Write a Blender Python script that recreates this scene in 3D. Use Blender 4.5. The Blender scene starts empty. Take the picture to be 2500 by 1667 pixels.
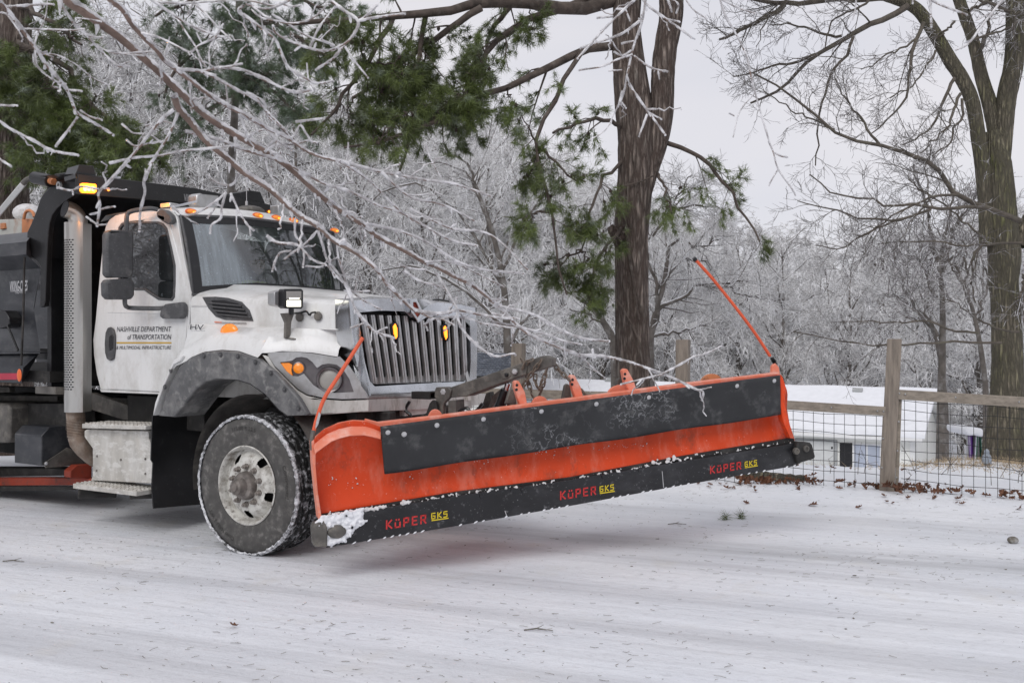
import bpy, bmesh, math, random
import numpy as np
from mathutils import Vector, Matrix
from mathutils.geometry import tessellate_polygon
random.seed(7)
RN = np.random.default_rng(7)
SC = bpy.context.scene
COL = SC.collection
# ------------------------------------------------------------------ camera, sky, sun
FP, CX, HY, CAMH = 2200.0, 1250.0, 833.5, 1.6          # focal length / centre of the 2500 px wide photograph
cd = bpy.data.cameras.new("camera"); cam = bpy.data.objects.new("camera", cd); COL.objects.link(cam)
cd.sensor_width = 36; cd.lens = FP / 2500 * 36; cd.clip_start = .05; cd.clip_end = 2000
cam.location = (0, 0, CAMH); cam.rotation_euler = (math.pi / 2, 0, 0); SC.camera = cam
cd.dof.use_dof = True; cd.dof.focus_distance = 6.6; cd.dof.aperture_fstop = 8
wd = bpy.data.worlds.new("World"); SC.world = wd; wd.use_nodes = True
wn = wd.node_tree; wn.nodes.clear()
def wnode(t, **k):
    n = wn.nodes.new(t)
    for a, b in k.items(): setattr(n, a, b)
    return n
SUN_EL, SUN_ROT = 42, 200
sky = wnode('ShaderNodeTexSky', sky_type='NISHITA', sun_disc=False, sun_elevation=math.radians(SUN_EL), sun_rotation=math.radians(SUN_ROT))
tc = wnode('ShaderNodeTexCoord'); mp = wnode('ShaderNodeMapping'); mp.inputs['Scale'].default_value = (1, 1, 2.6)
nz = wnode('ShaderNodeTexNoise'); nz.inputs['Scale'].default_value = 1.7; nz.inputs['Detail'].default_value = 4
cr = wnode('ShaderNodeValToRGB')
cr.color_ramp.elements[0].position = .33; cr.color_ramp.elements[0].color = (6.8, 6.95, 7.75, 1)
cr.color_ramp.elements[1].position = .67; cr.color_ramp.elements[1].color = (8.3, 8.1, 8.45, 1)
mx = wnode('ShaderNodeMixRGB'); mx.inputs[0].default_value = .93
bg = wnode('ShaderNodeBackground'); bg.inputs['Strength'].default_value = .1
wo = wnode('ShaderNodeOutputWorld')
L = wn.links.new
L(tc.outputs['Generated'], mp.inputs[0]); L(mp.outputs[0], nz.inputs['Vector']); L(nz.outputs['Fac'], cr.inputs[0])
L(sky.outputs[0], mx.inputs[1]); L(cr.outputs[0], mx.inputs[2]); L(mx.outputs[0], bg.inputs[0]); L(bg.outputs[0], wo.inputs[0])
sd = bpy.data.lights.new("sun", 'SUN'); sd.energy = 1.35; sd.angle = math.radians(35); sd.color = (1, .98, .96)
so = bpy.data.objects.new("sun", sd); COL.objects.link(so)
so.rotation_euler = (math.radians(90 - SUN_EL), 0, math.radians(-SUN_ROT + 180))
SC.view_settings.view_transform = 'Standard'; SC.view_settings.look = 'None'
SC.view_settings.gamma = 1; SC.view_settings.exposure = 0
SC.cycles.max_bounces = 6; SC.cycles.transparent_max_bounces = 10; SC.cycles.use_denoising = True
# ------------------------------------------------------------------ materials
def mat(name, col, rough=.5, metal=0, var=.15, scale=6, dirt=None, dscale=3, damt=.5, bump=0, bscale=40, emit=None, estr=0, coat=0, snowtop=None, stretch=None, spec=.5, sthr=.35):
    m = bpy.data.materials.new(name); m.use_nodes = True
    nt = m.node_tree; ns = nt.nodes; lk = nt.links.new
    b = ns['Principled BSDF']; b.inputs['Roughness'].default_value = rough; b.inputs['Metallic'].default_value = metal
    b.inputs['Coat Weight'].default_value = coat; b.inputs['Specular IOR Level'].default_value = spec
    t = ns.new('ShaderNodeTexCoord'); vec = t.outputs['Object']
    if stretch:
        mpn = ns.new('ShaderNodeMapping'); mpn.inputs['Scale'].default_value = stretch; lk(vec, mpn.inputs[0]); vec = mpn.outputs[0]
    n = ns.new('ShaderNodeTexNoise'); n.inputs['Scale'].default_value = scale; n.inputs['Detail'].default_value = 5; lk(vec, n.inputs['Vector'])
    r = ns.new('ShaderNodeValToRGB'); r.color_ramp.elements[0].position = .3; r.color_ramp.elements[1].position = .7
    r.color_ramp.elements[0].color = (*[c * (1 - var) for c in col], 1); r.color_ramp.elements[1].color = (*[min(1, c * (1 + var)) for c in col], 1)
    lk(n.outputs['Fac'], r.inputs[0]); out = r.outputs[0]
    if dirt:
        n2 = ns.new('ShaderNodeTexNoise'); n2.inputs['Scale'].default_value = dscale; n2.inputs['Detail'].default_value = 8; n2.inputs['Roughness'].default_value = .7; lk(vec, n2.inputs['Vector'])
        r2 = ns.new('ShaderNodeValToRGB'); r2.color_ramp.elements[0].position = .62 - .3 * damt; r2.color_ramp.elements[1].position = .80 - .2 * damt
        lk(n2.outputs['Fac'], r2.inputs[0])
        mm = ns.new('ShaderNodeMixRGB'); mm.inputs[2].default_value = (*dirt, 1); lk(r2.outputs[0], mm.inputs[0]); lk(out, mm.inputs[1]); out = mm.outputs[0]
    if snowtop:
        g = ns.new('ShaderNodeNewGeometry'); s = ns.new('ShaderNodeSeparateXYZ'); lk(g.outputs['Normal'], s.inputs[0])
        n3 = ns.new('ShaderNodeTexNoise'); n3.inputs['Scale'].default_value = 5; n3.inputs['Detail'].default_value = 3; lk(t.outputs['Object'], n3.inputs['Vector'])
        a = ns.new('ShaderNodeMath'); a.operation = 'MULTIPLY_ADD'; a.inputs[1].default_value = .9; lk(n3.outputs['Fac'], a.inputs[0]); lk(s.outputs['Z'], a.inputs[2])
        r3 = ns.new('ShaderNodeValToRGB'); r3.color_ramp.elements[0].position = max(0, sthr + .45 - .08); r3.color_ramp.elements[1].position = min(1, sthr + .45 + .08)
        lk(a.outputs[0], r3.inputs[0])
        mm = ns.new('ShaderNodeMixRGB'); mm.inputs[2].default_value = (*snowtop, 1); lk(r3.outputs[0], mm.inputs[0]); lk(out, mm.inputs[1]); out = mm.outputs[0]
    lk(out, b.inputs['Base Color'])
    if bump:
        n4 = ns.new('ShaderNodeTexNoise'); n4.inputs['Scale'].default_value = bscale; n4.inputs['Detail'].default_value = 6; lk(vec, n4.inputs['Vector'])
        bp = ns.new('ShaderNodeBump'); bp.inputs['Strength'].default_value = bump; bp.inputs['Distance'].default_value = .02
        lk(n4.outputs['Fac'], bp.inputs['Height']); lk(bp.outputs[0], b.inputs['Normal'])
    if emit:
        b.inputs['Emission Color'].default_value = (*emit, 1); b.inputs['Emission Strength'].default_value = estr
    return m
def glass(name, tint, refl=.1, rough=.02, film=.02, wipe=False):
    m = bpy.data.materials.new(name); m.use_nodes = True; nt = m.node_tree; nt.nodes.clear(); lk = nt.links.new
    o = nt.nodes.new('ShaderNodeOutputMaterial'); tr = nt.nodes.new('ShaderNodeBsdfTransparent'); tr.inputs[0].default_value = (*tint, 1)
    gl = nt.nodes.new('ShaderNodeBsdfGlossy'); gl.inputs['Roughness'].default_value = rough
    fr = nt.nodes.new('ShaderNodeFresnel'); fr.inputs[0].default_value = 1.5
    t = nt.nodes.new('ShaderNodeTexCoord'); n = nt.nodes.new('ShaderNodeTexNoise'); n.inputs['Scale'].default_value = 55; n.inputs['Detail'].default_value = 3; lk(t.outputs['Object'], n.inputs['Vector'])
    r = nt.nodes.new('ShaderNodeValToRGB'); r.color_ramp.elements[0].position = .66; r.color_ramp.elements[1].position = .76; lk(n.outputs['Fac'], r.inputs[0])
    ad = nt.nodes.new('ShaderNodeMath'); ad.inputs[1].default_value = refl; lk(fr.outputs[0], ad.inputs[0])
    mxs = nt.nodes.new('ShaderNodeMixShader'); lk(ad.outputs[0], mxs.inputs[0]); lk(tr.outputs[0], mxs.inputs[1]); lk(gl.outputs[0], mxs.inputs[2])
    df = nt.nodes.new('ShaderNodeBsdfDiffuse'); df.inputs[0].default_value = (.55, .63, .68, 1)
    dm = nt.nodes.new('ShaderNodeMath'); dm.operation = 'MULTIPLY_ADD'; dm.inputs[1].default_value = .45; dm.inputs[2].default_value = film; lk(r.outputs[0], dm.inputs[0])
    amt = dm.outputs[0]
    if wipe:                                                # pale bluish film: unwiped salt, with sky reflection put into its colour
        sx = nt.nodes.new('ShaderNodeSeparateXYZ'); lk(t.outputs['Object'], sx.inputs[0])
        a1 = nt.nodes.new('ShaderNodeMath'); a1.operation = 'MULTIPLY_ADD'; a1.inputs[1].default_value = .38; lk(sx.outputs[2], a1.inputs[0]); lk(sx.outputs[1], a1.inputs[2])
        r1 = nt.nodes.new('ShaderNodeValToRGB'); e = r1.color_ramp.elements; e[0].position = .0; e[0].color = (1, 1, 1, 1); e[1].position = 1; e[1].color = (0, 0, 0, 1)
        a2 = nt.nodes.new('ShaderNodeMath'); a2.operation = 'MULTIPLY_ADD'; a2.inputs[1].default_value = 8; a2.inputs[2].default_value = -8 * 1.50; a2.use_clamp = True; lk(a1.outputs[0], a2.inputs[0]); lk(a2.outputs[0], r1.inputs[0])
        mpw = nt.nodes.new('ShaderNodeMapping'); mpw.inputs['Scale'].default_value = (1, 9, 1.2); lk(t.outputs['Object'], mpw.inputs[0])
        n3 = nt.nodes.new('ShaderNodeTexNoise'); n3.inputs['Scale'].default_value = 3; n3.inputs['Detail'].default_value = 6; lk(mpw.outputs[0], n3.inputs['Vector'])
        a3 = nt.nodes.new('ShaderNodeMath'); a3.operation = 'MULTIPLY_ADD'; a3.inputs[1].default_value = .5; a3.inputs[2].default_value = .03; lk(n3.outputs['Fac'], a3.inputs[0])
        a4 = nt.nodes.new('ShaderNodeMath'); a4.operation = 'MULTIPLY_ADD'; lk(a3.outputs[0], a4.inputs[0]); lk(r1.outputs[0], a4.inputs[1]); lk(amt, a4.inputs[2]); amt = a4.outputs[0]
    m2 = nt.nodes.new('ShaderNodeMixShader'); lk(amt, m2.inputs[0]); lk(mxs.outputs[0], m2.inputs[1]); lk(df.outputs[0], m2.inputs[2])
    lk(m2.outputs[0], o.inputs[0]); return m
ICEW = (.80, .81, .84)
M = dict(
 white=mat('white_paint', (.72, .72, .71), .3, var=.04, scale=2, dirt=(.50, .485, .455), dscale=3.5, damt=.42, coat=.25, stretch=(1, 1, .55)),
 whited=mat('grimy_white_paint', (.62, .61, .58), .5, var=.12, scale=4, dirt=(.25, .22, .18), dscale=7, damt=.42, stretch=(1, 1, .35)),
 salt=mat('salt_stained_metal', (.50, .48, .44), .6, .2, var=.2, scale=9, dirt=(.68, .67, .64), dscale=6, damt=.4, stretch=(1, 1, .4), bump=.2),
 black=mat('black_paint', (.012, .012, .013), .32, var=.3, scale=5, dirt=(.06, .06, .06), dscale=14, damt=.1),
 bedside=mat('dusty_black_steel', (.026, .028, .033), .34, var=.25, scale=3, dirt=(.085, .085, .085), dscale=6, damt=.3),
 dark=mat('dark_chassis', (.02, .019, .018), .7, var=.4, scale=8, dirt=(.07, .065, .06), dscale=6, damt=.4),
 grim=mat('grimy_steel', (.12, .112, .102), .6, .3, var=.3, scale=9, dirt=(.25, .23, .2), dscale=8, damt=.45, bump=.2),
 plas=mat('grey_plastic', (.07, .07, .073), .55, var=.2, scale=14, dirt=(.17, .165, .16), dscale=9, damt=.3),
 flare=mat('dirty_plastic', (.10, .10, .102), .5, var=.25, scale=6, dirt=(.27, .265, .255), dscale=3.5, damt=.5, bump=.15),
 chrome=mat('chrome', (.58, .59, .61), .17, 1, var=.2, scale=4, dirt=(.36, .355, .35), dscale=8, damt=.22, bump=.04, bscale=6),
 dchrome=mat('salt_dulled_chrome', (.52, .52, .52), .36, .75, var=.15, scale=9, dirt=(.42, .41, .39), dscale=8, damt=.55),
 stack=mat('stainless_guard', (.58, .57, .54), .3, .9, var=.12, scale=5, dirt=(.40, .37, .33), dscale=5, damt=.4, stretch=(1, 1, .3)),
 rust=mat('rusty_pipe', (.24, .18, .14), .75, .3, var=.3, scale=12, dirt=(.36, .32, .28), dscale=8, damt=.45),
 rubber=mat('tyre_rubber', (.075, .072, .068), .75, var=.25, scale=16, dirt=(.16, .15, .14), dscale=10, damt=.3, bump=.1),
 tread=mat('tyre_tread', (.012, .012, .012), .7, var=.3, scale=20, dirt=(.72, .73, .76), dscale=22, damt=.36),
 frost=mat('packed_snow_frost', (.80, .81, .84), .7, var=.1, scale=30, dirt=(.04, .04, .04), dscale=26, damt=.75, bump=.5, bscale=60),
 rim=mat('dirty_rim', (.62, .61, .57), .5, var=.1, scale=6, dirt=(.2, .175, .145), dscale=13, damt=.55),
 hub=mat('greasy_hub', (.17, .15, .135), .6, .3, var=.4, scale=18, dirt=(.34, .31, .28), dscale=12, damt=.4),
 orange=mat('orange_plow_paint', (.66, .062, .012), .45, var=.16, scale=2.2, dirt=(.20, .06, .035), dscale=5, damt=.22, spec=.3, stretch=(1, 1, .6), bump=.05, bscale=5),
 paleor=mat('frosted_sheen_orange', (.76, .22, .13), .5, var=.1, scale=8, dirt=(.80, .46, .38), dscale=7, damt=.5),  # paler orange: frost and sky reflection both put into the colour
 rubflap=mat('black_rubber_sheet', (.022, .023, .025), .38, var=.3, scale=4, dirt=(.10, .10, .10), dscale=8, damt=.3, bump=.12, bscale=9),
 edge=mat('black_cutting_edge', (.012, .012, .014), .42, var=.3, scale=6, dirt=(.22, .22, .23), dscale=18, damt=.1),
 redl=mat('red_lettering', (.55, .03, .03), .5, var=.15, scale=40), yell=mat('yellow_lettering', (.72, .55, .02), .5, var=.1, scale=40),
 navy=mat('dark_lettering', (.025, .027, .035), .5, var=.1), gold=mat('gold_stripe', (.52, .32, .04), .5, var=.05),
 silver=mat('silver_lettering', (.45, .45, .46), .5, var=.2, scale=60), tyrel=mat('raised_rubber_lettering', (.035, .033, .03), .8, var=.2),
 amber=mat('amber_lens', (.75, .22, .02), .2, var=.1, scale=60, emit=(1, .30, .02), estr=.35, coat=.6),
 amberlit=mat('amber_strobe_lit', (.9, .4, .05), .3, var=.1, scale=60, emit=(1, .22, .01), estr=3),
 hot=mat('strobe_core_lit', (1, .8, .3), .3, emit=(1, .48, .07), estr=9),
 led=mat('lit_led_lens', (1, .97, .85), .2, emit=(1, .96, .8), estr=2.2),
 lens=mat('dusty_lamp_lens', (.38, .365, .335), .35, var=.12, scale=10, dirt=(.4, .385, .36), dscale=9, damt=.5),
 lensdk=mat('smoked_lamp_cup', (.17, .155, .16), .28, .65, var=.3, scale=9, dirt=(.2, .19, .18), dscale=9, damt=.3),
 redref=mat('red_reflective_tape', (.42, .02, .05), .35, var=.08), orref=mat('orange_reflector', (.75, .14, .03), .35, var=.05),
 rubr=mat('red_frame_paint', (.33, .045, .02), .6, var=.3, scale=6, dirt=(.05, .04, .035), dscale=6, damt=.45),
 chain=mat('rusty_chain', (.19, .155, .125), .65, .4, var=.3, scale=40),
 wood=mat('weathered_post_wood', (.235, .20, .165), .85, var=.25, scale=5, dirt=(.12, .10, .085), dscale=6, damt=.35, stretch=(6, 6, .6), bump=.35, bscale=14),
 board=mat('weathered_rail_wood', (.26, .225, .185), .85, var=.25, scale=4, dirt=(.15, .125, .10), dscale=6, damt=.35, stretch=(.8, 6, 6), bump=.3, bscale=12, snowtop=ICEW, sthr=1.1),
 wire=mat('wire_mesh_metal', (.035, .035, .036), .5, .5), screw=mat('screw_head', (.4, .4, .4), .4, .8),
 snow=mat('clean_snow', (.80, .81, .84), .75, var=.04, scale=4, bump=.35, bscale=9),
 snowd=mat('dirty_snow_crust', (.70, .69, .69), .8, var=.12, scale=14, dirt=(.34, .27, .23), dscale=12, damt=.42, bump=.5, bscale=40),
 ice=mat('clear_ice_coat', (.80, .785, .795), .2, var=.08, scale=26, bump=.3, bscale=34, coat=.6),
 bark=mat('brown_twig_bark', (.205, .142, .115), .8, var=.35, scale=22, dirt=(.26, .20, .165), dscale=12, damt=.3, bump=.4, bscale=60),
 pbark=mat('pine_bark', (.235, .192, .165), .9, var=.4, scale=9, dirt=(.22, .21, .18), dscale=4, damt=.25, stretch=(1.8, 1.8, .7), bump=.8, bscale=9),
 plimb=mat('pine_limb_bark', (.085, .066, .055), .9, var=.4, scale=9, dirt=(.17, .15, .13), dscale=7, damt=.3, bump=.6, bscale=20, snowtop=ICEW, sthr=.92),
 obark=mat('grey_tree_bark', (.26, .225, .17), .9, var=.4, scale=8, dirt=(.12, .13, .04), dscale=2.0, damt=.62, stretch=(1.6, 1.6, .7), bump=1, bscale=9),
 olimb=mat('dark_bare_limb', (.10, .085, .07), .9, var=.35, scale=9, dirt=(.13, .12, .09), dscale=5, damt=.4, bump=.5, bscale=20, snowtop=ICEW, sthr=.85),
 otwig=mat('frosted_twig', (.14, .125, .12), .7, var=.3, scale=3, snowtop=(.9, .9, .92), sthr=.35),
 fbark=mat('frosted_trunk', (.12, .105, .092), .9, var=.35, scale=5, dirt=(.3, .29, .28), dscale=4, damt=.4, snowtop=ICEW, sthr=.6),
 ftwig=mat('heavily_frosted_twig', (.37, .35, .335), .6, var=.7, scale=1.3, snowtop=(.94, .94, .95), sthr=-.28),
 needle=mat('pine_needle', (.105, .138, .036), .5, var=.55, scale=1.8, dirt=(.42, .47, .42), dscale=5, damt=.27),
 needlef=mat('frosted_pine_needle', (.09, .13, .065), .5, var=.45, scale=1.6, dirt=(.55, .60, .60), dscale=3.2, damt=.36),
 cone=mat('pine_cone', (.045, .032, .026), .9, var=.3, scale=30),
 leaf=mat('brown_oak_leaf', (.115, .045, .022), .7, var=.55, scale=5, dirt=(.20, .105, .055), dscale=7, damt=.4),
 straw=mat('dry_grass_straw', (.42, .33, .22), .8, var=.35, scale=6),
 siding=mat('white_siding', (.84, .84, .80), .5, var=.04, scale=2), trim=mat('white_trim', (.78, .78, .77), .5, var=.04),
 doorc=mat('pale_door', (.62, .63, .62), .5, var=.05), gtrim=mat('grey_frame', (.36, .37, .37), .5, var=.05),
 shingle=mat('grey_blue_shingle', (.13, .145, .175), .8, var=.35, scale=3, snowtop=(.6, .62, .66), sthr=1.18, dirt=(.45, .47, .5), dscale=8, damt=.3),
 pane=mat('house_window_glass', (.42, .46, .55), .1, var=.1, scale=2, coat=.5), nigh=mat('dark_interior', (.01, .01, .012), .6),
 vest=mat('yellow_green_vest', (.42, .55, .03), .7, emit=None), vesto=mat('orange_vest_band', (.75, .14, .03), .7),
 cloth=mat('dark_jacket', (.02, .022, .03), .8), skin=mat('skin', (.42, .26, .19), .55), hair=mat('dark_hair', (.02, .016, .013), .7),
 purple=mat('purple_cloth', (.16, .05, .30), .8, var=.2), green=mat('green_cloth', (.05, .17, .12), .8, var=.2), wcloth=mat('white_cloth', (.7, .7, .74), .8, var=.1),
 stone=mat('grey_blue_stone', (.26, .29, .33), .8, var=.2, scale=20, bump=.4), rock=mat('pale_rock', (.42, .39, .36), .85, var=.25, scale=8, bump=.4, snowtop=ICEW, sthr=.75),
 ws=glass('windshield_glass', (.66, .74, .74), .13, .02, .035, True), wg=glass('side_window_glass', (.16, .20, .20), .16),
 seat=mat('dark_seat_fabric', (.05, .055, .06), .8), dash=mat('dashboard_plastic', (.09, .095, .10), .6, var=.1),
 sander=mat('pale_hopper_paint', (.52, .52, .48), .5, var=.12, dirt=(.35, .2, .13), dscale=5, damt=.35), copper=mat('orange_painted_steel', (.62, .24, .10), .5, var=.2, dirt=(.2, .1, .06), dscale=6, damt=.4),
 armw=mat('white_arm_paint', (.62, .63, .62), .4, var=.08, dirt=(.3, .28, .26), dscale=8, damt=.2),
)
# ------------------------------------------------------------------ mesh helpers
def mesh_np(name, V, F, smooth=True):
    V = np.ascontiguousarray(V, dtype=np.float32); F = np.ascontiguousarray(F, dtype=np.int32)
    me = bpy.data.meshes.new(name); k = F.shape[1]
    me.vertices.add(len(V)); me.vertices.foreach_set('co', V.ravel())
    me.loops.add(F.size); me.loops.foreach_set('vertex_index', F.ravel())
    me.polygons.add(len(F)); me.polygons.foreach_set('loop_start', np.arange(0, F.size, k, dtype=np.int32))
    me.polygons.foreach_set('loop_total', np.full(len(F), k, dtype=np.int32))
    if smooth: me.polygons.foreach_set('use_smooth', np.ones(len(F), dtype=bool))
    me.update(calc_edges=True); return me
def link(name, me, m=None, parent=None):
    o = bpy.data.objects.new(name, me); COL.objects.link(o)
    if m is not None and me is not None:
        me.materials.clear(); me.materials.append(M[m] if isinstance(m, str) else m)
    if parent: o.parent = parent
    return o
def tag(o, label=None, cat=None, group=None, kind=None):
    if label: o['label'] = label
    if cat: o['category'] = cat
    if group: o['group'] = group
    if kind: o['kind'] = kind
    return o
def empty(name, loc, rz=0):
    o = bpy.data.objects.new(name, None); COL.objects.link(o); o.location = loc; o.rotation_euler = (0, 0, rz); o.empty_display_size = .2; return o
def frame(d):
    d = Vector(d).normalized(); a = Vector((0, 0, 1)) if abs(d.z) < .9 else Vector((1, 0, 0))
    x = d.cross(a).normalized(); return x, x.cross(d).normalized(), d
class MB:
    def __init__(s): s.v = []; s.f = []
    def add(s, v, f):
        o = len(s.v); s.v += [tuple(p) for p in v]; s.f += [tuple(i + o for i in q) for q in f]; return s
    def box(s, c, d, R=None):
        c = Vector(c); h = [x / 2 for x in d]; vs = []
        for z in (-1, 1):
            for x, y in ((-1, -1), (1, -1), (1, 1), (-1, 1)):
                p = Vector((x * h[0], y * h[1], z * h[2]))
                vs.append(c + (R @ p if R else p))
        return s.add(vs, [(3, 2, 1, 0), (4, 5, 6, 7), (0, 1, 5, 4), (1, 2, 6, 5), (2, 3, 7, 6), (3, 0, 4, 7)])
    def slab(s, outer, off, holes=()):
        loops = [[Vector(p) for p in outer]] + [[Vector(p) for p in h] for h in holes]
        off = Vector(off); tri = tessellate_polygon(loops); flat = [p for l in loops for p in l]; n = len(flat)
        fs = []
        for t in tri:
            a, b, c = (flat[i] for i in t)
            if (b - a).cross(c - a).dot(off) > 0: t = (t[0], t[2], t[1])
            fs.append(tuple(t)); fs.append((t[0] + n, t[2] + n, t[1] + n))
        k = 0
        for li, l in enumerate(loops):
            for i in range(len(l)):
                fs.append((k + i, k + (i + 1) % len(l), k + (i + 1) % len(l) + n, k + i + n))
            k += len(l)
        return s.add([p for p in flat] + [p + off for p in flat], fs)
    def tube(s, pts, r, n=8, cap=True):
        pts = [Vector(p) for p in pts]; K = len(pts)
        r = r if isinstance(r, (list, tuple)) else [r] * K
        d0 = (pts[1] - pts[0]).normalized(); x, y, _ = frame(d0); rings = []
        for i, p in enumerate(pts):
            d = ((pts[min(i + 1, K - 1)] - pts[max(i - 1, 0)])).normalized()
            x = (x - d * x.dot(d)).normalized(); y = d.cross(x)
            rings.append([p + (x * math.cos(a) + y * math.sin(a)) * r[i] for a in [2 * math.pi * j / n for j in range(n)]])
        return s.loft(rings, True, cap)
    def loft(s, rings, closed=True, cap=False):
        n = len(rings[0]); o = []; fs = []
        for q in rings: o += list(q)
        m = n if closed else n - 1
        for i in range(len(rings) - 1):
            for j in range(m):
                a = i * n + j; b = i * n + (j + 1) % n
                fs.append((a, b, b + n, a + n))
        if cap:
            fs.append(tuple(range(n - 1, -1, -1))); fs.append(tuple((len(rings) - 1) * n + j for j in range(n)))
        return s.add(o, fs)
    def lathe(s, prof, c, axis, n=32, a0=0, a1=None, wob=None):
        c = Vector(c); x, y, d = frame(axis); full = a1 is None; a1 = 2 * math.pi if full else a1; rings = []
        for k, (r, h) in enumerate(prof):
            rg = []
            for j in range(n + (0 if full else 1)):
                a = a0 + (a1 - a0) * j / n
                hh = h + (wob(k, j) if wob else 0)
                rg.append(c + d * hh + (x * math.cos(a) + y * math.sin(a)) * r)
            rings.append(rg)
        return s.loft(rings, full, False)
    def ell(s, c, rx, ry, rz, n=12, m=8, R=None):
        c = Vector(c); rings = []
        for i in range(m + 1):
            t = math.pi * i / m
            rg = []
            for j in range(n):
                a = 2 * math.pi * j / n
                p = Vector((rx * math.sin(t) * math.cos(a), ry * math.sin(t) * math.sin(a), rz * math.cos(t)))
                rg.append(c + (R @ p if R else p))
            rings.append(rg)
        return s.loft(rings, True, False)
    def build(s, name, m, parent=None, bevel=0, smooth=True, ang=32, kind=None, label=None):
        me = bpy.data.meshes.new(name); me.from_pydata(s.v, [], s.f); me.update()
        b = bmesh.new(); b.from_mesh(me); bmesh.ops.remove_doubles(b, verts=b.verts, dist=1e-6); bmesh.ops.recalc_face_normals(b, faces=b.faces); b.to_mesh(me); b.free()
        o = link(name, me, m, parent)
        if smooth:
            me.polygons.foreach_set('use_smooth', [True] * len(me.polygons)); me.set_sharp_from_angle(angle=math.radians(ang))
        if bevel:
            q = o.modifiers.new('bevel', 'BEVEL'); q.width = bevel; q.segments = 2; q.limit_method = 'ANGLE'; q.angle_limit = math.radians(38)
        if kind: o['kind'] = kind
        if label: o['label'] = label
        return o
def tubes_np(P, R, n=3):
    """P (N,K,3) centre lines, R (N,K) radii -> verts, quads"""
    N, K, _ = P.shape
    T = np.gradient(P, axis=1); T /= np.linalg.norm(T, axis=2, keepdims=True) + 1e-9
    ref = np.where(np.abs(T[:, :1, 2:3]) < .9, np.array([0, 0, 1.]), np.array([1., 0, 0]))
    X = np.cross(T, np.broadcast_to(ref, T.shape)); X /= np.linalg.norm(X, axis=2, keepdims=True) + 1e-9
    Y = np.cross(X, T)
    a = np.arange(n) * 2 * np.pi / n + .5
    V = P[:, :, None, :] + R[:, :, None, None] * (X[:, :, None, :] * np.cos(a)[None, None, :, None] + Y[:, :, None, :] * np.sin(a)[None, None, :, None])
    i = np.arange(N)[:, None, None] * K * n; k = np.arange(K - 1)[None, :, None] * n; j = np.arange(n)[None, None, :]; j2 = (j + 1) % n
    F = np.stack([i + k + j, i + k + j2, i + k + n + j2, i + k + n + j], -1).reshape(-1, 4)
    return V.reshape(-1, 3), F
def joinVF(parts):
    V = []; F = []; o = 0
    for v, f in parts:
        V.append(v); F.append(f + o); o += len(v)
    return np.concatenate(V), np.concatenate(F)
def resample(pts, K):
    P = np.array(pts, float); d = np.r_[0, np.cumsum(np.linalg.norm(np.diff(P, axis=0), axis=1))]
    t = np.linspace(0, d[-1], K); return np.stack([np.interp(t, d, P[:, i]) for i in range(3)], 1)
def spline(pts, K):
    """Catmull-Rom resampling"""
    P = np.array(pts, float)
    if len(P) < 3: return resample(P, K)
    Q = np.vstack([2 * P[0] - P[1], P, 2 * P[-1] - P[-2]]); out = []
    for i in range(1, len(Q) - 2):
        t = np.linspace(0, 1, 8, endpoint=False)[:, None]
        out.append(.5 * (2 * Q[i] + (Q[i + 1] - Q[i - 1]) * t + (2 * Q[i - 1] - 5 * Q[i] + 4 * Q[i + 1] - Q[i + 2]) * t ** 2 + (-Q[i - 1] + 3 * Q[i] - 3 * Q[i + 1] + Q[i + 2]) * t ** 3))
    out.append(P[-1:]); return resample(np.vstack(out), K)
def spawn(P, R, m, rng, ang=(35, 65), lf=(.35, .6), rf=.55, up=.1, K=4, bend=.25, lo=.25, hi=1.0, grav=0., rmin=0.003, L=None, tip=.35):
    N, K0, _ = P.shape; idx = np.repeat(np.arange(N), m); n = len(idx)
    t = rng.uniform(lo, hi, n) * (K0 - 1); k = np.minimum(t.astype(int), K0 - 2); f = (t - k)[:, None]
    A = P[idx, k]; B = P[idx, k + 1]; pos = A * (1 - f) + B * f
    tan = B - A; tan /= np.linalg.norm(tan, axis=1, keepdims=True) + 1e-9
    rd = rng.normal(size=(n, 3)); rd -= tan * (rd * tan).sum(1, keepdims=True); rd /= np.linalg.norm(rd, axis=1, keepdims=True) + 1e-9
    a = np.radians(rng.uniform(*ang, n))[:, None]
    d = tan * np.cos(a) + rd * np.sin(a); d[:, 2] += up; d /= np.linalg.norm(d, axis=1, keepdims=True)
    plen = np.linalg.norm(np.diff(P, axis=1), axis=2).sum(1)[idx]
    ln = (plen if L is None else L) * rng.uniform(*lf, n) * (1.15 - .6 * t / (K0 - 1))
    b = rng.normal(size=(n, 3)) * bend; b[:, 2] -= grav
    s = np.linspace(0, 1, K)[None, :, None]
    Q = pos[:, None, :] + d[:, None, :] * s * ln[:, None, None] + b[:, None, :] * (s ** 2) * ln[:, None, None] + rng.normal(size=(n, K, 3)) * (.03 * ln)[:, None, None] * s
    r0 = R[idx, k] * (1 - f[:, 0]) + R[idx, k + 1] * f[:, 0]
    r = np.maximum(r0 * rf * rng.uniform(.7, 1.05, n), rmin)[:, None] * np.linspace(1, tip, K)[None, :]
    return Q, np.maximum(r, rmin * .6)
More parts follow.
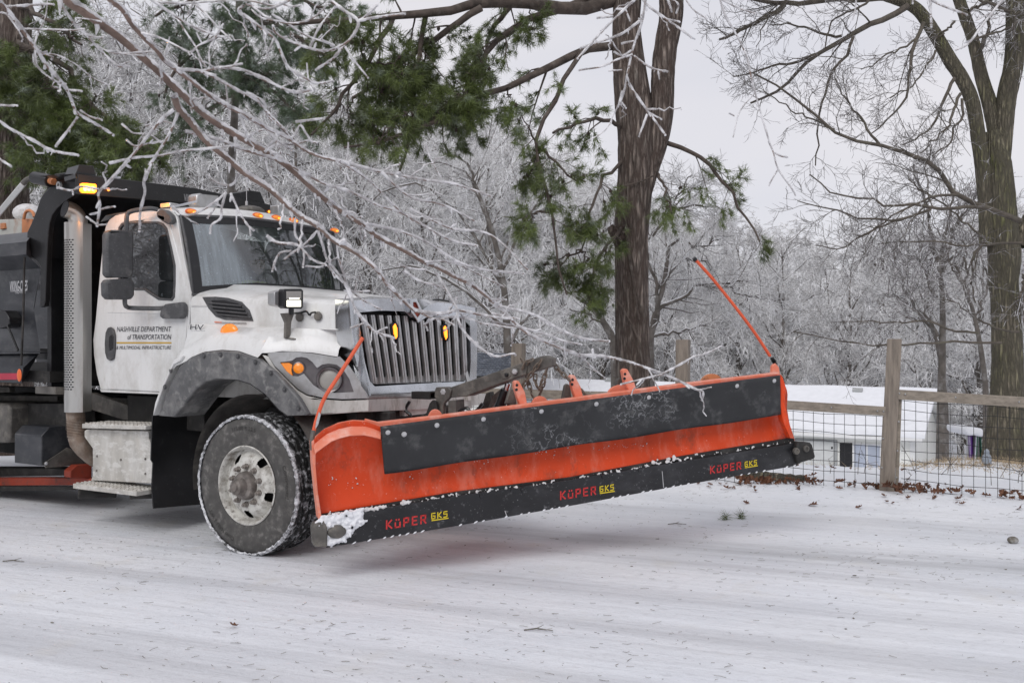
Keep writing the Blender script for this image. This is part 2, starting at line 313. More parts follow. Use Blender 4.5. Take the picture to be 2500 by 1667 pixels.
# ------------------------------------------------------------------ where things stand
def ray(px, py): return ((px - CX) / FP, 1.0, -(py - HY) / FP)
def W(px, py, Y):
    a = ray(px, py); return Vector((a[0] * Y, Y, CAMH + a[2] * Y))
def GR(px, py, z=0.):
    Y = (CAMH - z) * FP / (py - HY); return W(px, py, Y)
TO = Vector((-1.99, 6.75, 0)); TU = Vector((.8625, -.506, 0)).normalized(); TV = Vector((.506, .8625, 0)).normalized(); TANG = math.atan2(TU.y, TU.x)
VC = 1.17                                                    # truck centre line, metres in from the near tyre wall
def loc(p): q = Vector(p) - TO; return Vector((q.dot(TU), q.dot(TV), q.z))
def hitplane(px, py, P, N):
    a = Vector(ray(px, py)); c = Vector((0, 0, CAMH)); t = (Vector(P) - c).dot(N) / a.dot(N); return c + a * t
def V1(px, py, v): return loc(hitplane(px, py, TO + TV * v, TV))
def U1(px, py, u): return loc(hitplane(px, py, TO + TU * u, TU))
def SV(v, pts): return [V1(x, y, v) for x, y in pts]
def SU(u, pts): return [U1(x, y, u) for x, y in pts]
def zpts(ox, oy, s, pts): return [(ox + x * s, oy + y * s) for x, y in pts]
def uncurve(px, py, uf):
    u = uf(VC)
    for _ in range(6):
        p = U1(px, py, u); u = uf(p.y)
    return p
def text(s, size, m, o, xd, yd, parent, name='lettering', wide=1., shear=0., bold=0., fit=None):
    cu = bpy.data.curves.new('t', 'FONT'); cu.body = s; cu.size = 1; cu.offset = bold; cu.resolution_u = 3; cu.shear = shear
    ob = bpy.data.objects.new('t', cu); COL.objects.link(ob); bpy.context.view_layer.update()
    me = bpy.data.meshes.new_from_object(ob.evaluated_get(bpy.context.evaluated_depsgraph_get())); bpy.data.objects.remove(ob); bpy.data.curves.remove(cu)
    V = np.array([v.co for v in me.vertices]); x0 = V[:, 0].min(); w = V[:, 0].max() - x0
    kx = (fit / w) if fit else size * wide
    xd = Vector(xd).normalized(); yd = Vector(yd).normalized(); o = Vector(o)
    for v in me.vertices: v.co = o + xd * ((v.co.x - x0) * kx) + yd * (v.co.y * size)
    return link(name, me, m, parent)
def mirror(o, name=None, parent=None):
    me = o.data.copy()
    for v in me.vertices: v.co.y = 2 * VC - v.co.y
    me.flip_normals(); c = o.copy(); c.data = me; COL.objects.link(c)
    if parent: c.parent = parent
    return c
# terrain
FPT = np.array([4.03, 9.4]); FDIR = np.array([-2.08, .9]) / np.hypot(2.08, .9); FNRM = np.array([.397, .918])
def hnoise(x, y):
    return (np.sin(x * 1.7 + y * .6) * np.sin(y * 2.1 - x * .4) + .5 * np.sin(x * 4.1 + 1) * np.sin(y * 3.7 + x) )
def height(x, y):
    d = (x - FPT[0]) * FNRM[0] + (y - FPT[1]) * FNRM[1]
    s = np.clip(np.logaddexp(0, (d - 1.9) * 3) / 3 * .142 / 4.3, 0, 1)
    mound = .2 * np.exp(-((x - 6.9) ** 2 / 2 + (y - 12.2) ** 2 / 1.5))
    far = np.clip((d - 42) / 100, 0, .7)
    v = np.clip((d + 2.2) / 1.2, 0, 1)
    rut = .012 * np.sin((x * .342 + y * .94) * 6 + .4 * np.sin(x * .7)) * (1 - v) * .6
    return -4.3 * s + mound + 20 * far * far + v * .018 * hnoise(x, y) * (1 + 3 * np.clip(d - 3, 0, 1)) + .05 * v * np.clip(1 - abs(d) / 1.2, 0, 1) + rut * np.exp(-((x * x + y * y) / 900))
def Z(x, y): return float(height(np.array(x), np.array(y)))
# ------------------------------------------------------------------ ground and road
def make_ground():
    def axis(a, b, step, lo, hi):
        q = list(np.arange(a, b, step)); s = step; x = b
        while x < hi: q.append(x); s *= 1.13; x += s
        q.append(hi); s = step; x = a; left = []
        while x > lo: s *= 1.13; x -= s; left.append(max(x, lo))
        return np.array(left[::-1] + q)
    X = axis(-9, 11, .085, -420, 420); Y = axis(1, 17, .085, -300, 460)
    gx, gy = np.meshgrid(X, Y, indexing='ij'); gz = height(gx, gy)
    V = np.stack([gx, gy, gz], -1).reshape(-1, 3); n = len(Y)
    i, j = np.meshgrid(np.arange(len(X) - 1), np.arange(n - 1), indexing='ij'); a = (i * n + j).ravel()
    F = np.stack([a, a + n, a + n + 1, a + 1], -1)
    m = bpy.data.materials.new('packed_snow_ground'); m.use_nodes = True; nt = m.node_tree; lk = nt.links.new; b = nt.nodes['Principled BSDF']
    b.inputs['Roughness'].default_value = .62; b.inputs['Specular IOR Level'].default_value = .35
    t = nt.nodes.new('ShaderNodeTexCoord')
    def noise(scale, detail, rot=None, sc=None, rough=.5, dist=0):
        n_ = nt.nodes.new('ShaderNodeTexNoise'); n_.inputs['Scale'].default_value = scale; n_.inputs['Detail'].default_value = detail; n_.inputs['Roughness'].default_value = rough; n_.inputs['Distortion'].default_value = dist
        if sc:
            q = nt.nodes.new('ShaderNodeMapping'); q.vector_type = 'TEXTURE'; q.inputs['Rotation'].default_value = (0, 0, -rot); q.inputs['Scale'].default_value = tuple(1 / v for v in sc); lk(t.outputs['Object'], q.inputs[0]); lk(q.outputs[0], n_.inputs['Vector'])
        else: lk(t.outputs['Object'], n_.inputs['Vector'])
        return n_.outputs['Fac']
    def ramp(x, p0, p1, c0=(0, 0, 0, 1), c1=(1, 1, 1, 1)):
        r = nt.nodes.new('ShaderNodeValToRGB'); e = r.color_ramp.elements; e[0].position = p0; e[1].position = p1; e[0].color = c0; e[1].color = c1; lk(x, r.inputs[0]); return r.outputs[0]
    def mix(f, a, c, mode='MIX'):
        q = nt.nodes.new('ShaderNodeMixRGB'); q.blend_type = mode
        for s_, val in ((0, f), (1, a), (2, c)):
            if isinstance(val, tuple): q.inputs[s_].default_value = val
            elif isinstance(val, (int, float)): q.inputs[s_].default_value = val
            else: lk(val, q.inputs[s_])
        return q.outputs[0]
    def math_(op, a, c):
        q = nt.nodes.new('ShaderNodeMath'); q.operation = op; q.use_clamp = False
        for s_, val in ((0, a), (1, c)):
            if isinstance(val, (int, float)): q.inputs[s_].default_value = val
            else: lk(val, q.inputs[s_])
        return q.outputs[0]
    base = ramp(noise(.9, 6), .3, .7, (.76, .785, .83, 1), (.84, .85, .875, 1))
    # distance from the fence line tells road from verge: worn, packed streaks only run along the road
    sx = nt.nodes.new('ShaderNodeSeparateXYZ'); lk(t.outputs['Object'], sx.inputs[0])
    across = math_('ADD', math_('MULTIPLY', sx.outputs[0], .36), math_('MULTIPLY', sx.outputs[1], .933))
    across = math_('ADD', across, math_('MULTIPLY', noise(.25, 2), .9))
    def band(c, w):
        d = math_('ABSOLUTE', math_('SUBTRACT', across, c), 0); return ramp(math_('DIVIDE', d, w), 0, 1, (1, 1, 1, 1), (0, 0, 0, 1))
    road = ramp(math_('SUBTRACT', 8.9, across), 0, .9)
    streak = ramp(noise(1.0, 6, .36, (.09, 1.9, 1), .55), .46, .62)
    fine = ramp(noise(1.0, 8, .36, (.5, 16, 1), .62), .48, .70)
    col = mix(math_('MULTIPLY', math_('MULTIPLY', streak, road), .42), base, (.44, .445, .47, 1))
    col = mix(math_('MULTIPLY', math_('MULTIPLY', fine, road), .16), col, (.36, .355, .36, 1))
    tr = math_('MULTIPLY', band(7.55, .42), ramp(noise(1.0, 6, .36, (.22, 3.0, 1), .6), .36, .62))
    tr2 = math_('MULTIPLY', band(9.1, .8), ramp(noise(1.0, 6, .36, (.2, 2.2, 1), .6), .34, .6))
    col = mix(math_('MULTIPLY', tr, .5), col, (.22, .22, .225, 1)); col = mix(math_('MULTIPLY', tr2, .4), col, (.24, .235, .24, 1))
    col = mix(math_('MULTIPLY', math_('MULTIPLY', ramp(noise(2.2, 4), .60, .75), road), .25), col, (.62, .57, .46, 1))
    speck = ramp(noise(21, 4, .3, (.55, 1.3, 1), .55), .58, .70)
    col = mix(math_('MULTIPLY', speck, .30), col, (.46, .46, .48, 1))
    col = mix(math_('MULTIPLY', ramp(noise(64, 3, .3, (.5, 1.2, 1), .5), .66, .72), .35), col, (.30, .30, .31, 1))
    lk(col, b.inputs['Base Color'])
    bp = nt.nodes.new('ShaderNodeBump'); bp.inputs['Strength'].default_value = .55; bp.inputs['Distance'].default_value = .03
    hsum = math_('ADD', math_('MULTIPLY', noise(7, 8, 0, (1, 1, 1), .65), 1.), math_('MULTIPLY', noise(1., 7, .36, (.5, 9, 1), .6), .8))
    lk(hsum, bp.inputs['Height']); lk(bp.outputs[0], b.inputs['Normal'])
    g = link('snowy_ground', mesh_np('snowy_ground', V, F), m); g['kind'] = 'structure'; return g
make_ground()
# ------------------------------------------------------------------ the truck
truck = empty('dump_truck', TO, TANG)
tag(truck, 'white dump truck cab with black dump body and amber strobes, facing the orange plow blade', 'dump truck')
CH0 = V1(601.4, 1184.6, 0); WZ = CH0.z; WR = .53
def wheel(flip=False):
    sg = -1 if flip else 1; v0 = 2 * VC if flip else 0
    c = Vector((0, v0, WZ)); ax = (0, sg, 0)
    w = MB(); w.lathe([(.296, .03), (.30, .004), (.315, .0), (.34, -.004), (.40, -.012), (.455, -.012), (.49, .0), (.505, .012), (.505, .30), (.47, .32), (.34, .32), (.296, .29)], c, ax, 64)
    wo_ = w.build('wheel', 'rubber', truck, smooth=True, ang=50)
    t = MB(); NS = 96
    prof = []
    xs = [.006, .022, .052, .060, .074, .082, .118, .126, .142, .150, .186, .194, .210, .218, .254, .262, .276, .284, .300, .314]
    deep = {4: 1, 8: 1, 12: 1, 16: 1, 3: 1, 7: 1, 11: 1, 15: 1}
    for k, x in enumerate(xs):
        r = .53 if 1 <= k <= 18 else .502
        if k in (3, 4, 7, 8, 11, 12, 15, 16): r -= .018
        prof.append((r, x))
    def wob(k, j): return .008 * (1 if (j // 2) % 2 else -1) if 2 <= k <= 17 else 0
    t.lathe(prof, c, ax, NS, wob=wob); t.build('tyre_tread', 'tread', wo_, smooth=True, ang=25)
    f = MB()                                               # snow packed in a rough ring on the tyre shoulder
    rg = random.Random(3); rings = []
    for j in range(240):
        a = 2 * math.pi * j / 240; q = []
        th = .004 + .012 * rg.random(); ri = .492 + .016 * rg.random() ** .5; ro = .522 + .009 * rg.random()
        for r, h in ((ri, -.004), (ri + .012, -.012 - th * .2), (ro - .012, -.006 - th * .25), (ro, .004), (ro - .004, .02 + th), (ri + .02, .03)):
            q.append(Vector((math.cos(a) * r, v0 + sg * h, WZ + math.sin(a) * r)))
        rings.append(q)
    rings.append(rings[0]); f.loft(rings, True); f.build('snow_ring', 'frost', wo_)
    d = MB(); fine = [(.252 - .004 * k, float(np.interp(.252 - .004 * k, [.192, .205, .240, .252], [.008, .014, .048, .062]))) for k in range(16)]
    d.lathe([(.30, -.002), (.292, -.008), (.284, .0), (.278, .03), (.270, .062)] + fine + [(.175, .004), (.10, .004), (.0, .004)], c, ax, 200)
    hc = [Vector((math.cos(a_) * .221, WZ + math.sin(a_) * .221)) for a_ in [math.radians(52 + 72 * k) for k in range(5)]]
    keep = []
    for q_ in d.f:
        m_ = sum((Vector(d.v[i]) for i in q_), Vector()) / len(q_)
        if abs(m_.y - v0) > .09 or all((Vector((m_.x, m_.z)) - h_).length > .036 for h_ in hc): keep.append(q_)
    d.f = keep; rim = d.build('rim', 'rim', wo_, ang=60)
    bk = MB(); bk.lathe([(.27, .10), (.0, .10)], c, ax, 40); bk.build('brake_drum', 'dark', wo_)
    h = MB(); h.lathe([(.108, .004), (.104, -.03), (.095, -.045), (.07, -.055), (.062, -.085), (.055, -.108), (.035, -.115), (.03, -.128), (.0, -.13)], c, ax, 28); h.build('hub', 'hub', wo_)
    nut = None
    for k in range(10):
        a = math.radians(18 + 36 * k)
        if nut is None:
            b = MB(); b.lathe([(.024, 0), (.024, -.008), (.018, -.012), (.017, -.034), (.010, -.036), (.009, -.046), (0, -.046)], (0, 0, 0), ax, 6); nut = b.build('lug_nut', 'hub', wo_, ang=20); o = nut
        else:
            o = nut.copy(); COL.objects.link(o); o.parent = wo_
        o.location = (math.cos(a) * .1425, v0 + sg * .004, WZ + math.sin(a) * .1425)
    return wo_
wn1 = wheel(); wheel(True)
def arc_text(s, r, a_mid, size, flip, name='lettering'):
    o = text(s, size, 'tyrel', (0, 0, 0), (1, 0, 0), (0, 1, 0), wn1, name); me = o.data
    xs = [v.co.x for v in me.vertices]; mid = (min(xs) + max(xs)) / 2
    for v in me.vertices:
        t = (v.co.x - mid) / r
        a, rr = (a_mid - t, r + v.co.y) if not flip else (a_mid + t, r - v.co.y)
        v.co = (math.cos(a) * rr, -.0155, WZ + math.sin(a) * rr)
arc_text('315/80 R 22.5', .415, math.radians(92), .044, False)
arc_text('Continental', .415, math.radians(8), .05, False)
arc_text('Conti HAU 3 WT', .415, math.radians(232), .044, False)
# cab sides
win_px = [(288, 708), (288, 556), (296, 545), (310, 541.5), (386, 541.5), (398, 546), (408, 558), (418, 600), (428, 648), (428, 690), (426, 726), (420, 734), (386, 732), (364.5, 718), (351, 708)]
win2_px = [(292, 704), (292, 558), (299, 549), (311, 546), (384, 546), (394, 550), (404, 562), (414, 602), (423, 648), (423, 690), (421.5, 722), (417, 729), (388, 727), (367, 713.5), (353, 704)]
cab_px = [(245, 950), (236, 915), (229, 868), (227, 830), (233, 782), (243, 672), (253, 575), (258, 552), (266, 537), (281, 526), (304, 521), (365, 516), (420, 513), (431, 527), (447, 620), (466, 715), (463, 742), (460, 842), (448, 870), (415, 930), (398, 957)]
door_px = [(261, 948), (253, 915), (250, 868), (249, 830), (252, 782), (259, 672), (267, 585), (274, 556), (284, 541), (300, 534), (370, 530), (404, 531), (414, 545), (436, 630), (458, 720), (456, 742), (454, 842), (440, 868), (408, 928), (392, 955)]
cs = MB().slab(SV(.205, cab_px), (0, .03, 0), [SV(.205, win_px)]).build('cab', 'white', truck, bevel=.006)
far = mirror(cs)
fm = bmesh.new(); fm.from_mesh(cs.data); fm.from_mesh(far.data)
# roof with brow, rear wall, floor and firewall join the sides into one shell
def roofcurve(v): t = (v - VC) / (VC - .2); return max(0, 1 - t * t)
rf = MB()
brow_u = lambda v: -1.03 + .13 * roofcurve(v)
RZ = V1(420, 513, .2).z
wst = [uncurve(x, y, brow_u) for x, y in ((433, 527.5), (541, 532), (586, 533.5), (682, 544.5), (759, 556.5), (827, 572))]
def wtop(v):
    ys = [p.y for p in wst]; zs = [p.z for p in wst]; return float(np.interp(v, ys, zs))
rings = []
for v in np.linspace(.205, 2 * VC - .205, 17):
    c = roofcurve(v); zt = RZ + .11 * c ** .6; f = wtop(v); u0 = brow_u(v)
    rings.append([(u0 - .01, v, f), (u0 + .012, v, f + .006), (u0 - .02, v, f + (zt - f) * .55), (u0 - .10, v, zt - .02), (u0 - .25, v, zt), (-1.95, v, zt + .01), (-2.02, v, zt - .04)])
rf.loft(rings, False); rb = rf.build('cab_roof', 'white', truck, ang=50)
cw = MB(); cw.box((-1.98, VC, 1.9), (.03, 1.86, 1.5)); cw.box((-1.45, VC, 1.17), (1.1, 1.86, .04)); cw.box((-.86, VC, 1.55), (.04, 1.86, .8)); cw.build('cab_interior', 'dash', truck)
# door skins, frames, glass, handle, lettering
dr = MB().slab(SV(.199, door_px), (0, .012, 0), [SV(.199, win_px)]).build('door', 'white', truck, bevel=.007)
MB().slab(SV(.194, win_px), (0, .02, 0), [SV(.194, win2_px)]).build('window_seal', 'plas', dr, bevel=.003)
MB().slab(SV(.207, win2_px), (0, .005, 0)).build('window_glass', 'wg', dr)
hp = [(254, 838), (256, 812), (261, 800), (268, 798), (275, 803), (279, 818), (279, 850), (276, 876), (268, 881), (259, 876), (255, 862)]
MB().slab(SV(.178, hp), (0, .024, 0)).build('door_handle', 'plas', dr, bevel=.012)
MB().slab(SV(.173, [(266, 822), (273, 816), (276, 822), (275, 850), (268, 856), (265, 846)]), (0, .008, 0)).build('handle_recess', 'black', dr, bevel=.002)
MB().slab(SV(.196, [(262, 760), (330, 761), (452, 765), (452, 768), (330, 764.5), (262, 763.5)]), (0, .006, 0)).build('door_crease', 'white', dr, bevel=.002)
def sidetext(s, px0, px1, ybase, ph, m, v=.1955, shear=.22, parent=dr, name='lettering'):
    a = V1(px0, ybase[0], v); b = V1(px1, ybase[1], v); h = V1(px0, ybase[0] - ph, v).z - a.z
    return text(s, h / .72, m, a, b - a, (0, 0, 1), parent, name, shear=shear, fit=(b - a).length)
sidetext('NASHVILLE DEPARTMENT', 285, 418, (809.5, 809.5), 12.5, 'navy'); sidetext('of TRANSPORTATION', 311, 418, (828.5, 828.5), 12.5, 'navy')
sidetext('& MULTIMODAL INFRASTRUCTURE', 284, 418, (852.5, 852.5), 8.5, 'navy')
MB().slab(SV(.1958, [(284.5, 835), (418, 835), (418, 838.6), (284.5, 838.6)]), (0, .003, 0)).build('gold_stripe', 'gold', dr)
d2 = mirror(dr); d2.name = 'door'
for ch in list(dr.children):
    if ch.name.split('.')[0] in ('window_seal', 'window_glass', 'door_handle'): mirror(ch, parent=d2)
sk = MB().slab(SV(.20, [(243, 951), (392, 958), (390, 962), (247, 957)]), (0, .1, 0)).build('door_sill', 'white', truck, bevel=.004)
# windshield
bot_u = lambda v: -.87 + .15 * roofcurve(v)
wsb = [uncurve(x, y, bot_u) for x, y in ((467, 715), (548, 709), (628, 703))]
def wbot(v): return float(np.interp(v, [p.y for p in wsb], [p.z for p in wsb]))
NI, NJ = 22, 10
G = []
for i in range(NI + 1):
    v = .225 + (2 * VC - .45) * i / NI; vt = .235 + (2 * VC - .47) * i / NI
    a = Vector((bot_u(v), v, wbot(v) - .02)); b = Vector((brow_u(vt), vt, wtop(vt) + .005))
    G.append([a.lerp(b, j / NJ) + Vector((.02 * math.sin(math.pi * j / NJ), 0, 0)) for j in range(NJ + 1)])
gl = MB(); fr = MB(); q = [p for r in G for p in r]; off = Vector((.004, 0, .002))
gl.add(q, [(i * (NJ + 1) + j, i * (NJ + 1) + j + 1, (i + 1) * (NJ + 1) + j + 1, (i + 1) * (NJ + 1) + j) for i in range(NI) for j in range(NJ)])
wind = gl.build('windshield', 'ws', truck)
fr.add([p + off for p in q], [(i * (NJ + 1) + j, i * (NJ + 1) + j + 1, (i + 1) * (NJ + 1) + j + 1, (i + 1) * (NJ + 1) + j) for i in range(NI) for j in range(NJ) if i in (0, NI - 1) or j in (0, NJ - 1)])
fr.build('windshield_border', 'black', wind)
ed = [r[0] for r in G] + [p for p in G[-1][1:]] + [r[-1] for r in G[-2::-1]] + G[0][-2::-1]
MB().tube([p + off for p in ed], .013, 6, False).build('windshield_seal', 'plas', wind)
MB().tube([(-.93, .63, 2.02), (-.945, .635, 2.2), (-1.02, .64, 2.62)], .003, 4).build('windshield_crack', 'black', wind)
for v0, sgn in ((.6, 1), (1.45, 1)):
    MB().tube([(bot_u(v0) + .05, v0, 2.02), (bot_u(v0 + .3) + .045, v0 + .3, 2.055), (bot_u(v0 + .62) + .03, v0 + .62, 2.075)], .009, 5).build('wiper', 'black', truck)
# dashboard, steering wheel, seats
MB().slab([(-.92, .26, 1.6), (-.92, .26, 1.93), (-1.05, .26, 1.96), (-1.3, .26, 1.88), (-1.3, .26, 1.6)], (0, 1.82, 0)).build('dashboard', 'dash', truck, bevel=.02)
sw = MB(); R = Matrix.Rotation(math.radians(40), 3, 'Y')
cs_ = [Vector((-1.38, 1.66, 2.0)) + R @ Vector((.20 * math.cos(a), .20 * math.sin(a), 0)) for a in np.linspace(0, 2 * math.pi, 25)]
sw.tube(cs_, .016, 6, False); sw.tube([cs_[0], cs_[12]], .012, 6); sw.tube([(-1.38, 1.66, 2.0), (-1.15, 1.66, 1.75)], .025, 6); sw.build('steering_wheel', 'black', truck)
for v in (.62, 1.68):
    b = MB(); b.box((-1.68, v, 1.6), (.45, .46, .14)); b.box((-1.88, v, 1.92), (.12, .46, .55)); b.box((-1.89, v, 2.3), (.09, .26, .18)); b.build('seat', 'seat', truck, bevel=.04)
# hood, fenders
fo = [(386, 1014.6), (411, 947), (437, 896), (450, 884), (462, 874), (495.7, 860), (538.6, 855), (581, 858), (631, 876), (674, 912), (703, 944), (728, 973), (751, 1013)]
fi = [(745, 1014), (699, 1015), (681, 1002), (646, 963), (610, 938), (574, 927), (531, 925), (503, 931), (478, 948.6), (435, 1005.7), (426, 1018)]
FV = .005
fz = SV(FV, fo); fus = [p.x for p in fz]; fzs = [p.z for p in fz]
CP = TO + TU * .13 + TV * .03; CD = (TU * .63 + TV * .41).normalized(); CN = Vector((CD.y, -CD.x, 0))
def C1(px, py, off=0): return loc(hitplane(px, py, CP + CN * off, CN))
bez = [(653, 864.6), (658, 861.5), (670.6, 859.5), (713, 858.5), (763, 862.5), (820.5, 872), (829, 870), (852, 893), (874, 925), (889, 950), (900, 972), (835, 974), (790, 971), (749, 962), (727, 949), (703, 926), (670.6, 893)]
bzt = [C1(x, y) for x, y in ((653, 863), (690, 858), (763, 862), (820, 871.5), (838, 873))]
def hood_sec(u):
    s = min(1, max(0, (u + .88) / 1.46)); vt = .215 + .155 * s ** 1.2; zs = 2.0 - .095 * s
    zc = 2.105 - .16 * s ** 1.3; vc = .215 + .135 * s; zcr = 1.75 - .05 * s
    if u < .13: bv, bz_ = FV + .012, float(np.interp(u, fus, fzs)) + .004
    else:
        t = min(1, (u - .13) / (bzt[-1].x - .13)); bv = .03 + (bzt[-1].y - .03) * t; bz_ = float(np.interp(u, [p.x for p in bzt], [p.z for p in bzt])) + .004
    top = min(1.705, bz_ + .17)
    P = [(bv, bz_), (bv + .012, bz_ + .05), (bv + .05 + .02 * s, bz_ + (top - bz_) * .72), (max(bv + .1, bv + (vc - bv) * .6), top + .004), (vc - .012, zcr - .012), (vc - .002, zcr - .004), (vc, zcr + .006), (vt - .004, zs - .075), (vt + .012, zs - .03), (vt + .05, zs - .004), (vt + .16, zs + (zc - zs) * .30), (vt + .30, zs + (zc - zs) * .52), (vt + .37, zs + (zc - zs) * .84), (.85, zs + (zc - zs) * .95), (VC, zc)]
    return P
fus[0:3] = [p.x for p in SV(FV, [(372.5, 1014.6), (398, 945), (424, 890)])]
us = list(np.linspace(-.868, .60, 48)); rings = []
for u in us:
    P = hood_sec(u); rings.append([(u, v, z) for v, z in P] + [(u, 2 * VC - v, z) for v, z in P[-2::-1]])
hood = MB().loft(rings, False).build('hood', 'white', truck, ang=26)
# cab-side fender tail behind the flare seam
tail = [(372.5, 1015), (398, 945), (424, 889), (441, 880), (452, 868), (460, 842), (452, 850), (428, 890), (398, 940), (374, 985)]
MB().slab(SV(.0, [(372.5, 1015), (398, 945), (424, 889), (441, 880), (446, 868), (424, 878), (400, 925), (378, 985)]), (0, .19, 0)).build('fender_tail', 'white', truck, bevel=.006)
fl = MB().slab(SV(FV, fo + fi), (0, .05, 0)).build('fender_flare', 'flare', truck, bevel=.012)
inn = SV(.02, fi); MB().loft([[p for p in inn], [p + Vector((0, .30, .0)) for p in inn]], False).build('flare_lip', 'flare', fl)
for x, y in ((416, 905), (402, 945), (497, 869), (538, 866), (580, 870), (623, 884), (661, 911), (694, 951), (728, 997)):
    p = V1(x, y, FV - .004); b = MB(); b.lathe([(.013, .01), (.012, -.004), (.006, -.008), (0, -.009)], p, (0, 1, 0), 10); b.lathe([(.022, .004), (.02, -.001), (.013, .001)], p, (0, 1, 0), 10); b.build('flare_bolt', 'plas', fl)
mirror(fl)
lin = MB(); lin.lathe([(.66, .06), (.64, .62)], (0, 0, WZ + .02), (0, 1, 0), 30, math.radians(-10), math.radians(190)); lin.build('wheel_arch_liner', 'grim', truck)
iw = MB(); iw.box((-.35, .42, 1.32), (1.0, .02, .36)); iw.box((.22, .36, 1.22), (.22, .02, .26)); iw.build('splash_panel', 'whited', truck)
# mud flap, steps
MB().slab(SU(-1.16, [(373, 1014), (490, 1010), (490, 1231), (375, 1241), (371, 1190), (374, 1130), (369, 1122)]), (-.012, 0, 0)).build('mud_flap', 'black', truck)
stp = MB(); a = .02
def xs_box(v0, pxs, depth):
    P = SV(v0, pxs); return P, [p + Vector((0, depth, 0)) for p in P]
sb = MB().slab(SV(.10, [(206, 1051), (212, 1048), (362, 1052), (362, 1070), (372, 1092), (372, 1180), (222, 1172), (226, 1160), (226, 1094), (206, 1066)]), (0, .45, 0)).build('step_box', 'salt', truck, bevel=.005)
for x, y in ((237, 1113), (295, 1122), (355, 1120), (236, 1148), (355, 1156)):
    p = V1(x, y, .098); MB().lathe([(.010, .004), (.01, -.004), (0, -.006)], p, (0, 1, 0), 8).build('bolt', 'grim', sb)
t1 = MB().slab(SV(.03, [(200, 1034), (355, 1039), (355, 1049), (200, 1045)]), (0, .26, 0)); t1 = t1.build('step_tread', 'salt', truck, bevel=.004)
t2 = MB().slab(SV(-.04, [(178, 1180), (333, 1200), (333, 1211), (178, 1192)]), (0, .30, 0)); t2 = t2.build('step_tread', 'salt', truck, bevel=.004)
for tt, v0, pa, pb in ((t2, -.04, (178, 1180), (333, 1200)), (t1, .03, (200, 1034), (355, 1039))):
    A = V1(*pa, v0); B = V1(*pb, v0); gr = MB()
    for k in range(7):
        for j in range(16):
            p = A.lerp(B, (j + .5 + .25 * (k % 2)) / 16.6) + Vector((0, .03 + .036 * k, .004)); gr.box(p, (.034, .010, .008))
    gr.build('grip_tooth', 'salt', tt, kind='stuff')
for x in (196, 322): p = V1(x, 1206, .05); MB().tube([p + Vector((-.03, 0, 0)), p + Vector((.15, .25, -.01))], .045, 10).build('air_tank_end', 'dark', truck, bevel=.01)
# exhaust stack
sc_ = V1(191, 800, .12); su, sv = sc_.x, .12
z0 = V1(185, 1004, .12).z; z1 = V1(185, 546, .12).z
g = MB(); RS = .114
pr = [(-1, 0)]
def stackring(z):
    r = []
    for a in np.linspace(math.radians(75), math.radians(345), 30): r.append((su + RS * math.cos(a), sv + RS * math.sin(a), z))
    return r
g.loft([stackring(z0), stackring(z1)], True, True)
st = g.build('exhaust_guard', 'stack', truck, ang=40)
sl = MB(); zt = V1(180, 590, .12).z; zb = V1(170, 948, .12).z; NR = 62
for k in range(NR):
    z = zb + (zt - zb) * k / (NR - 1)
    for j in range(5):
        a0 = math.radians(236 + j * 14 + (7 if k % 2 else 0)); a1 = a0 + math.radians(9); r = RS + .0012
        c = [a0 + (a1 - a0) * t for t in (0, .5, 1)]
        vs = [(su + r * math.cos(x), sv + r * math.sin(x), z + h) for h in (-.0055, .0055) for x in c]
        sl.add(vs, [(0, 1, 4, 3), (1, 2, 5, 4)])
sl.build('guard_slot', 'nigh', st, kind='stuff')
tp_ = [Vector((su, sv, z1 - .06)), Vector((su, sv, z1 + .01)), Vector((su - .004, sv - .02, z1 + .065)), Vector((su - .012, sv - .06, z1 + .10)), Vector((su - .022, sv - .115, z1 + .115))]
tp_ = [Vector(p) for p in spline(tp_, 14)]
tip = MB().tube(tp_, .078, 22, False); tip.build('exhaust_tip', 'stack', truck, ang=60)
tip = MB().tube([tp_[-3], tp_[-1] + Vector((0, -.001, 0))], .072, 22, True); tip.build('exhaust_bore', 'nigh', truck)
fx = MB(); P0 = V1(184, 1000, .12); pts = []; rad = []
for k in range(50):
    t = k / 49; p = V1(184 + 4 * t, 1004 + 62 * t, .12); pts.append(p); rad.append(.078 if t < .28 else .078 + .005 * math.sin(k * 2.1))
fx.tube(pts, rad, 18); fx.tube([pts[-1], V1(192, 1080, .12), V1(204, 1095, .16), V1(226, 1115, .24), V1(250, 1130, .34)], [.077, .077, .076, .074, .072], 16)
fx.build('exhaust_pipe', 'rust', truck, ang=50)
MB().slab(SU(-2.35, [(135, 945), (157, 945), (157, 963), (135, 963)]), (-.3, 0, 0)).build('stack_bracket', 'grim', truck, bevel=.004)
MB().slab(SV(.5, [(222, 958), (300, 985), (372, 1010), (372, 1030), (300, 1024), (222, 1000)]), (0, .05, 0)).build('frame_brace', 'grim', truck, bevel=.004)
# chassis
ch = MB()
for v in (.74, 1.60): ch.box((-2.9, v, .92), (7.4, .09, .27))
for u in (-2.0, -3.4, -5.0): ch.box((u, VC, .92), (.12, .8, .18))
ch.box((-.2, VC, 1.15), (1.5, .9, .72)); ch.box((-1.45, VC, .98), (1.0, 1.5, .28)); ch.tube([(0, .3, WZ), (0, 2 * VC - .3, WZ)], .07, 10); ch.box((.0, VC, WZ + .12), (.3, 1.5, .12)); ch.box((.62, VC, .95), (.1, 1.4, .24))  # the plain wide box under the cab is added to block light
ch.build('chassis', 'dark', truck, bevel=.01)
MB().box((-3.6, 1.35, .58), (4.6, .5, .5)).build('dark_backing', 'dark', truck, bevel=.04)  # dark box added to hide bright ground behind, standing in for driveline parts
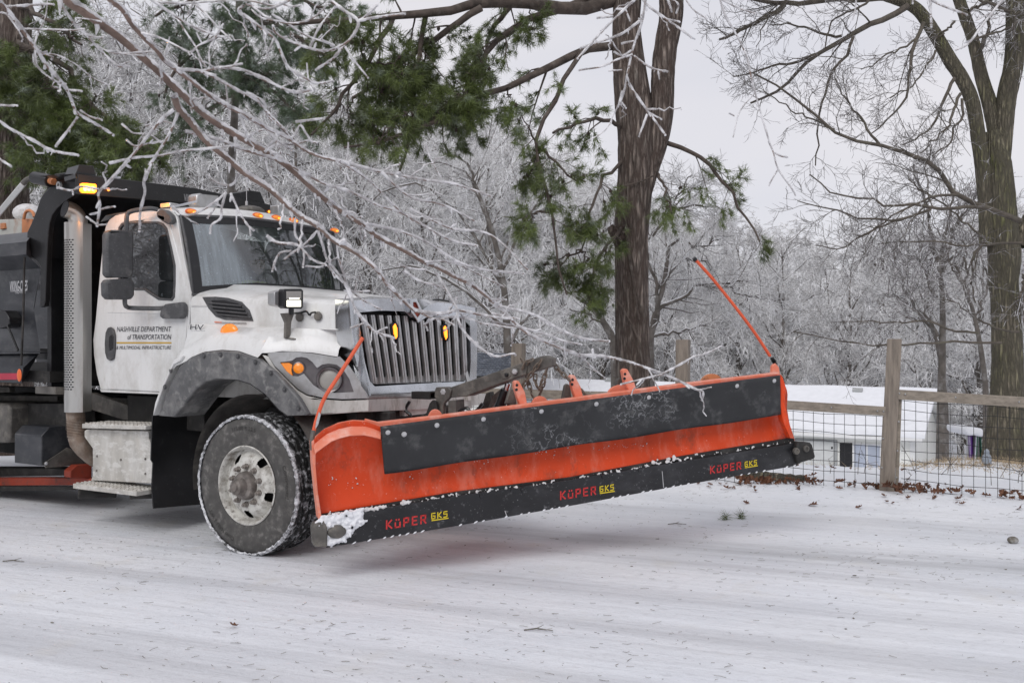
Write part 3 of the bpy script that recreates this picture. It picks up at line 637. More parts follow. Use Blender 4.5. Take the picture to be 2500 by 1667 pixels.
# grille
o_in = [(874, 763), (882, 822), (890, 881), (903, 930), (915, 943), (1030, 936), (1132, 931), (1146, 922), (1150, 880), (1150, 828), (1147, 778), (1110, 775), (1060, 771), (1040, 775), (1021, 788), (1003, 774), (987, 760), (930, 758)]
o_out = [(852, 735), (858, 800), (866, 868), (888, 955), (897, 964), (1030, 956), (1150, 948), (1163, 938), (1165, 870), (1165, 800), (1160, 752), (1120, 743), (1068, 738), (1046, 746), (1021, 764), (1000, 744), (985, 731), (920, 729)]
o_rear = [(818, 731), (819, 800), (828, 868), (878, 960), (892, 972), (1030, 964), (1155, 957), (1172, 945), (1172, 870), (1170, 800), (1164, 750), (1120, 741), (1070, 735), (1046, 732), (1021, 730), (1000, 728), (985, 727), (905, 724)]
gu = lambda p: .70 + .06 * roofcurve(p.y)
r0 = [U1(x, y, .64) for x, y in o_in]; r1 = [U1(x, y, .735) for x, y in o_in]; r2 = [U1(x, y, .745) for x, y in o_out]; r3 = [U1(x, y, .57) for x, y in o_rear]
for k in (9, 8, 7, 6): r3[k] = Vector((.55, 2 * VC - .37, r3[k].z))
gs = MB().loft([r0, r1, r2, [a.lerp(b, .3) + Vector((.02, 0, .0)) for a, b in zip(r2, r3)], r3], True, False); gs.f = gs.f
grille = gs.build('grille_surround', 'chrome', truck, ang=35, bevel=0)
MB().slab(SV(.43, [(817, 733), (840, 735), (872, 775), (884, 880), (902, 966), (868, 925), (848, 893), (829, 872), (822, 845)]), (0, .02, 0)).build('grille_side_panel', 'chrome', grille)
low = [(888, 957), (897, 965), (1030, 957), (1155, 949), (1160, 954), (1160, 962), (1030, 968), (897, 974), (880, 972)]
MB().slab(SU(.742, low), (-.12, 0, 0)).build('lower_grille_trim', 'dchrome', grille, bevel=.008)
MB().slab([p + Vector((-.06, 0, 0)) for p in r0], (-.02, 0, 0)).build('radiator_screen', 'nigh', grille)
scr = MB()
for k in range(34): z = 1.26 + .017 * k; scr.box((.585, VC, z), (.008, 1.5, .006))
for k in range(70): scr.box((.583, .42 + 1.5 * k / 69, 1.53), (.006, .005, .55))
scr.build('radiator_mesh', 'dark', grille, kind='stuff')
for i in range(13):
    t = i / 12; xb = 800 + .268 * (436 + t * 826); xt = 800 + .268 * (338 + t * 900); yb = 640 + .268 * (1106 - 26 * t)
    yt = 640 + .268 * (478 + 22 * t)
    dx = abs(xt - 1021)
    if dx < 36: yt = max(yt, 788 - .62 * dx)
    if i in (1, 2): yt += 0
    b = MB()
    for s_, w in ((-2.9, 2.6), (2.4, 3.2)):
        b.slab(SU(.715, [(xt + s_ - w / 1.4, yt), (xt + s_ + w / 1.4, yt), (xb + s_ + w / 1.4, yb), (xb + s_ - w / 1.4, yb)]), (-.03, 0, 0))
    b.slab(SU(.705, [(xt - 4, yt), (xt + 4, yt), (xb + 4, yb), (xb - 4, yb)]), (-.03, 0, 0))
    b.build('grille_bar', 'dchrome', grille, bevel=.003)
MB().slab(SU(.69, zpts(800, 640, .268, [(430, 1050), (1290, 1022), (1285, 1085), (440, 1112)])), (-.02, 0, 0)).build('lower_grille_lip', 'dchrome', grille, bevel=.004)
em = zpts(800, 640, .268, [(748, 335), (800, 330), (885, 480), (828, 552), (775, 470)])
emo = [(1001, 729), (1017, 728), (1037, 768), (1021, 786), (1005, 764)]; emi = [(1009, 738), (1016, 737.5), (1028, 766), (1020, 775), (1011, 761)]
MB().slab(SU(.775, emo), (-.05, 0, 0), [SU(.775, emi)]).build('diamond_emblem', 'chrome', grille, bevel=.004)
MB().slab(SU(.757, emi), (-.02, 0, 0)).build('emblem_center', 'rubr', grille)
for pts in ([(966, 790), (970, 800), (971, 820), (968, 827), (963, 815), (961, 797)], [(1088, 795), (1092, 804), (1093, 822), (1090, 829), (1086, 818), (1084, 800)]):
    so_ = MB().slab(SU(.735, [(x + (x - pts[0][0]) * .4 + (-3 if k > 3 else 2), y + (4 if y > 810 else -5)) for k, (x, y) in enumerate(pts)]), (-.03, 0, 0)).build('grille_strobe', 'nigh', truck, bevel=.004)
    MB().slab(SU(.742, pts), (-.015, 0, 0)).build('strobe_lens', 'amberlit', so_, bevel=.003)
# front corners: headlamp bezel, lamps, lower white corner, bumper
def corner(side):
    c = MB().slab([C1(x, y, .0) for x, y in bez], loc(TO - CN * .03), [[C1(x, y) for x, y in cup]]).build('headlamp_bezel', 'dchrome', truck, bevel=.008)
    cupb = MB().slab([C1(x, y, -.045) for x, y in cup], loc(TO - CN * .02)).build('lamp_cup', 'lensdk', c)
    cw_ = MB(); A = [C1(x, y, -.003) for x, y in cup]; cc = sum(A, Vector()) / len(A); cw_.loft([A, [p + loc(TO - CN * .05) for p in A]], True); cw_.build('lamp_cup_wall', 'chrome', c, ang=40)
    cnl = loc(TO + CN)
    p = C1(729.5, 898.5, -.03); m_ = MB(); m_.lathe([(.046, -.03), (.046, .012), (.040, .014)], p, cnl, 26); m_.build('lamp_ring', 'lensdk', c)
    m_ = MB(); m_.lathe([(.041, .008), (.03, .016), (.015, .020), (0, .021)], p, cnl, 26); m_.build('turn_signal', 'amber', c)
    MB().slab([C1(x, y, -.015) for x, y in ((684, 886), (705, 885.5), (713, 890), (711, 905), (714, 917), (700, 907))], loc(TO - CN * .02)).build('side_marker', 'amber', c, bevel=.004)
    p = C1(805, 927, -.03); m_ = MB(); m_.lathe([(.098, -.05), (.100, .02), (.093, .034), (.080, .030), (.075, .0)], p, cnl, 34); m_.build('headlamp_housing', 'lensdk', c)
    m_ = MB(); m_.lathe([(.077, .010), (.055, .018), (.028, .022), (0, .023)], p, cnl, 34); m_.build('headlamp', 'lens', c)
    return c
cup = [(683, 884), (700, 882), (713, 880), (722, 873), (736, 871), (750, 874), (763, 884), (774, 898), (786, 890), (803, 887), (822, 890), (838, 902), (853, 925), (864, 957), (840, 958), (817, 959), (790, 955), (765, 940), (750, 922), (742, 912), (728, 919), (714, 918), (698, 905)]
bzo = corner(0)
wc = [(640, 866), (656, 870), (672, 898), (703, 930), (727, 953), (749, 966), (790, 975), (835, 978), (900, 976), (900, 1004), (785, 1012.5), (751, 1014), (728, 973), (703, 944), (674, 912)]
MB().slab([C1(x, y, -.008) for x, y in wc], loc(TO - CN * .03)).build('lower_corner_panel', 'whited', truck, bevel=.004)
bp_ = [(889, 975), (1060, 967), (1200, 961), (1206, 986), (1033, 999), (889, 1005.5)]
bu = lambda p: .70
P = SU(.735, bp_); bumper = MB().slab(P, (-.08, 0, 0)).build('bumper', 'whited', truck, bevel=.006)
for o in [bzo]:
    m_ = mirror(o)
    for ch_ in o.children: mirror(ch_, parent=m_)
mirror([o for o in truck.children if o.name.startswith('lower_corner_panel')][0])
MB().slab([(.72, 1.0, 1.0), (.72, 1.0, 1.16), (.72, 2.0, 1.16), (.72, 2.0, 1.0)], (-.05, 0, 0)).build('bumper_backing', 'whited', truck)
# side vent, badge, marker lamp, mirrors
vp = [(493, 725), (525, 724), (556, 727), (590, 737), (609, 757), (618, 784), (585, 782), (548, 780.5), (526, 773), (509, 754)]
hv = lambda x: .215 + .10 * (x - 470) / 340
def HS(px, py, off=0):                                       # point on the hood's side panel
    v = .3
    for _ in range(5):
        p = V1(px, py, v - off); s = min(1, max(0, (p.x + .88) / 1.46)); t = min(1, max(0, (p.z - 1.75) / .19)); v = (.215 + .135 * s) * (1 - t) + (.215 + .155 * s ** 1.2) * t
    return V1(px, py, v - off)
vent = MB().slab([HS(x, y, .008) for x, y in vp], (0, .006, 0)).build('side_vent', 'plas', truck, bevel=.003)
vi = [(516, 733), (548, 733), (582, 741), (598, 757), (606, 776), (580, 775), (548, 774), (533, 768), (520, 754)]
MB().slab([HS(x, y, .0095) for x, y in vi], (0, .003, 0)).build('vent_opening', 'nigh', vent)
for k in range(4):
    t = (k + .3) / 4; y0 = 737 + 38 * t; x0 = 503 + 30 * t; x1 = 586 + 30 * t
    MB().slab([HS(x0, y0 - 3, .022), HS(x1, y0 + 5, .022), HS(x1, y0 + 8, .022), HS(x0, y0 + .5, .022)], (0, .012, 0)).build('vent_slat', 'plas', vent, bevel=.002)
MB().slab([HS(x, y, .012) for x, y in ((466, 745), (505, 745), (505, 747), (466, 747))], (0, .004, 0)).build('badge_seam', 'white', truck)
badge = text('HV', .062, 'navy', V1(466, 804, .196), V1(500, 805.5, .196) - V1(466, 804, .196), (0, 0, 1), truck, 'model_badge', shear=.1, bold=.0, fit=(V1(500, 805.5, .196) - V1(466, 804, .196)).length)
for v_ in badge.data.vertices: v_.co.y = .186
sidetext('DURAPOWER', 467, 501, (808.6, 808.9), 2.6, 'silver', v=.186, parent=badge, shear=0)
def FS(px, py, v): return V1(px, py, v)
pm = V1(560, 809, .13); md = MB(); md.ell(pm, .095, .035, .062, 16, 8); mk = md.build('marker_lamp', 'amber', truck)
MB().ell(pm + Vector((0, .0, -.03)), .105, .045, .025, 16, 6).build('marker_base', 'chrome', mk)
MB().slab([HS(x, y, .012) for x, y in ((523, 785), (541, 786), (541, 788), (523, 787))], (0, .006, 0)).build('side_reflector', 'orref', truck)
MB().slab([HS(x, y, .012) for x, y in ((541, 786), (600, 787.5), (600, 789.5), (541, 788))], (0, .006, 0)).build('hood_trim_strip', 'dchrome', truck)
def mirror_unit():
    pts = [(262, 572), (266, 563), (275, 561), (320, 562), (327, 568), (327, 668), (322, 677), (270, 678), (262, 670)]
    a = MB().slab(SU(-1.36, pts), (-.09, .01, 0)).build('side_mirror', 'plas', truck, bevel=.022)
    pts = [(258, 690), (263, 682), (322, 679), (329, 688), (330, 722), (322, 731), (268, 731), (259, 722)]
    MB().slab(SU(-1.36, pts), (-.09, .01, 0)).build('convex_mirror', 'plas', a, bevel=.022)
    pu = -.24
    arm = [U1(309, 566, -1.38), U1(309, 535, -1.38), V1(312, 522, .05), V1(325, 515, .08), V1(365, 509, .13), V1(385, 512, .17)]
    MB().tube(spline(arm, 18).tolist(), .019, 8).build('mirror_arm', 'plas', a)
    MB().slab(SV(.155, [(380, 520), (390, 510), (404, 513), (416, 524), (421, 538), (416, 546), (406, 547), (395, 540), (383, 531)]), (0, .05, 0)).build('arm_mount', 'plas', a, bevel=.014)
    arm = [U1(305, 728, -1.38), U1(305, 742, -1.38), V1(311, 750, .03), V1(325, 752, .06), V1(380, 753, .14), V1(400, 752, .16)]
    MB().tube(spline(arm, 18).tolist(), .019, 8).build('mirror_arm', 'plas', a)
    MB().slab(SV(.145, [(388, 772), (391, 752), (402, 742), (440, 737), (446, 742), (446, 770), (440, 778), (396, 778)]), (0, .055, 0)).build('arm_mount', 'plas', a, bevel=.014)
    MB().tube([U1(306, 676, -1.40), U1(306, 684, -1.40)], .02, 8).build('mirror_joint', 'plas', a)
    return a
mu = mirror_unit(); m2 = mirror(mu)
for c in list(mu.children): mirror(c, parent=m2)
# roof lamps, horn and light boxes, antenna
for x, y in ((468.5, 517), (631, 526.5), (676, 532), (717.6, 538.5), (818, 563)):
    p = uncurve(x, y, lambda v: brow_u(v) - .008); b = MB(); b.ell(p, .022, .055, .022, 16, 8)
    l = b.build('clearance_lamp', 'amber', truck); MB().ell(p + Vector((-.006, 0, 0)), .02, .066, .028, 16, 8).build('lamp_bezel', 'orref', l)
    MB().ell(p + Vector((.019, .01, -.004)), .006, .02, .009, 10, 6).build('lit_bulb', 'amberlit', l)
def rooflamp(pxs, u):
    P = SU(u, pxs); return MB().slab(P, (-.12, 0, 0)).build('roof_work_lamp', 'dchrome', truck, bevel=.015)
rooflamp([(481, 476), (490, 471), (497, 474), (535, 478), (536, 503), (528, 508), (486, 505), (480, 498)], -1.25)
rooflamp([(680, 500), (694, 500), (723, 508), (723, 524), (680, 522)], -1.25)
MB().slab(SV(.3, [(389, 497), (415, 494), (417, 505), (390, 508)]), (0, .1, 0)).build('roof_air_horn', 'dchrome', truck, bevel=.01)
MB().tube([V1(417, 507, .3), U1(480, 492, -1.2)], .012, 6).build('horn_pipe', 'chrome', truck)
ab = U1(602, 507, -1.3); MB().tube([ab, ab + Vector((0, 0, .06))], .012, 8).tube([ab + Vector((0, 0, .06)), ab + Vector((0, 0, .30))], .0035, 5).build('antenna', 'silver', truck)
MB().ell(U1(612, 515, -1.3), .12, .14, .05, 16, 8).build('roof_dome', 'grim', truck)
# hood mounted plow lamps
def plowlamp():
    u = .30
    h = MB().slab(SU(u, [(692, 710), (696, 705), (736, 705), (741, 709), (741, 750), (737, 754), (698, 753), (692, 748)]), (-.06, 0, 0)).build('plow_lamp', 'black', truck, bevel=.006)
    MB().slab(SU(u + .004, [(700, 711), (736, 711), (736, 730), (700, 730)]), (-.008, 0, 0)).build('upper_lens', 'lens', h, bevel=.002)
    MB().slab(SU(u + .004, [(701, 733), (735, 733), (735, 748.5), (701, 748.5)]), (-.008, 0, 0)).build('lit_lens', 'led', h, bevel=.002)
    MB().slab(SU(u + .004, [(706, 727), (731, 727), (731, 729.8), (706, 729.8)]), (-.004, 0, 0)).build('lit_strip', 'led', h)
    MB().slab(SU(u - .05, [(670, 714), (674, 711), (693, 707), (693, 750), (674, 746), (670, 742)]), (-.07, 0, 0)).build('lamp_side_pod', 'dchrome', h, bevel=.006)
    MB().slab(SU(u - .045, [(680, 716), (691, 714), (691, 745), (680, 743)]), (-.005, 0, 0)).build('side_pod_lens', 'lensdk', h)
    MB().slab(SU(u - .03, [(689, 765), (720, 763), (712, 785), (709, 829), (698, 825), (699, 788)]), (-.025, 0, 0)).build('lamp_bracket', 'grim', h, bevel=.004)
    MB().tube([U1(711, 753, u - .03), U1(711, 768, u - .03)], .02, 8).build('lamp_swivel', 'black', h)
    b = U1(713, 829, u - .03); MB().lathe([(0, .006), (.045, .006), (.048, -.004), (0, -.006)], b, (0, .25, 1), 18).build('bracket_foot', 'grim', h)
    cb = [U1(720, 765, u - .04)] + [HS(x, y, .03) for x, y in ((735, 763), (748, 760), (756, 770), (760, 764), (770, 762))]
    MB().tube(spline(cb, 16).tolist(), .008, 6).build('lamp_cable', 'black', h)
    for x, y in ((731, 774), (776, 772)):
        p = HS(x, y, .012); MB().lathe([(0, -.012), (.03, -.012), (.036, -.004), (.036, .006)], p, (0, 1, 0), 18).build('hood_latch', 'grim', h)
    return h
pl = plowlamp(); p2 = mirror(pl)
for c in list(pl.children): mirror(c, parent=p2)
# dump body
db = MB(); UE = -6.5
prof = [(84, 565, .12), (65, 590, -.05), (64, 621, -.05), (100, 655, .12), (82, 751, .14), (98, 858, .12), (57, 898, -.05), (53, 935, -.05), (53, 936, .3)]
A = [V1(x, y, v) for x, y, v in prof]
db.loft([A, [Vector((UE, p.y, p.z)) for p in A]], False); db.add(A, [(0, 1, 2, 3), (5, 6, 7, 8), (3, 4, 5, 8)])
body = db.build('dump_body', 'bedside', truck, ang=12)
mirror(body)
FWU = -2.55; zt_ = V1(115, 619, .0).z
MB().box((FWU - .04, VC, (1.2 + 3.0) / 2), (.06, 2.16, 1.84)).build('dump_front_wall', 'black', truck)
MB().box((-4.5, VC, 1.28), (3.9, 2.2, .1)).build('dump_floor', 'dark', truck)
bandpx = [(66, 567), (78, 542.5), (89.5, 512.6), (98, 486), (106, 473), (123, 456), (133, 449), (131, 431), (133, 425), (166, 420), (184, 423), (191, 435), (214, 441), (197, 462), (177, 479), (156, 493), (138, 509), (126, 526), (120, 546), (117, 571), (114, 629), (110, 734), (107, 747), (97, 750), (98, 690), (100, 655), (92, 640), (66, 618)]
sh = MB().slab(SV(.02, bandpx), (0, .05, 0)).build('cab_shield', 'black', truck, bevel=.006)
inner = SV(.03, [(214, 441), (197, 462), (177, 479), (156, 493), (138, 509), (126, 526), (120, 546), (117, 571), (115, 629)])
MB().loft([inner, [p + Vector((0, 2.0, 0)) for p in inner]], False).build('shield_canopy', 'black', sh)
LU = -1.78
lip = [(236, 432), (300, 441), (480, 466), (592, 484), (668, 502), (667, 523), (560, 512), (470, 500), (380, 491), (236, 478)]
lipo = MB().slab(SU(LU, [(190, 424), (236, 430), (480, 460), (660, 500), (665, 522), (480, 498), (236, 477), (195, 473)]), (-.05, 0, 0)).build('shield_lip', 'black', sh, bevel=.006)
tp = MB(); a0 = U1(190, 424, LU); b0 = U1(664, 501, LU); tp.add([a0, b0, b0 + Vector((-.55, 0, .03)), a0 + Vector((-.55, 0, .03))], [(0, 1, 2, 3)]); tp.build('shield_top', 'black', sh)
def lightbox(px, dx):
    q = [(x + dx[0], y + dx[1]) for x, y in px]; return MB().slab(SU(-1.80, q), (-.22, .04, .0)).build('strobe_housing', 'black', sh, bevel=.006)
lightbox([(193, 402), (229, 405), (237, 438), (186, 436), (184, 425)], (0, 0))
MB().slab(SU(-1.80, [(587, 470), (612, 465), (636, 469), (648, 497), (596, 495), (588, 488)]), (-.2, 0, 0)).build('strobe_housing', 'black', sh, bevel=.006)
MB().slab(SU(-1.76, [(198, 449), (203, 447), (233, 449), (237, 453), (237, 468), (232, 472), (203, 471), (198, 466)]), (-.04, 0, 0)).build('shield_strobe', 'amberlit', sh, bevel=.006)
for cx_ in (208, 217, 227): p = U1(cx_, 461, -1.755); MB().ell(p, .012, .018, .022, 10, 6).build('strobe_bulb', 'hot', sh)
for x, y in ((265, 463), (657, 517)): p = U1(x, y, -1.765); MB().ell(p, .01, .014, .014, 10, 6).build('shield_marker_lamp', 'amberlit', sh)
a = U1(449, 492, LU + .006); b = U1(481, 496.5, LU + .006); text('VIKING', .105, 'silver', a, b - a, (0, 0, 1), sh, fit=(b - a).length)
q0 = V1(147, 452, .0); MB().lathe([(.03, .0), (.03, -.02), (.017, -.02), (.017, 0)], q0, (0, 1, 0), 16).build('shield_eye', 'armw', sh)
a = V1(24, 712, .088); b = V1(67, 709, .088); text('VIKING-CIVES', .135, 'silver', a, b - a, (0, 0, 1), body, shear=.12, bold=.02, fit=(b - a).length)
a = V1(37, 717, .088); b = V1(63, 716, .088); text('MIDWEST', .05, 'silver', a, b - a, (0, 0, 1), body, fit=(b - a).length)
MB().slab([V1(-40, 911, -.056), V1(41, 911, -.056), V1(41, 926.5, -.056), V1(-40, 927, -.056)], (0, .004, 0)).build('red_stripe', 'redref', body)
p = V1(47, 916, -.055); MB().ell(p, .036, .008, .058, 18, 8).build('orange_reflector', 'orref', body)
MB().tube([V1(60, 628, -.04), V1(59, 650, -.03), V1(57, 760, -.03), V1(52, 892, -.055)], .011, 6).build('tarp_strap', 'dark', body)
MB().slab(SV(-.0, [(-5, 757), (12, 758), (22, 775), (23, 790), (18, 797), (-5, 803)]), (0, .12, 0)).build('tarp_motor', 'black', body, bevel=.008)
MB().tube([V1(19, 796, -.0), V1(44, 856, -.0)], .012, 6).build('motor_strut', 'black', body)
MB().slab(SV(.05, [(-20, 861), (98, 860), (96, 863), (-20, 864)]), (0, .1, 0)).build('lower_ledge', 'bedside', body)
# tarp arm, spreader hopper
ta = MB(); P = SV(-.02, [(0, 526), (0, 506), (55, 445), (60, 452), (8, 516)]); ta.tube([V1(-40, 565, -.02), V1(57, 449, -.02)], .035, 4)
arm = ta.build('tarp_arm', 'armw', truck, bevel=.006)
MB().tube(spline([V1(56, 448, -.02), V1(66, 439, -.02), V1(78, 434, -.02), V1(88, 434, -.02)], 10).tolist(), .024, 8).build('arm_elbow', 'grim', arm)
MB().tube([V1(84, 434, -.02), V1(123, 442, -.02)], .056, 12).build('arm_cylinder', 'black', arm, bevel=.006)
MB().tube([V1(123, 442, -.02), V1(132, 444, -.02)], .03, 10).build('arm_pivot', 'copper', arm)
hp_ = MB().slab(SV(.45, [(-30, 537), (52, 534), (53, 575), (-30, 578)]), (0, 1.1, 0)).build('salt_hopper', 'sander', truck, bevel=.01)
MB().slab(SV(.44, [(53, 533), (78, 535), (74, 575), (53, 575)]), (0, .08, 0)).build('hopper_end_plate', 'copper', hp_, bevel=.006)
MB().slab(SV(.43, [(0, 545), (10, 544), (12, 558), (0, 560)]), (0, .05, 0)).build('hopper_clip', 'copper', hp_, bevel=.004)
MB().tube(spline([V1(58, 535, .4), V1(62, 520, .4), V1(70, 514, .4), V1(80, 519, .4), V1(84, 530, .4)], 14).tolist(), .015, 8).build('lifting_loop', 'copper', hp_)
MB().ell(V1(68, 521, .75), .16, .14, .10, 14, 8).build('snow_lump', 'snowd', hp_)
# under body: beam, tank, battery box, scraper
MB().slab(SV(.55, [(-60, 965), (140, 966), (140, 981), (-60, 982)]), (0, .1, 0)).build('subframe_beam', 'grim', truck, bevel=.004)
MB().slab(SV(.5, [(-60, 944), (22, 944), (24, 958), (-60, 959)]), (0, .06, 0)).build('hoist_tube', 'grim', truck, bevel=.006)
MB().slab(SV(.12, [(-120, 984), (16, 985), (24, 992), (22, 1076), (14, 1081), (-120, 1082)]), (0, .5, 0)).build('fuel_tank', 'grim', truck, bevel=.03)
MB().slab(SV(.3, [(24, 985), (160, 985), (165, 1050), (24, 1080)]), (0, .3, 0)).build('valve_box', 'dark', truck, bevel=.01)
bb = []; f0 = [V1(x, y, v) for x, y, v in ((101, 1064, .07), (101, 1138, .07), (101, 1140, .55))]
uu = V1(101, 1064, .07).x; u0_ = V1(35, 1064, .07).x; z_a = V1(101, 1064, .07).z; z_b = V1(101, 1137, .07).z
MB().slab([(uu, .07, z_b), (uu, .07, z_a), (uu, .15, z_a + .075), (uu, .62, z_a + .075), (uu, .62, z_b)], (u0_ - uu, 0, 0)).build('battery_box', 'bedside', truck, bevel=.008)
MB().slab(SU(uu + .02, [(108, 1130), (165, 1092), (225, 1118), (225, 1132), (112, 1142)]), (-.015, 0, 0)).build('box_bracket', 'grim', truck, bevel=.003)
p = U1(113, 1131, uu + .03); MB().ell(p, .012, .016, .016, 10, 6).build('bolt', 'silver', truck)
MB().slab(SV(.5, [(-80, 1143), (170, 1144), (170, 1160), (-80, 1165)]), (0, .2, 0)).build('scraper_hanger', 'dark', truck, bevel=.006)
MB().slab(SV(.45, [(-80, 1166), (205, 1166), (225, 1168), (222, 1184), (-80, 1186)]), (0, .08, 0)).build('underbody_scraper', 'rubr', truck, bevel=.006)
MB().slab(SV(.44, [(-80, 1187), (180, 1187), (180, 1196), (-80, 1199)]), (0, .05, 0)).build('scraper_edge', 'dark', truck, bevel=.004)
MB().slab(SU(V1(205, 1160, .4).x, [(190, 1135), (225, 1133), (224, 1166), (172, 1166), (172, 1150)]), (-.1, 0, 0)).build('scraper_arm', 'rubr', truck, bevel=.006)
# rear axle wheels behind the body, same build
for u in (-4.6, -5.9):
    for src in (wn1,):
        c = src.copy(); COL.objects.link(c); c.parent = truck; c.location = (u, .02, 0)
        for k in src.children:
            if not k.name.startswith('lettering'):
                d = k.copy(); COL.objects.link(d); d.parent = c
# amber light thrown by the lit strobe
pl_ = bpy.data.lights.new('strobe_light', 'POINT'); pl_.energy = 5; pl_.color = (1, .36, .05); pl_.shadow_soft_size = .06
po = bpy.data.objects.new('strobe_light', pl_); COL.objects.link(po); po.parent = truck; po.location = U1(217, 470, -1.66)
# ------------------------------------------------------------------ the plow
NP_ = W(775, 1330, 6.08); FP_ = W(1985, 1115, 7.45); BD = Vector((FP_.x - NP_.x, FP_.y - NP_.y, 0)).normalized(); BN = Vector((BD.y, -BD.x, 0))
plow = empty('snow_plow', (NP_.x, NP_.y, 0), math.atan2(BD.y, BD.x))
tag(plow, 'orange snow plow with black rubber flap and cutting edge, raised before the truck', 'snow plow')
PW = Vector((NP_.x, NP_.y, 0))
def bl(p): q = Vector(p) - PW; return Vector((q.dot(BD), -q.dot(BN), q.z))      # x along blade, -y towards the front
def B1(px, py, off=0.): return bl(hitplane(px, py, PW + BN * off, BN))
def BV(px, py, v): return bl(hitplane(px, py, TO + TV * v, TV))
topl = [(766, 1073), (785, 1051), (810, 1038), (840, 1029.5), (865, 1026.5), (895, 1029), (928, 1041), (1119, 1016), (1400, 981), (1669, 946), (1903, 914)]
botl = [(781, 1264), (800, 1262), (824, 1257), (850, 1251), (880, 1245), (905, 1241), (938, 1235), (1119, 1208), (1394, 1173), (1669, 1122), (1938, 1076)]
ofs = [(0, .15), (.12, .12), (.3, .055), (.5, .02), (.7, .02), (.85, .04), (1, .075)]
def boff(t): return float(np.interp(t, [a for a, _ in ofs], [b for _, b in ofs]))
rows = 14; cols = []
for k in range(len(topl) - 1):
    for s_ in np.linspace(0, 1, 5, endpoint=False): cols.append((k + s_))
cols.append(len(topl) - 1)
g = []
for c in cols:
    k = min(int(c), len(topl) - 2); f = c - k
    tx, ty = [topl[k][i] * (1 - f) + topl[k + 1][i] * f for i in (0, 1)]; bx, by = [botl[k][i] * (1 - f) + botl[k + 1][i] * f for i in (0, 1)]
    r = []
    for j in range(rows + 1):
        t = j / rows; x = tx + (bx - tx) * t; y = ty + (by - ty) * t
        w = max(0, (c - 9)) if c > 9 else 0
        x += w * (np.interp(t, [0, .25, .5, .75, 1], [2, 9, -2, -4, 0]))
        w2 = max(0, 1 - c / 1.2); x -= w2 * 9 * math.sin(math.pi * t) * 1.0
        r.append(B1(x, y, boff(t)))
    g.append(r)
mb = MB(); nr = rows + 1
mb.add([p for r in g for p in r], [(i * nr + j, i * nr + j + 1, (i + 1) * nr + j + 1, (i + 1) * nr + j) for i in range(len(g) - 1) for j in range(rows)])
mold = mb.build('moldboard', 'orange', plow, ang=60)
q = mold.modifiers.new('t', 'SOLIDIFY'); q.thickness = .014; q.offset = -1
# rolled top flange, curled near end, left edge plate
fo_ = [(895, 1023), (926, 1031), (1084, 1013), (1380, 974), (1669, 936), (1886, 911), (1903, 908), (1903, 915), (1669, 947), (1400, 982), (1119, 1017), (928, 1042), (895, 1031)]
MB().slab([B1(x, y, .11) for x, y in fo_], (0, .08, 0)).build('top_flange', 'paleor', plow, bevel=.006)
oc = [(762, 1078), (767.6, 1066), (792, 1046), (826, 1031), (860.6, 1024.5), (895, 1026), (915, 1033), (930, 1043)]
ic = [(770, 1109), (772, 1104), (809, 1077), (830, 1069), (854, 1063), (888, 1061.5), (910, 1066), (929, 1071)]
cu = MB(); cu.loft([[B1(x, y, .06) for x, y in oc], [B1((x + x2) / 2, (y + y2) / 2, .17) for (x, y), (x2, y2) in zip(oc, ic)], [B1(x, y, .20) for x, y in ic], [B1(x, y + 1.5, .15) for x, y in ic]], False)
cu.build('curled_end', 'paleor', plow, ang=50)
ep = [(761, 1078), (768, 1072), (771, 1106), (771, 1140), (776, 1199), (785, 1258), (778, 1268), (770, 1199), (763, 1130)]
MB().slab([B1(x, y, .15) for x, y in ep], (0, .12, 0)).build('end_plate', 'paleor', plow, bevel=.004)
rp = [(1903, 914), (1911, 920), (1921, 951), (1917, 966), (1918, 990), (1926, 1028), (1940, 1070), (1930, 1070), (1912, 1028), (1906, 990), (1907, 952)]
MB().slab([B1(x, y, .155) for x, y in rp], (0, .06, 0)).build('end_plate', 'orange', plow, bevel=.004)
# rubber flap with its bolts
TL, TR_, BR, BL = (928, 1040.5), (1902.5, 915.5), (1904, 1012), (938, 1156)
NCf, NRf = 44, 8; g = []
rg = random.Random(5)
for i in range(NCf + 1):
    s_ = i / NCf; r = []
    for j in range(NRf + 1):
        t = j / NRf
        x = (TL[0] * (1 - s_) + TR_[0] * s_) * (1 - t) + (BL[0] * (1 - s_) + BR[0] * s_) * t; y = (TL[1] * (1 - s_) + TR_[1] * s_) * (1 - t) + (BL[1] * (1 - s_) + BR[1] * s_) * t
        r.append(B1(x, y + 1.2 * t * math.sin(s_ * 23), .185 - .05 * t + .006 * math.sin(s_ * 31 + t * 3) * t + .003 * rg.random() - (.012 if 2 == j else 0)))
    g.append(r)
mb = MB(); nr = NRf + 1; mb.add([p for r in g for p in r], [(i * nr + j, i * nr + j + 1, (i + 1) * nr + j + 1, (i + 1) * nr + j) for i in range(NCf) for j in range(NRf)])
flap = mb.build('rubber_flap', 'rubflap', plow, ang=70); q = flap.modifiers.new('t', 'SOLIDIFY'); q.thickness = .012; q.offset = 1
bolt = None
for x, y in [(947, 1055), (1066.6, 1037.7), (1180, 1022.6), (1321.5, 1003.6), (1455.7, 985.8), (1583.8, 969.3), (1799, 941.5), (1890, 929), (987, 1060)]:
    p = B1(x, y, .19)
    if bolt is None:
        b = MB(); b.lathe([(.019, .008), (.017, -.004), (.009, -.009), (0, -.010)], (0, 0, 0), (0, 1, 0), 14); bolt = b.build('flap_bolt', 'silver', flap); o = bolt
    else: o = bolt.copy(); COL.objects.link(o)
    o.parent = flap; o.location = p
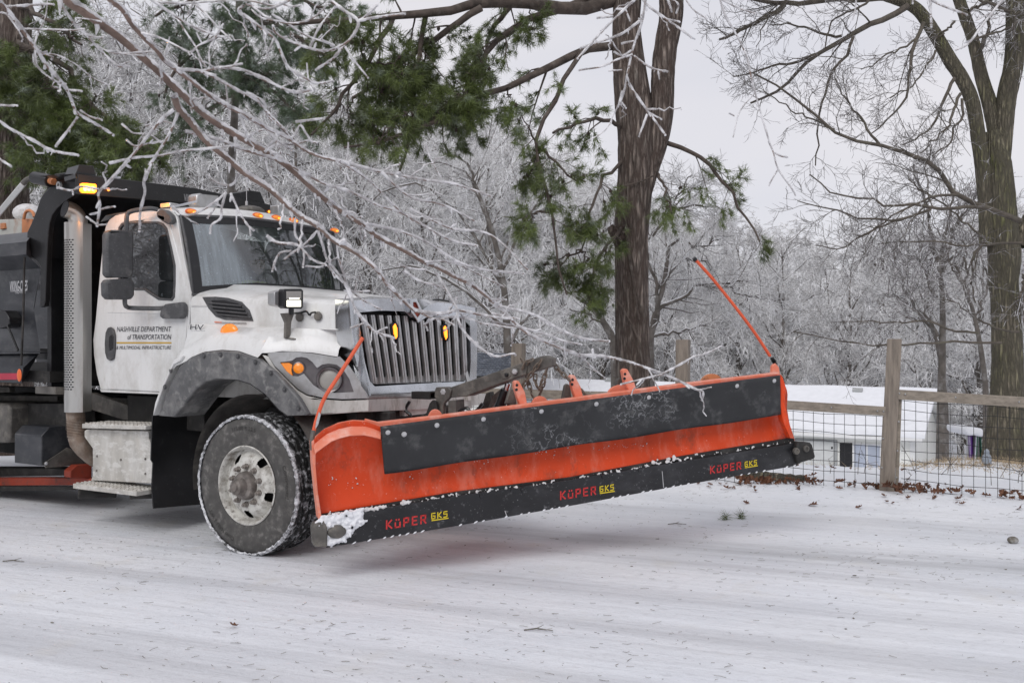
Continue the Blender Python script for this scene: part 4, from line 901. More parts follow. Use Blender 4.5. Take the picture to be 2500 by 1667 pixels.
# cutting edge
cel = [(781, 1264), (1119, 1209), (1380, 1172), (1669, 1125), (1938, 1081), (1949, 1136), (1669, 1184), (1400, 1233.4), (1119, 1283), (797, 1337), (790, 1330)]
ced = MB().slab([B1(x, y, .13) for x, y in cel], (0, .05, 0)).build('cutting_edge', 'edge', plow, bevel=.006)
MB().slab([B1(x, y, .105) for x, y in [(781, 1256), (1119, 1200), (1394, 1165), (1669, 1113), (1938, 1068), (1940, 1086), (1669, 1130), (1394, 1178), (1119, 1214), (781, 1270)]], (0, .06, 0)).build('backing_strip', 'dark', plow)
rb_ = MB().slab([B1(x, y, .17) for x, y in [(1947, 1078), (1979, 1080), (1984, 1085), (1992, 1115), (1988, 1120), (1957, 1129), (1949, 1134), (1944, 1110)]], (0, .09, 0)).build('end_shoe', 'dark', plow, bevel=.014)
for x, y in ((1944, 1101), (1968, 1095)):
    p = B1(x, y, .175); MB().lathe([(.028, .01), (.026, -.01), (.016, -.012), (.014, -.004), (0, -.004)], p, (0, 1, 0), 14).build('shoe_bolt', 'grim', rb_)
lb_ = MB().slab([B1(x, y, .17) for x, y in [(761, 1287), (766, 1280), (792, 1270), (800, 1290), (799, 1336), (768, 1335), (764, 1328)]], (0, .09, 0)).build('end_shoe', 'grim', plow, bevel=.012)
sv_ = MB()
for k in range(62):
    t = (k + .5) / 62; x = 800 + (1949 - 800) * t; y = np.interp(x, [797, 1119, 1400, 1669, 1949], [1337, 1283, 1233.4, 1184, 1136])
    if rg.random() < .25: continue
    p = B1(x, y - 1.2, .133); rr = Matrix.Rotation(-.5, 3, 'Y'); sv_.ell(p, .009 + .010 * rg.random(), .007, .0035 + .0025 * rg.random(), 8, 5, rr)
sv_.build('snow_bead', 'snow', ced, kind='stuff')
for x0, y0, x1, y1 in ((1402, 1150, 1402, 1150),):
    pass
for x, y in ((1176, 1210), (1251, 1198), (1277, 1194), (1474, 1163), (1563, 1146)):
    p = B1(x, y, .133); MB().lathe([(.018, .004), (.016, -.005), (.008, -.005), (0, -.003)], p, (0, 1, 0), 12).build('edge_bolt', 'edge', ced)
MB().slab([B1(x, y, .1315) for x, y in ((1232, 1246), (1233.6, 1246), (1238, 1259), (1236, 1259))], (0, .003, 0)).build('edge_joint', 'silver', ced)
MB().slab([B1(x, y, .1315) for x, y in ((1616, 1150), (1617.5, 1150), (1621, 1190), (1619.4, 1190))], (0, .003, 0)).build('edge_joint', 'silver', ced)
# block lettering drawn stroke by stroke
GLY = {'K': [[(0, 0), (0, 1)], [(.62, 1), (.12, .5), (.66, 0)]], 'U': [[(0, .58), (0, 0), (.62, 0), (.62, .58)], [(.14, .93), (.14, .97)], [(.48, .93), (.48, .97)]],
       'P': [[(0, 0), (0, 1), (.6, 1), (.6, .45), (0, .45)]], 'E': [[(.58, 1), (0, 1), (0, 0), (.58, 0)], [(0, .5), (.5, .5)]],
       'R': [[(0, 0), (0, 1), (.6, 1), (.6, .45), (0, .45)], [(.3, .45), (.64, 0)]], 'G': [[(.62, 1), (0, 1), (0, 0), (.62, 0), (.62, .5), (.3, .5)]],
       '5': [[(.6, 1), (0, 1), (0, .55), (.6, .55), (.6, 0), (0, 0)]], 'S': [[(.6, 1), (0, 1), (0, .55), (.6, .55), (.6, 0), (0, 0)]]}
def blocks(s, A, Bp, h, m, name, w=.20, under=False):
    A = Vector(A); Bp = Vector(Bp); xd = (Bp - A); n = len(s); Lg = xd.length; xd.normalize(); yd = Vector((0, 0, 1)); cw_ = Lg / (n * .92 - .2); sx = cw_ * .80
    b = MB(); nrm = Vector((0, -.003, 0))
    for i, c in enumerate(s):
        for st_ in GLY[c]:
            for (x0, y0), (x1, y1) in zip(st_[:-1], st_[1:]):
                p = Vector((x0 * sx, y0 * h, 0)); q_ = Vector((x1 * sx, y1 * h, 0)); d = (q_ - p); d = d.normalized() if d.length > 1e-9 else Vector((1, 0, 0)); wv = w * h
                e = Vector((-d.y, d.x, 0)) * wv / 2; p = p - d * wv * .48; q_ = q_ + d * wv * .48
                cr_ = [p + e, q_ + e, q_ - e, p - e]; k = 0
                P = [A + xd * (c_.x + i * cw_ * .92) + yd * (c_.y) for c_ in cr_]; b.add(P, [(0, 1, 2, 3)])
    if under:
        P = [A + xd * (-.05 * h) + yd * (-.42 * h), A + xd * (Lg) + yd * (-.42 * h), A + xd * Lg + yd * (-.22 * h), A + xd * (-.05 * h) + yd * (-.22 * h)]; b.add(P, [(0, 1, 2, 3)])
    return b.build(name, m, ced, smooth=False)
LO = .1335
for k1, k2, kh, g1, g2, gh in (((944, 1290), (1044, 1275), 19, (1054, 1266), (1095, 1260), 13), ((1369, 1218), (1458, 1205), 18, (1465, 1200), (1501, 1194.5), 12.5), ((1735, 1155), (1812, 1143), 16, (1819, 1138), (1850, 1133), 10.5)):
    a = B1(*k1, LO); b = B1(*k2, LO); h = B1(k1[0], k1[1] - kh, LO).z - a.z; blocks('KUPER', a, b, h, 'redl', 'brand_lettering')
    a = B1(*g1, LO); b = B1(*g2, LO); h = B1(g1[0], g1[1] - gh, LO).z - a.z; blocks('GK5', a, b, h, 'yell', 'model_lettering', under=True)
# snow crust caught above the edge and on the near corner
def crust(name, items, parent, m='snowd', seed=2, vox=.006):
    rg = random.Random(seed); b = MB()
    for p, r in items:
        for _ in range(4):
            d = Vector((rg.gauss(0, 1), rg.gauss(0, 1), rg.gauss(0, 1))) * r * .55
            R = Matrix.Rotation(rg.random() * 6, 3, Vector((rg.random(), rg.random(), rg.random() + .1)).normalized()); s_ = r * rg.uniform(.45, .9)
            b.ell(p + d, s_ * rg.uniform(.8, 1.4), s_, s_ * rg.uniform(.6, 1), 7, 5, R)
    o = b.build(name, m, parent, kind='stuff', ang=80)
    q = o.modifiers.new('r', 'REMESH'); q.mode = 'VOXEL'; q.voxel_size = vox; q.use_smooth_shade = True
    tx = bpy.data.textures.new('lump', 'CLOUDS'); tx.noise_scale = .025; q = o.modifiers.new('d', 'DISPLACE'); q.texture = tx; q.strength = .012; q.mid_level = .5
    return o
it = []
for k in range(260):
    x = 800 + 1130 * rg.random() ** 1.1; y = np.interp(x, [781, 1119, 1394, 1669, 1938], [1262, 1206, 1170, 1120, 1076]); it.append((B1(x, y + rg.uniform(-3, 3), .125), rg.uniform(.005, .011) * (1.2 if x < 1000 else .75)))
for k in range(12):
    x = rg.uniform(1480, 1760); y = np.interp(x, [1394, 1669, 1938], [1170, 1120, 1076]); it.append((B1(x, y + rg.uniform(-8, 1), .12), rg.uniform(.006, .016)))
crust('snow_crust', it, plow, seed=4)
it = []
for k in range(330):
    x = rg.uniform(775, 885); lo = np.interp(x, [775, 800, 830, 860, 885], [1300, 1335, 1325, 1300, 1275]); hi = np.interp(x, [775, 800, 885], [1272, 1256, 1245])
    if x > 845 and rg.random() < .45: continue
    y = rg.uniform(hi, lo)
    if (x - 822) ** 2 / 700 + (y - 1296) ** 2 / 300 < .8: continue
    it.append((B1(x, y, .137), rg.uniform(.008, .020)))
crust('packed_snow', it, plow, 'snow', 8)
MB().ell(B1(822, 1297, .15), .065, .03, .045, 14, 8).build('muddy_lug', 'grim', plow)
it = [(B1(rg.uniform(800, 1480), 0, 0), 0)] * 0
for cx_, cy_, n_, sx_, sy_ in ((815, 1172, 10, 14, 10), (1000, 1160, 9, 30, 10), (1140, 1135, 12, 60, 12), (1340, 1105, 16, 45, 10), (1480, 1090, 14, 70, 8), (1560, 1085, 12, 40, 6), (860, 1180, 9, 20, 14)):
    for _ in range(n_):
        x = rg.gauss(cx_, sx_ * .5); y = rg.gauss(cy_, sy_ * .5) - (x - cx_) * .13; it.append((B1(x, y, .046), rg.uniform(.002, .0055)))
crust('snow_fleck', it, plow, 'snowd', 9, .003)
# ribs, lugs and links standing behind the blade
def bslab(name, pts, off, th, m, bevel=.006): return MB().slab([B1(x, y, off) for x, y in pts], (0, th, 0)).build(name, m, plow, bevel=bevel)
for pts in ([(1256, 932), (1262, 928), (1268, 931), (1282, 957), (1289, 993), (1272, 995), (1262, 966), (1256, 945)], [(1392, 919), (1397, 914), (1404, 917), (1418, 944), (1426, 976), (1408, 979), (1398, 950)], [(1520, 905), (1526, 899), (1533, 902), (1548, 930), (1556, 955), (1538, 960), (1526, 935)]):
    o = bslab('trip_bracket', pts, .03, .05, 'paleor')
    for dx, dy in ((6, 8), (5, 19)):
        p = B1(pts[0][0] + dx, pts[0][1] + dy, .031); MB().lathe([(0, 0), (.011, 0), (.011, .004)], p, (0, 1, 0), 10).build('pin_hole', 'nigh', o)
    l = [(pts[0][0] - 22, pts[-1][1] + 42), (pts[0][0] - 12, pts[0][1] + 22), (pts[0][0] - 6, pts[0][1] + 17), (pts[0][0] + 1, pts[0][1] + 22), (pts[0][0] + 6, pts[-1][1] + 42)]
    bslab('trip_link', l, -.06, .04, 'grim', .008)
for x0, x1, yb, yt in ((1045, 1082, 1022, 1000), (1299, 1339, 985, 968), (1484, 1553, 960, 941), (1711, 1766, 934, 914)):
    n = 12; pts = [(x0 + (x1 - x0) * (1 - math.cos(math.pi * k / n)) / 2, yb + 5 - (yb + 5 - yt) * math.sin(math.pi * k / n) - (x1 - x0) * .06 * k / n) for k in range(n + 1)]
    bslab('rib_cap', pts, -.02, .025, 'paleor' if x0 < 1700 else 'copper')
for k in range(8):
    x = .35 + .46 * k; MB().slab([(x, .02, .45 + .05 * k), (x, .02, .95 + .02 * k), (x, .17, .9 + .02 * k), (x, .2, .5 + .05 * k)], (.02, 0, 0)).build('back_rib', 'orange', plow, bevel=.003)
MB().box((2.0, .28, .62), (3.2, .1, .12), Matrix.Rotation(-.055, 3, 'Y')).build('push_bar', 'orange', plow, bevel=.01)
# marker rods
def rod(pts, off, nm):
    P = spline([B1(x, y, off) for x, y in pts], 20).tolist(); return MB().tube(P, .013, 8).build(nm, 'orrod', plow)
def cracks(key, sc, dark, w):
    m = M[key]; nt = m.node_tree; lk = nt.links.new; b = nt.nodes['Principled BSDF']; t = nt.nodes['Texture Coordinate']
    mpn = nt.nodes.new('ShaderNodeMapping'); mpn.inputs['Scale'].default_value = sc; lk(t.outputs['Object'], mpn.inputs[0])
    nn = nt.nodes.new('ShaderNodeTexNoise'); nn.inputs['Scale'].default_value = 2.2; nn.inputs['Detail'].default_value = 4; lk(mpn.outputs[0], nn.inputs['Vector'])
    ad = nt.nodes.new('ShaderNodeMixRGB'); ad.blend_type = 'ADD'; ad.inputs[0].default_value = 1.0; lk(mpn.outputs[0], ad.inputs[1]); lk(nn.outputs['Color'], ad.inputs[2])
    v = nt.nodes.new('ShaderNodeTexVoronoi'); v.feature = 'DISTANCE_TO_EDGE'; v.inputs['Scale'].default_value = 1; lk(ad.outputs[0], v.inputs['Vector'])
    r = nt.nodes.new('ShaderNodeValToRGB'); r.color_ramp.elements[0].position = .02; r.color_ramp.elements[1].position = w; lk(v.outputs['Distance'], r.inputs[0])
    old = b.inputs['Base Color'].links[0].from_socket; mm = nt.nodes.new('ShaderNodeMixRGB'); mm.inputs[1].default_value = (*dark, 1); lk(r.outputs[0], mm.inputs[0]); lk(old, mm.inputs[2]); lk(mm.outputs[0], b.inputs['Base Color'])
    bp = nt.nodes.new('ShaderNodeBump'); bp.inputs['Strength'].default_value = 1; bp.inputs['Distance'].default_value = .03; lk(r.outputs[0], bp.inputs['Height'])
    if b.inputs['Normal'].links: lk(b.inputs['Normal'].links[0].from_socket, bp.inputs['Normal'])
    lk(bp.outputs[0], b.inputs['Normal'])
cracks('pbark', (17, 17, 2.6), (.075, .053, .043), .34); cracks('obark', (24, 24, 3.2), (.09, .08, .058), .36)
def frostrings():
    m = M['rubflap']; nt = m.node_tree; lk = nt.links.new; b = nt.nodes['Principled BSDF']; t = nt.nodes['Texture Coordinate']
    n = nt.nodes.new('ShaderNodeTexNoise'); n.inputs['Scale'].default_value = 17; n.inputs['Detail'].default_value = 3; lk(t.outputs['Object'], n.inputs['Vector'])
    r = nt.nodes.new('ShaderNodeValToRGB'); e = r.color_ramp.elements; e[0].position = .475; e[0].color = (0, 0, 0, 1); e[1].position = .50; e[1].color = (1, 1, 1, 1); q = e.new(.525); q.color = (0, 0, 0, 1); lk(n.outputs['Fac'], r.inputs[0])
    n2 = nt.nodes.new('ShaderNodeTexNoise'); n2.inputs['Scale'].default_value = 2.6; n2.inputs['Detail'].default_value = 4; lk(t.outputs['Object'], n2.inputs['Vector'])
    sx = nt.nodes.new('ShaderNodeSeparateXYZ'); lk(t.outputs['Object'], sx.inputs[0])
    g = nt.nodes.new('ShaderNodeMath'); g.operation = 'SUBTRACT'; g.inputs[1].default_value = 2.0; lk(sx.outputs[0], g.inputs[0])
    g2 = nt.nodes.new('ShaderNodeMath'); g2.operation = 'ABSOLUTE'; lk(g.outputs[0], g2.inputs[0]); g3 = nt.nodes.new('ShaderNodeMath'); g3.operation = 'MULTIPLY_ADD'; g3.inputs[1].default_value = -.16; lk(g2.outputs[0], g3.inputs[0]); lk(n2.outputs['Fac'], g3.inputs[2])
    r2 = nt.nodes.new('ShaderNodeValToRGB'); r2.color_ramp.elements[0].position = .40; r2.color_ramp.elements[1].position = .52; lk(g3.outputs[0], r2.inputs[0])
    mu = nt.nodes.new('ShaderNodeMath'); mu.operation = 'MULTIPLY'; lk(r.outputs[0], mu.inputs[0]); lk(r2.outputs[0], mu.inputs[1]); mu2 = nt.nodes.new('ShaderNodeMath'); mu2.operation = 'MULTIPLY'; mu2.inputs[1].default_value = .38; lk(mu.outputs[0], mu2.inputs[0])
    old = b.inputs['Base Color'].links[0].from_socket; mm = nt.nodes.new('ShaderNodeMixRGB'); mm.inputs[2].default_value = (.62, .63, .65, 1); lk(mu2.outputs[0], mm.inputs[0]); lk(old, mm.inputs[1]); lk(mm.outputs[0], b.inputs['Base Color'])
frostrings()
def specks(key, scale, lo, hi, col, amt, st=(1, 1, 1), detail=4):
    m = M[key]; nt = m.node_tree; lk = nt.links.new; b = nt.nodes['Principled BSDF']; t = nt.nodes['Texture Coordinate']
    q = nt.nodes.new('ShaderNodeMapping'); q.inputs['Scale'].default_value = st; lk(t.outputs['Object'], q.inputs[0])
    n = nt.nodes.new('ShaderNodeTexNoise'); n.inputs['Scale'].default_value = scale; n.inputs['Detail'].default_value = detail; n.inputs['Roughness'].default_value = .65; lk(q.outputs[0], n.inputs['Vector'])
    r = nt.nodes.new('ShaderNodeValToRGB'); r.color_ramp.elements[0].position = lo; r.color_ramp.elements[1].position = hi; lk(n.outputs['Fac'], r.inputs[0])
    mu = nt.nodes.new('ShaderNodeMath'); mu.operation = 'MULTIPLY'; mu.inputs[1].default_value = amt; lk(r.outputs[0], mu.inputs[0])
    old = b.inputs['Base Color'].links[0].from_socket; mm = nt.nodes.new('ShaderNodeMixRGB'); mm.inputs[2].default_value = (*col, 1); lk(mu.outputs[0], mm.inputs[0]); lk(old, mm.inputs[1]); lk(mm.outputs[0], b.inputs['Base Color'])
specks('orange', 5, .50, .72, (.72, .30, .22), .38, (1.6, 1, .5)); specks('orange', 60, .66, .72, (.8, .62, .58), .7); specks('orange', 3.2, .60, .70, (.09, .045, .035), .55, (1.2, 1, 1)); specks('orange', 26, .68, .73, (.10, .05, .04), .7, (1, 1, 3))
specks('white', 7, .52, .72, (.52, .50, .46), .28, (3, 3, .45)); specks('white', 55, .66, .72, (.32, .29, .25), .35)
specks('edge', 60, .66, .71, (.42, .42, .43), .6); specks('edge', 5, .5, .75, (.06, .06, .065), .7, (.5, 1, 1)); specks('black', 70, .70, .74, (.45, .45, .46), .6); specks('bedside', 70, .69, .74, (.4, .4, .41), .5); specks('bedside', 3, .48, .7, (.10, .10, .105), .6, (.5, 1, 1.5))
specks('salt', 8, .52, .60, (.74, .73, .70), .6, (1.2, 1, 2.6), 8); specks('flare', 9, .54, .66, (.44, .43, .41), .4, (1, 1, 1), 8); specks('dchrome', 12, .55, .7, (.34, .33, .31), .6, (2, 2, .8)); specks('plas', 40, .6, .7, (.3, .3, .3), .35, (1, 1, 2.5)); specks('rim', 22, .58, .64, (.14, .12, .10), .75, (1, 1, 1), 6); specks('rubber', 16, .55, .68, (.26, .245, .23), .5, (1, 1, 1), 8)
def icemat():
    m = M['ice']; nt = m.node_tree; lk = nt.links.new; b = nt.nodes['Principled BSDF']; o = nt.nodes['Material Output']
    tr = nt.nodes.new('ShaderNodeBsdfTransparent'); tr.inputs[0].default_value = (.93, .94, .96, 1); mxn = nt.nodes.new('ShaderNodeMixShader')
    n = nt.nodes.new('ShaderNodeTexNoise'); n.inputs['Scale'].default_value = 34; n.inputs['Detail'].default_value = 3; r = nt.nodes.new('ShaderNodeValToRGB')
    r.color_ramp.elements[0].position = .36; r.color_ramp.elements[1].position = .66; r.color_ramp.elements[0].color = (.0, .0, .0, 1); r.color_ramp.elements[1].color = (.68, .68, .68, 1)
    lk(nt.nodes['Texture Coordinate'].outputs['Object'], n.inputs['Vector']); lk(n.outputs['Fac'], r.inputs[0]); lk(r.outputs[0], mxn.inputs[0]); lk(b.outputs[0], mxn.inputs[1]); lk(tr.outputs[0], mxn.inputs[2]); lk(mxn.outputs[0], o.inputs[0])
icemat()
M['orrod'] = mat('orange_marker_rod', (.72, .11, .04), .45, var=.12, scale=9)
a = rod([(886, 824), (867, 854), (823, 923), (792, 972), (774, 1020), (765, 1056)], .12, 'marker_rod')
MB().tube([B1(765, 1050, .12), B1(762, 1070, .12), B1(763, 1098, .12)], .016, 8).build('rod_socket', 'grim', a)
MB().slab([B1(x, y, .14) for x, y in ((779, 1005), (783, 1012), (777, 1036), (770, 1047), (772, 1030))], (0, .01, 0)).build('tape_wrap', 'silver', a)
a = rod([(1697, 633), (1747, 689.5), (1830, 795), (1880, 869)], .0, 'marker_rod')
MB().tube([B1(1694, 630, .0), B1(1699, 636, .0)], .017, 8).build('rod_tip', 'black', a)
b = MB(); P = [B1(1884 + 9 * t, 873 + 15 * t, .0) for t in np.linspace(0, 1, 28)]; b.tube(P, [.013 + .006 * math.sin(k * 2.2) for k in range(28)], 8); b.build('rod_spring', 'black', a)
MB().slab([B1(x, y, .02) for x, y in ((1886, 893), (1893, 886), (1902, 896), (1905, 914), (1884, 914))], (0, .03, 0)).build('rod_mount', 'paleor', a, bevel=.004)
# ------------------------------------------------------------------ plow hitch and lift arm (bolted to the truck), chain
def TVs(v, pts): return SV(v, pts)
hz = zpts(1000, 820, .2551, [(235, 540), (250, 515), (390, 490), (1075, 268), (1110, 272), (1125, 300), (1120, 372), (1040, 400), (750, 500), (560, 575), (380, 590)])
la = MB().slab(SV(1.02, [(1083, 957), (1100, 945), (1274, 886), (1282, 888), (1286, 900), (1284, 915), (1200, 945), (1143, 967), (1098, 971)]), (0, .10, 0)).build('lift_arm', 'grim', truck, bevel=.008)
MB().slab(SV(1.04, [(1268, 890), (1318, 870), (1332, 868), (1348, 874), (1347, 894), (1334, 898), (1282, 914)]), (0, .07, 0)).build('arm_extension', 'grim', la, bevel=.006)
MB().slab(SV(1.015, [(1222, 912), (1236, 905), (1244, 908), (1247, 918), (1240, 924), (1226, 926)]), (0, .02, 0)).build('arm_plate', 'grim', la, bevel=.005)
for x, y, m_, r in ((1257.5, 907, 'silver', .022), (1083.5, 956, 'silver', .026), (1237, 915, 'nigh', .014)):
    p = V1(x, y, 1.01); MB().lathe([(r, .006), (r, -.012), (r * .7, -.016), (0, -.016)], p, (0, 1, 0), 6 if r > .02 else 12).build('arm_pin', m_, la)
hf = MB()
hf.slab(SV(1.0, [(1060, 955), (1064, 945), (1094, 944), (1101, 952), (1098, 970), (1083, 985), (1081, 1015), (1064, 1018), (1064, 975), (1060, 968)]), (0, .04, 0))
hf.slab(SV(1.12, [(1060, 955), (1064, 945), (1094, 944), (1101, 952), (1098, 970), (1083, 985), (1081, 1060), (1064, 1060), (1064, 975), (1060, 968)]), (0, .04, 0))
hf.build('hitch_tower', 'grim', truck, bevel=.008)
rt = MB(); P = SU(1.0, [(1049, 957), (1067, 956), (1067, 973), (1049, 975)]); rt.slab(P, (-.18, 0, 0), [SU(1.0, [(1052, 960), (1064, 959), (1064, 970), (1052, 972)])]).build('receiver_tube', 'dark', truck, bevel=.004)
MB().slab(SV(.95, [(1056, 976), (1064, 980), (1068, 1010), (1030, 1030), (1000, 1032), (1040, 1008), (1048, 985)]), (0, .03, 0)).build('hitch_plate', 'dark', truck, bevel=.005)
MB().slab(SV(1.0, [(1094, 978), (1113, 976), (1114, 1010), (1094, 1012)]), (0, .12, 0)).build('valve_block', 'grim', truck, bevel=.004)
MB().slab(SV(1.35, [(1186, 960), (1196, 956), (1200, 975), (1198, 1010), (1184, 1010), (1150, 1010), (1178, 985)]), (0, .06, 0)).build('hitch_post', 'dark', truck, bevel=.005)
MB().slab(SV(1.2, [(1202, 965), (1228, 945), (1234, 952), (1210, 980), (1196, 1000), (1190, 998)]), (0, .05, 0)).build('hitch_brace', 'grim', truck, bevel=.005)
cy = MB(); cy.tube([V1(1214, 1010, 1.1), V1(1236, 952, 1.1)], .042, 12); cy.build('lift_cylinder', 'black', truck)
MB().tube([V1(1236, 952, 1.1), V1(1241, 935, 1.1)], .024, 10).build('cylinder_rod', 'chrome', truck)
for pts in ([(1010, 1030), (1025, 1016), (1040, 1018), (1060, 1030)], [(1120, 1005), (1140, 995), (1150, 1008), (1165, 1000), (1178, 985)], [(1000, 980), (990, 1000), (1003, 1015), (990, 1030)]):
    MB().tube(spline([V1(x, y, 1.0) for x, y in pts], 14).tolist(), .013, 6).build('hydraulic_hose', 'black', truck)
# frame reaching out to the blade
MB().box((1.0, 1.17, .58), (1.1, .55, .10)).build('push_frame', 'orange', plow, bevel=.01); pf = bpy.data.objects['push_frame']
pf.data.transform(Matrix.Translation(-pf.data.vertices[0].co * 0)); 
for v_ in pf.data.vertices: w_ = TO + TU * v_.co.x + TV * v_.co.y; v_.co = bl(Vector((w_.x, w_.y, v_.co.z)))
ch_root = empty('chain', (NP_.x, NP_.y, 0), math.atan2(BD.y, BD.x)); tag(ch_root, 'rusty steel chain looped over the end of the plow lift arm', 'chain')
lk_me = None
def chain(pts, v, size=.052):
    global lk_me
    P = [BV(x, y, v) for x, y in pts]; d = [0]
    for a, b in zip(P[:-1], P[1:]): d.append(d[-1] + (b - a).length)
    n = max(2, int(d[-1] / (size * .72))); S = resample(P, n + 1)
    for i in range(n):
        a = Vector(S[i]); b = Vector(S[i + 1]); x, y, t = frame(b - a)
        if lk_me is None:
            c = MB(); L2, r = .5, .27; pr = [(L2 * .52 * 1 + .0, 0)]; pp = []
            for k in range(17):
                an = 2 * math.pi * k / 16; pp.append(Vector((r * math.cos(an), 0, r * math.sin(an) + (.27 if math.sin(an) > 0.01 else -.27 if math.sin(an) < -.01 else 0))))
            c.tube(pp, .105, 6, False); o = c.build('chain_link', 'chain', ch_root); lk_me = o.data
        else: o = bpy.data.objects.new('chain_link', lk_me); COL.objects.link(o); o.parent = ch_root
        R = Matrix((x, y, t)).transposed(); tw = Matrix.Rotation(math.pi / 4 + math.pi / 2 * (i % 2), 3, 'Z')
        o.matrix_local = Matrix.Translation((a + b) / 2) @ (R @ tw).to_4x4() @ Matrix.Scale(size, 4)
cz = lambda pts: zpts(1080, 820, .17007, pts)
chain(cz([(1420, 350), (1330, 470), (1230, 610), (1150, 730), (1130, 770)]), 1.02)
chain(cz([(1180, 420), (1215, 370), (1270, 350), (1300, 340)]), 1.02)
chain(cz([(1190, 400), (1230, 480), (1215, 560), (1240, 680), (1265, 780), (1290, 860), (1320, 900)]), 1.06)
chain(cz([(1335, 560), (1330, 660), (1375, 770), (1420, 700), (1455, 620), (1490, 520), (1500, 470)]), 1.06)
chain(cz([(1460, 640), (1430, 760), (1400, 850), (1370, 900)]), 1.10)
chain(cz([(1570, 350), (1640, 460), (1720, 540), (1800, 610), (1830, 640)]), 1.14)
chain(cz([(1990, 760), (2030, 830), (2090, 860), (2130, 900)]), 1.3)
chain(cz([(1130, 330), (1180, 400), (1150, 470)]), 1.0)
# ------------------------------------------------------------------ driver
def person():
    root = empty('person', TO + TU * -1.7 + TV * 1.68 + Vector((0, 0, 1.62)), TANG)
    tag(root, 'driver in dark clothes and a yellow-green and orange safety vest behind the windshield', 'person')
    J = {'pel': (0, 0, .10), 'bel': (.0, 0, .26), 'che': (-.02, 0, .44), 'nec': (.0, 0, .60), 'hea': (.03, 0, .74), 'top': (.02, 0, .86)}
    E = [('pel', 'bel', .15, .14), ('bel', 'che', .14, .17), ('che', 'nec', .17, .06), ('nec', 'hea', .06, .095), ('hea', 'top', .095, .07)]
    R_ = {'pel': .15, 'bel': .14, 'che': .17, 'nec': .062, 'hea': .098, 'top': .07}
    for s_, n in ((1, 'l'), (-1, 'r')):
        J['sh' + n] = (-.02, .2 * s_, .52); J['el' + n] = (.16, .26 * s_, .30); J['wr' + n] = (.33, .15 * s_, .40); J['ha' + n] = (.40, .12 * s_, .43); J['hi' + n] = (.05, .1 * s_, .06); J['kn' + n] = (.42, .14 * s_, .10); J['fo' + n] = (.50, .14 * s_, -.32); J['to' + n] = (.62, .14 * s_, -.36)
        R_.update({'sh' + n: .075, 'el' + n: .052, 'wr' + n: .032, 'ha' + n: .036, 'hi' + n: .10, 'kn' + n: .075, 'fo' + n: .05, 'to' + n: .045})
        E += [('che', 'sh' + n), ('sh' + n, 'el' + n), ('el' + n, 'wr' + n), ('wr' + n, 'ha' + n), ('pel', 'hi' + n), ('hi' + n, 'kn' + n), ('kn' + n, 'fo' + n), ('fo' + n, 'to' + n)]
        for f in range(5):
            nm = 'f%d%s' % (f, n); J[nm] = (.43 + .01 * f, .12 * s_ + (.02 * f - .05) * s_, .46 - .012 * f); J[nm + 'b'] = (.455, J[nm][1] - .01 * s_, .42 - .004 * f); R_[nm] = .010; R_[nm + 'b'] = .008; E += [('ha' + n, nm), (nm, nm + 'b')]
    nm = list(J); me = bpy.data.meshes.new('body'); me.from_pydata([J[k] for k in nm], [(nm.index(e[0]), nm.index(e[1])) for e in E], [])
    o = link('body', me, 'cloth', root); md = o.modifiers.new('s', 'SKIN'); o.modifiers.new('u', 'SUBSURF').levels = 1
    for i, k in enumerate(nm): me.skin_vertices[0].data[i].radius = (R_[k], R_[k]); me.skin_vertices[0].data[i].use_root = (k == 'pel')
    h = MB(); h.ell((.055, 0, .755), .085, .078, .115, 16, 12); h.ell((.145, 0, .745), .022, .016, .026, 8, 6); h.ell((.06, .082, .75), .016, .010, .03, 8, 6); h.ell((.06, -.082, .75), .016, .010, .03, 8, 6); h.build('head', 'skin', o)
    e = MB()
    for s_ in (1, -1): e.ell((.128, .032 * s_, .772), .010, .013, .009, 8, 6)
    e.ell((.128, 0, .70), .010, .026, .006, 8, 6); e.build('face_feature', 'hair', o)
    c = MB(); c.ell((.04, 0, .82), .10, .09, .075, 16, 8); c.build('knit_cap', 'hair', o)
    v = MB(); rings = []
    for z, a, b in ((.22, .165, .20), (.34, .185, .22), (.46, .195, .235), (.55, .14, .24), (.59, .09, .14)):
        rings.append([(-.02 + a * math.cos(t), b * math.sin(t), z) for t in np.linspace(0, 2 * math.pi, 20, endpoint=False)])
    v.loft(rings, True, False); vv = v.build('safety_vest', 'vest', o)
    for s_ in (1, -1): MB().slab([(.165, .06 * s_, .25), (.165, .10 * s_, .25), (.14, .11 * s_, .56), (.14, .07 * s_, .56)], (.03, 0, 0)).build('vest_stripe', 'vesto', vv)
person()
# ------------------------------------------------------------------ fence
fence = empty('wooden_fence', (FPT[0], FPT[1], 0)); tag(fence, 'weathered wooden post fence with wire mesh panels beyond the plow', 'fence')
FN3 = Vector((-FNRM[0], -FNRM[1], 0)).normalized(); FD3 = Vector((FDIR[0], FDIR[1], 0)); FO = Vector((FPT[0], FPT[1], 0))
def FW(px, py, off=0): return hitplane(px, py, FO + FN3 * off, FN3) - FO
def fpost(px, top, lean=0., w=.142):
    b = FW(px, 1150); b.z = Z(FO.x + b.x, FO.y + b.y) - .1; t = FW(px, top); X = FD3 * (w / 2); Y = FN3 * (w / 2); L_ = FD3 * lean
    rings = [[c + s for s in (X + Y, -X + Y, -X - Y, X - Y)] for c in (Vector((b.x, b.y, b.z)) + L_, Vector((t.x, t.y, t.z)))]
    return MB().loft(rings, True, True).build('post', 'wood', fence, bevel=.008)
posts = [(2184, 827, .077), (1668, 829, .02), (1266, 838, .03), (905, 842, 0), (2760, 850, 0), (3420, 880, 0)]
for p in posts: fpost(*p)
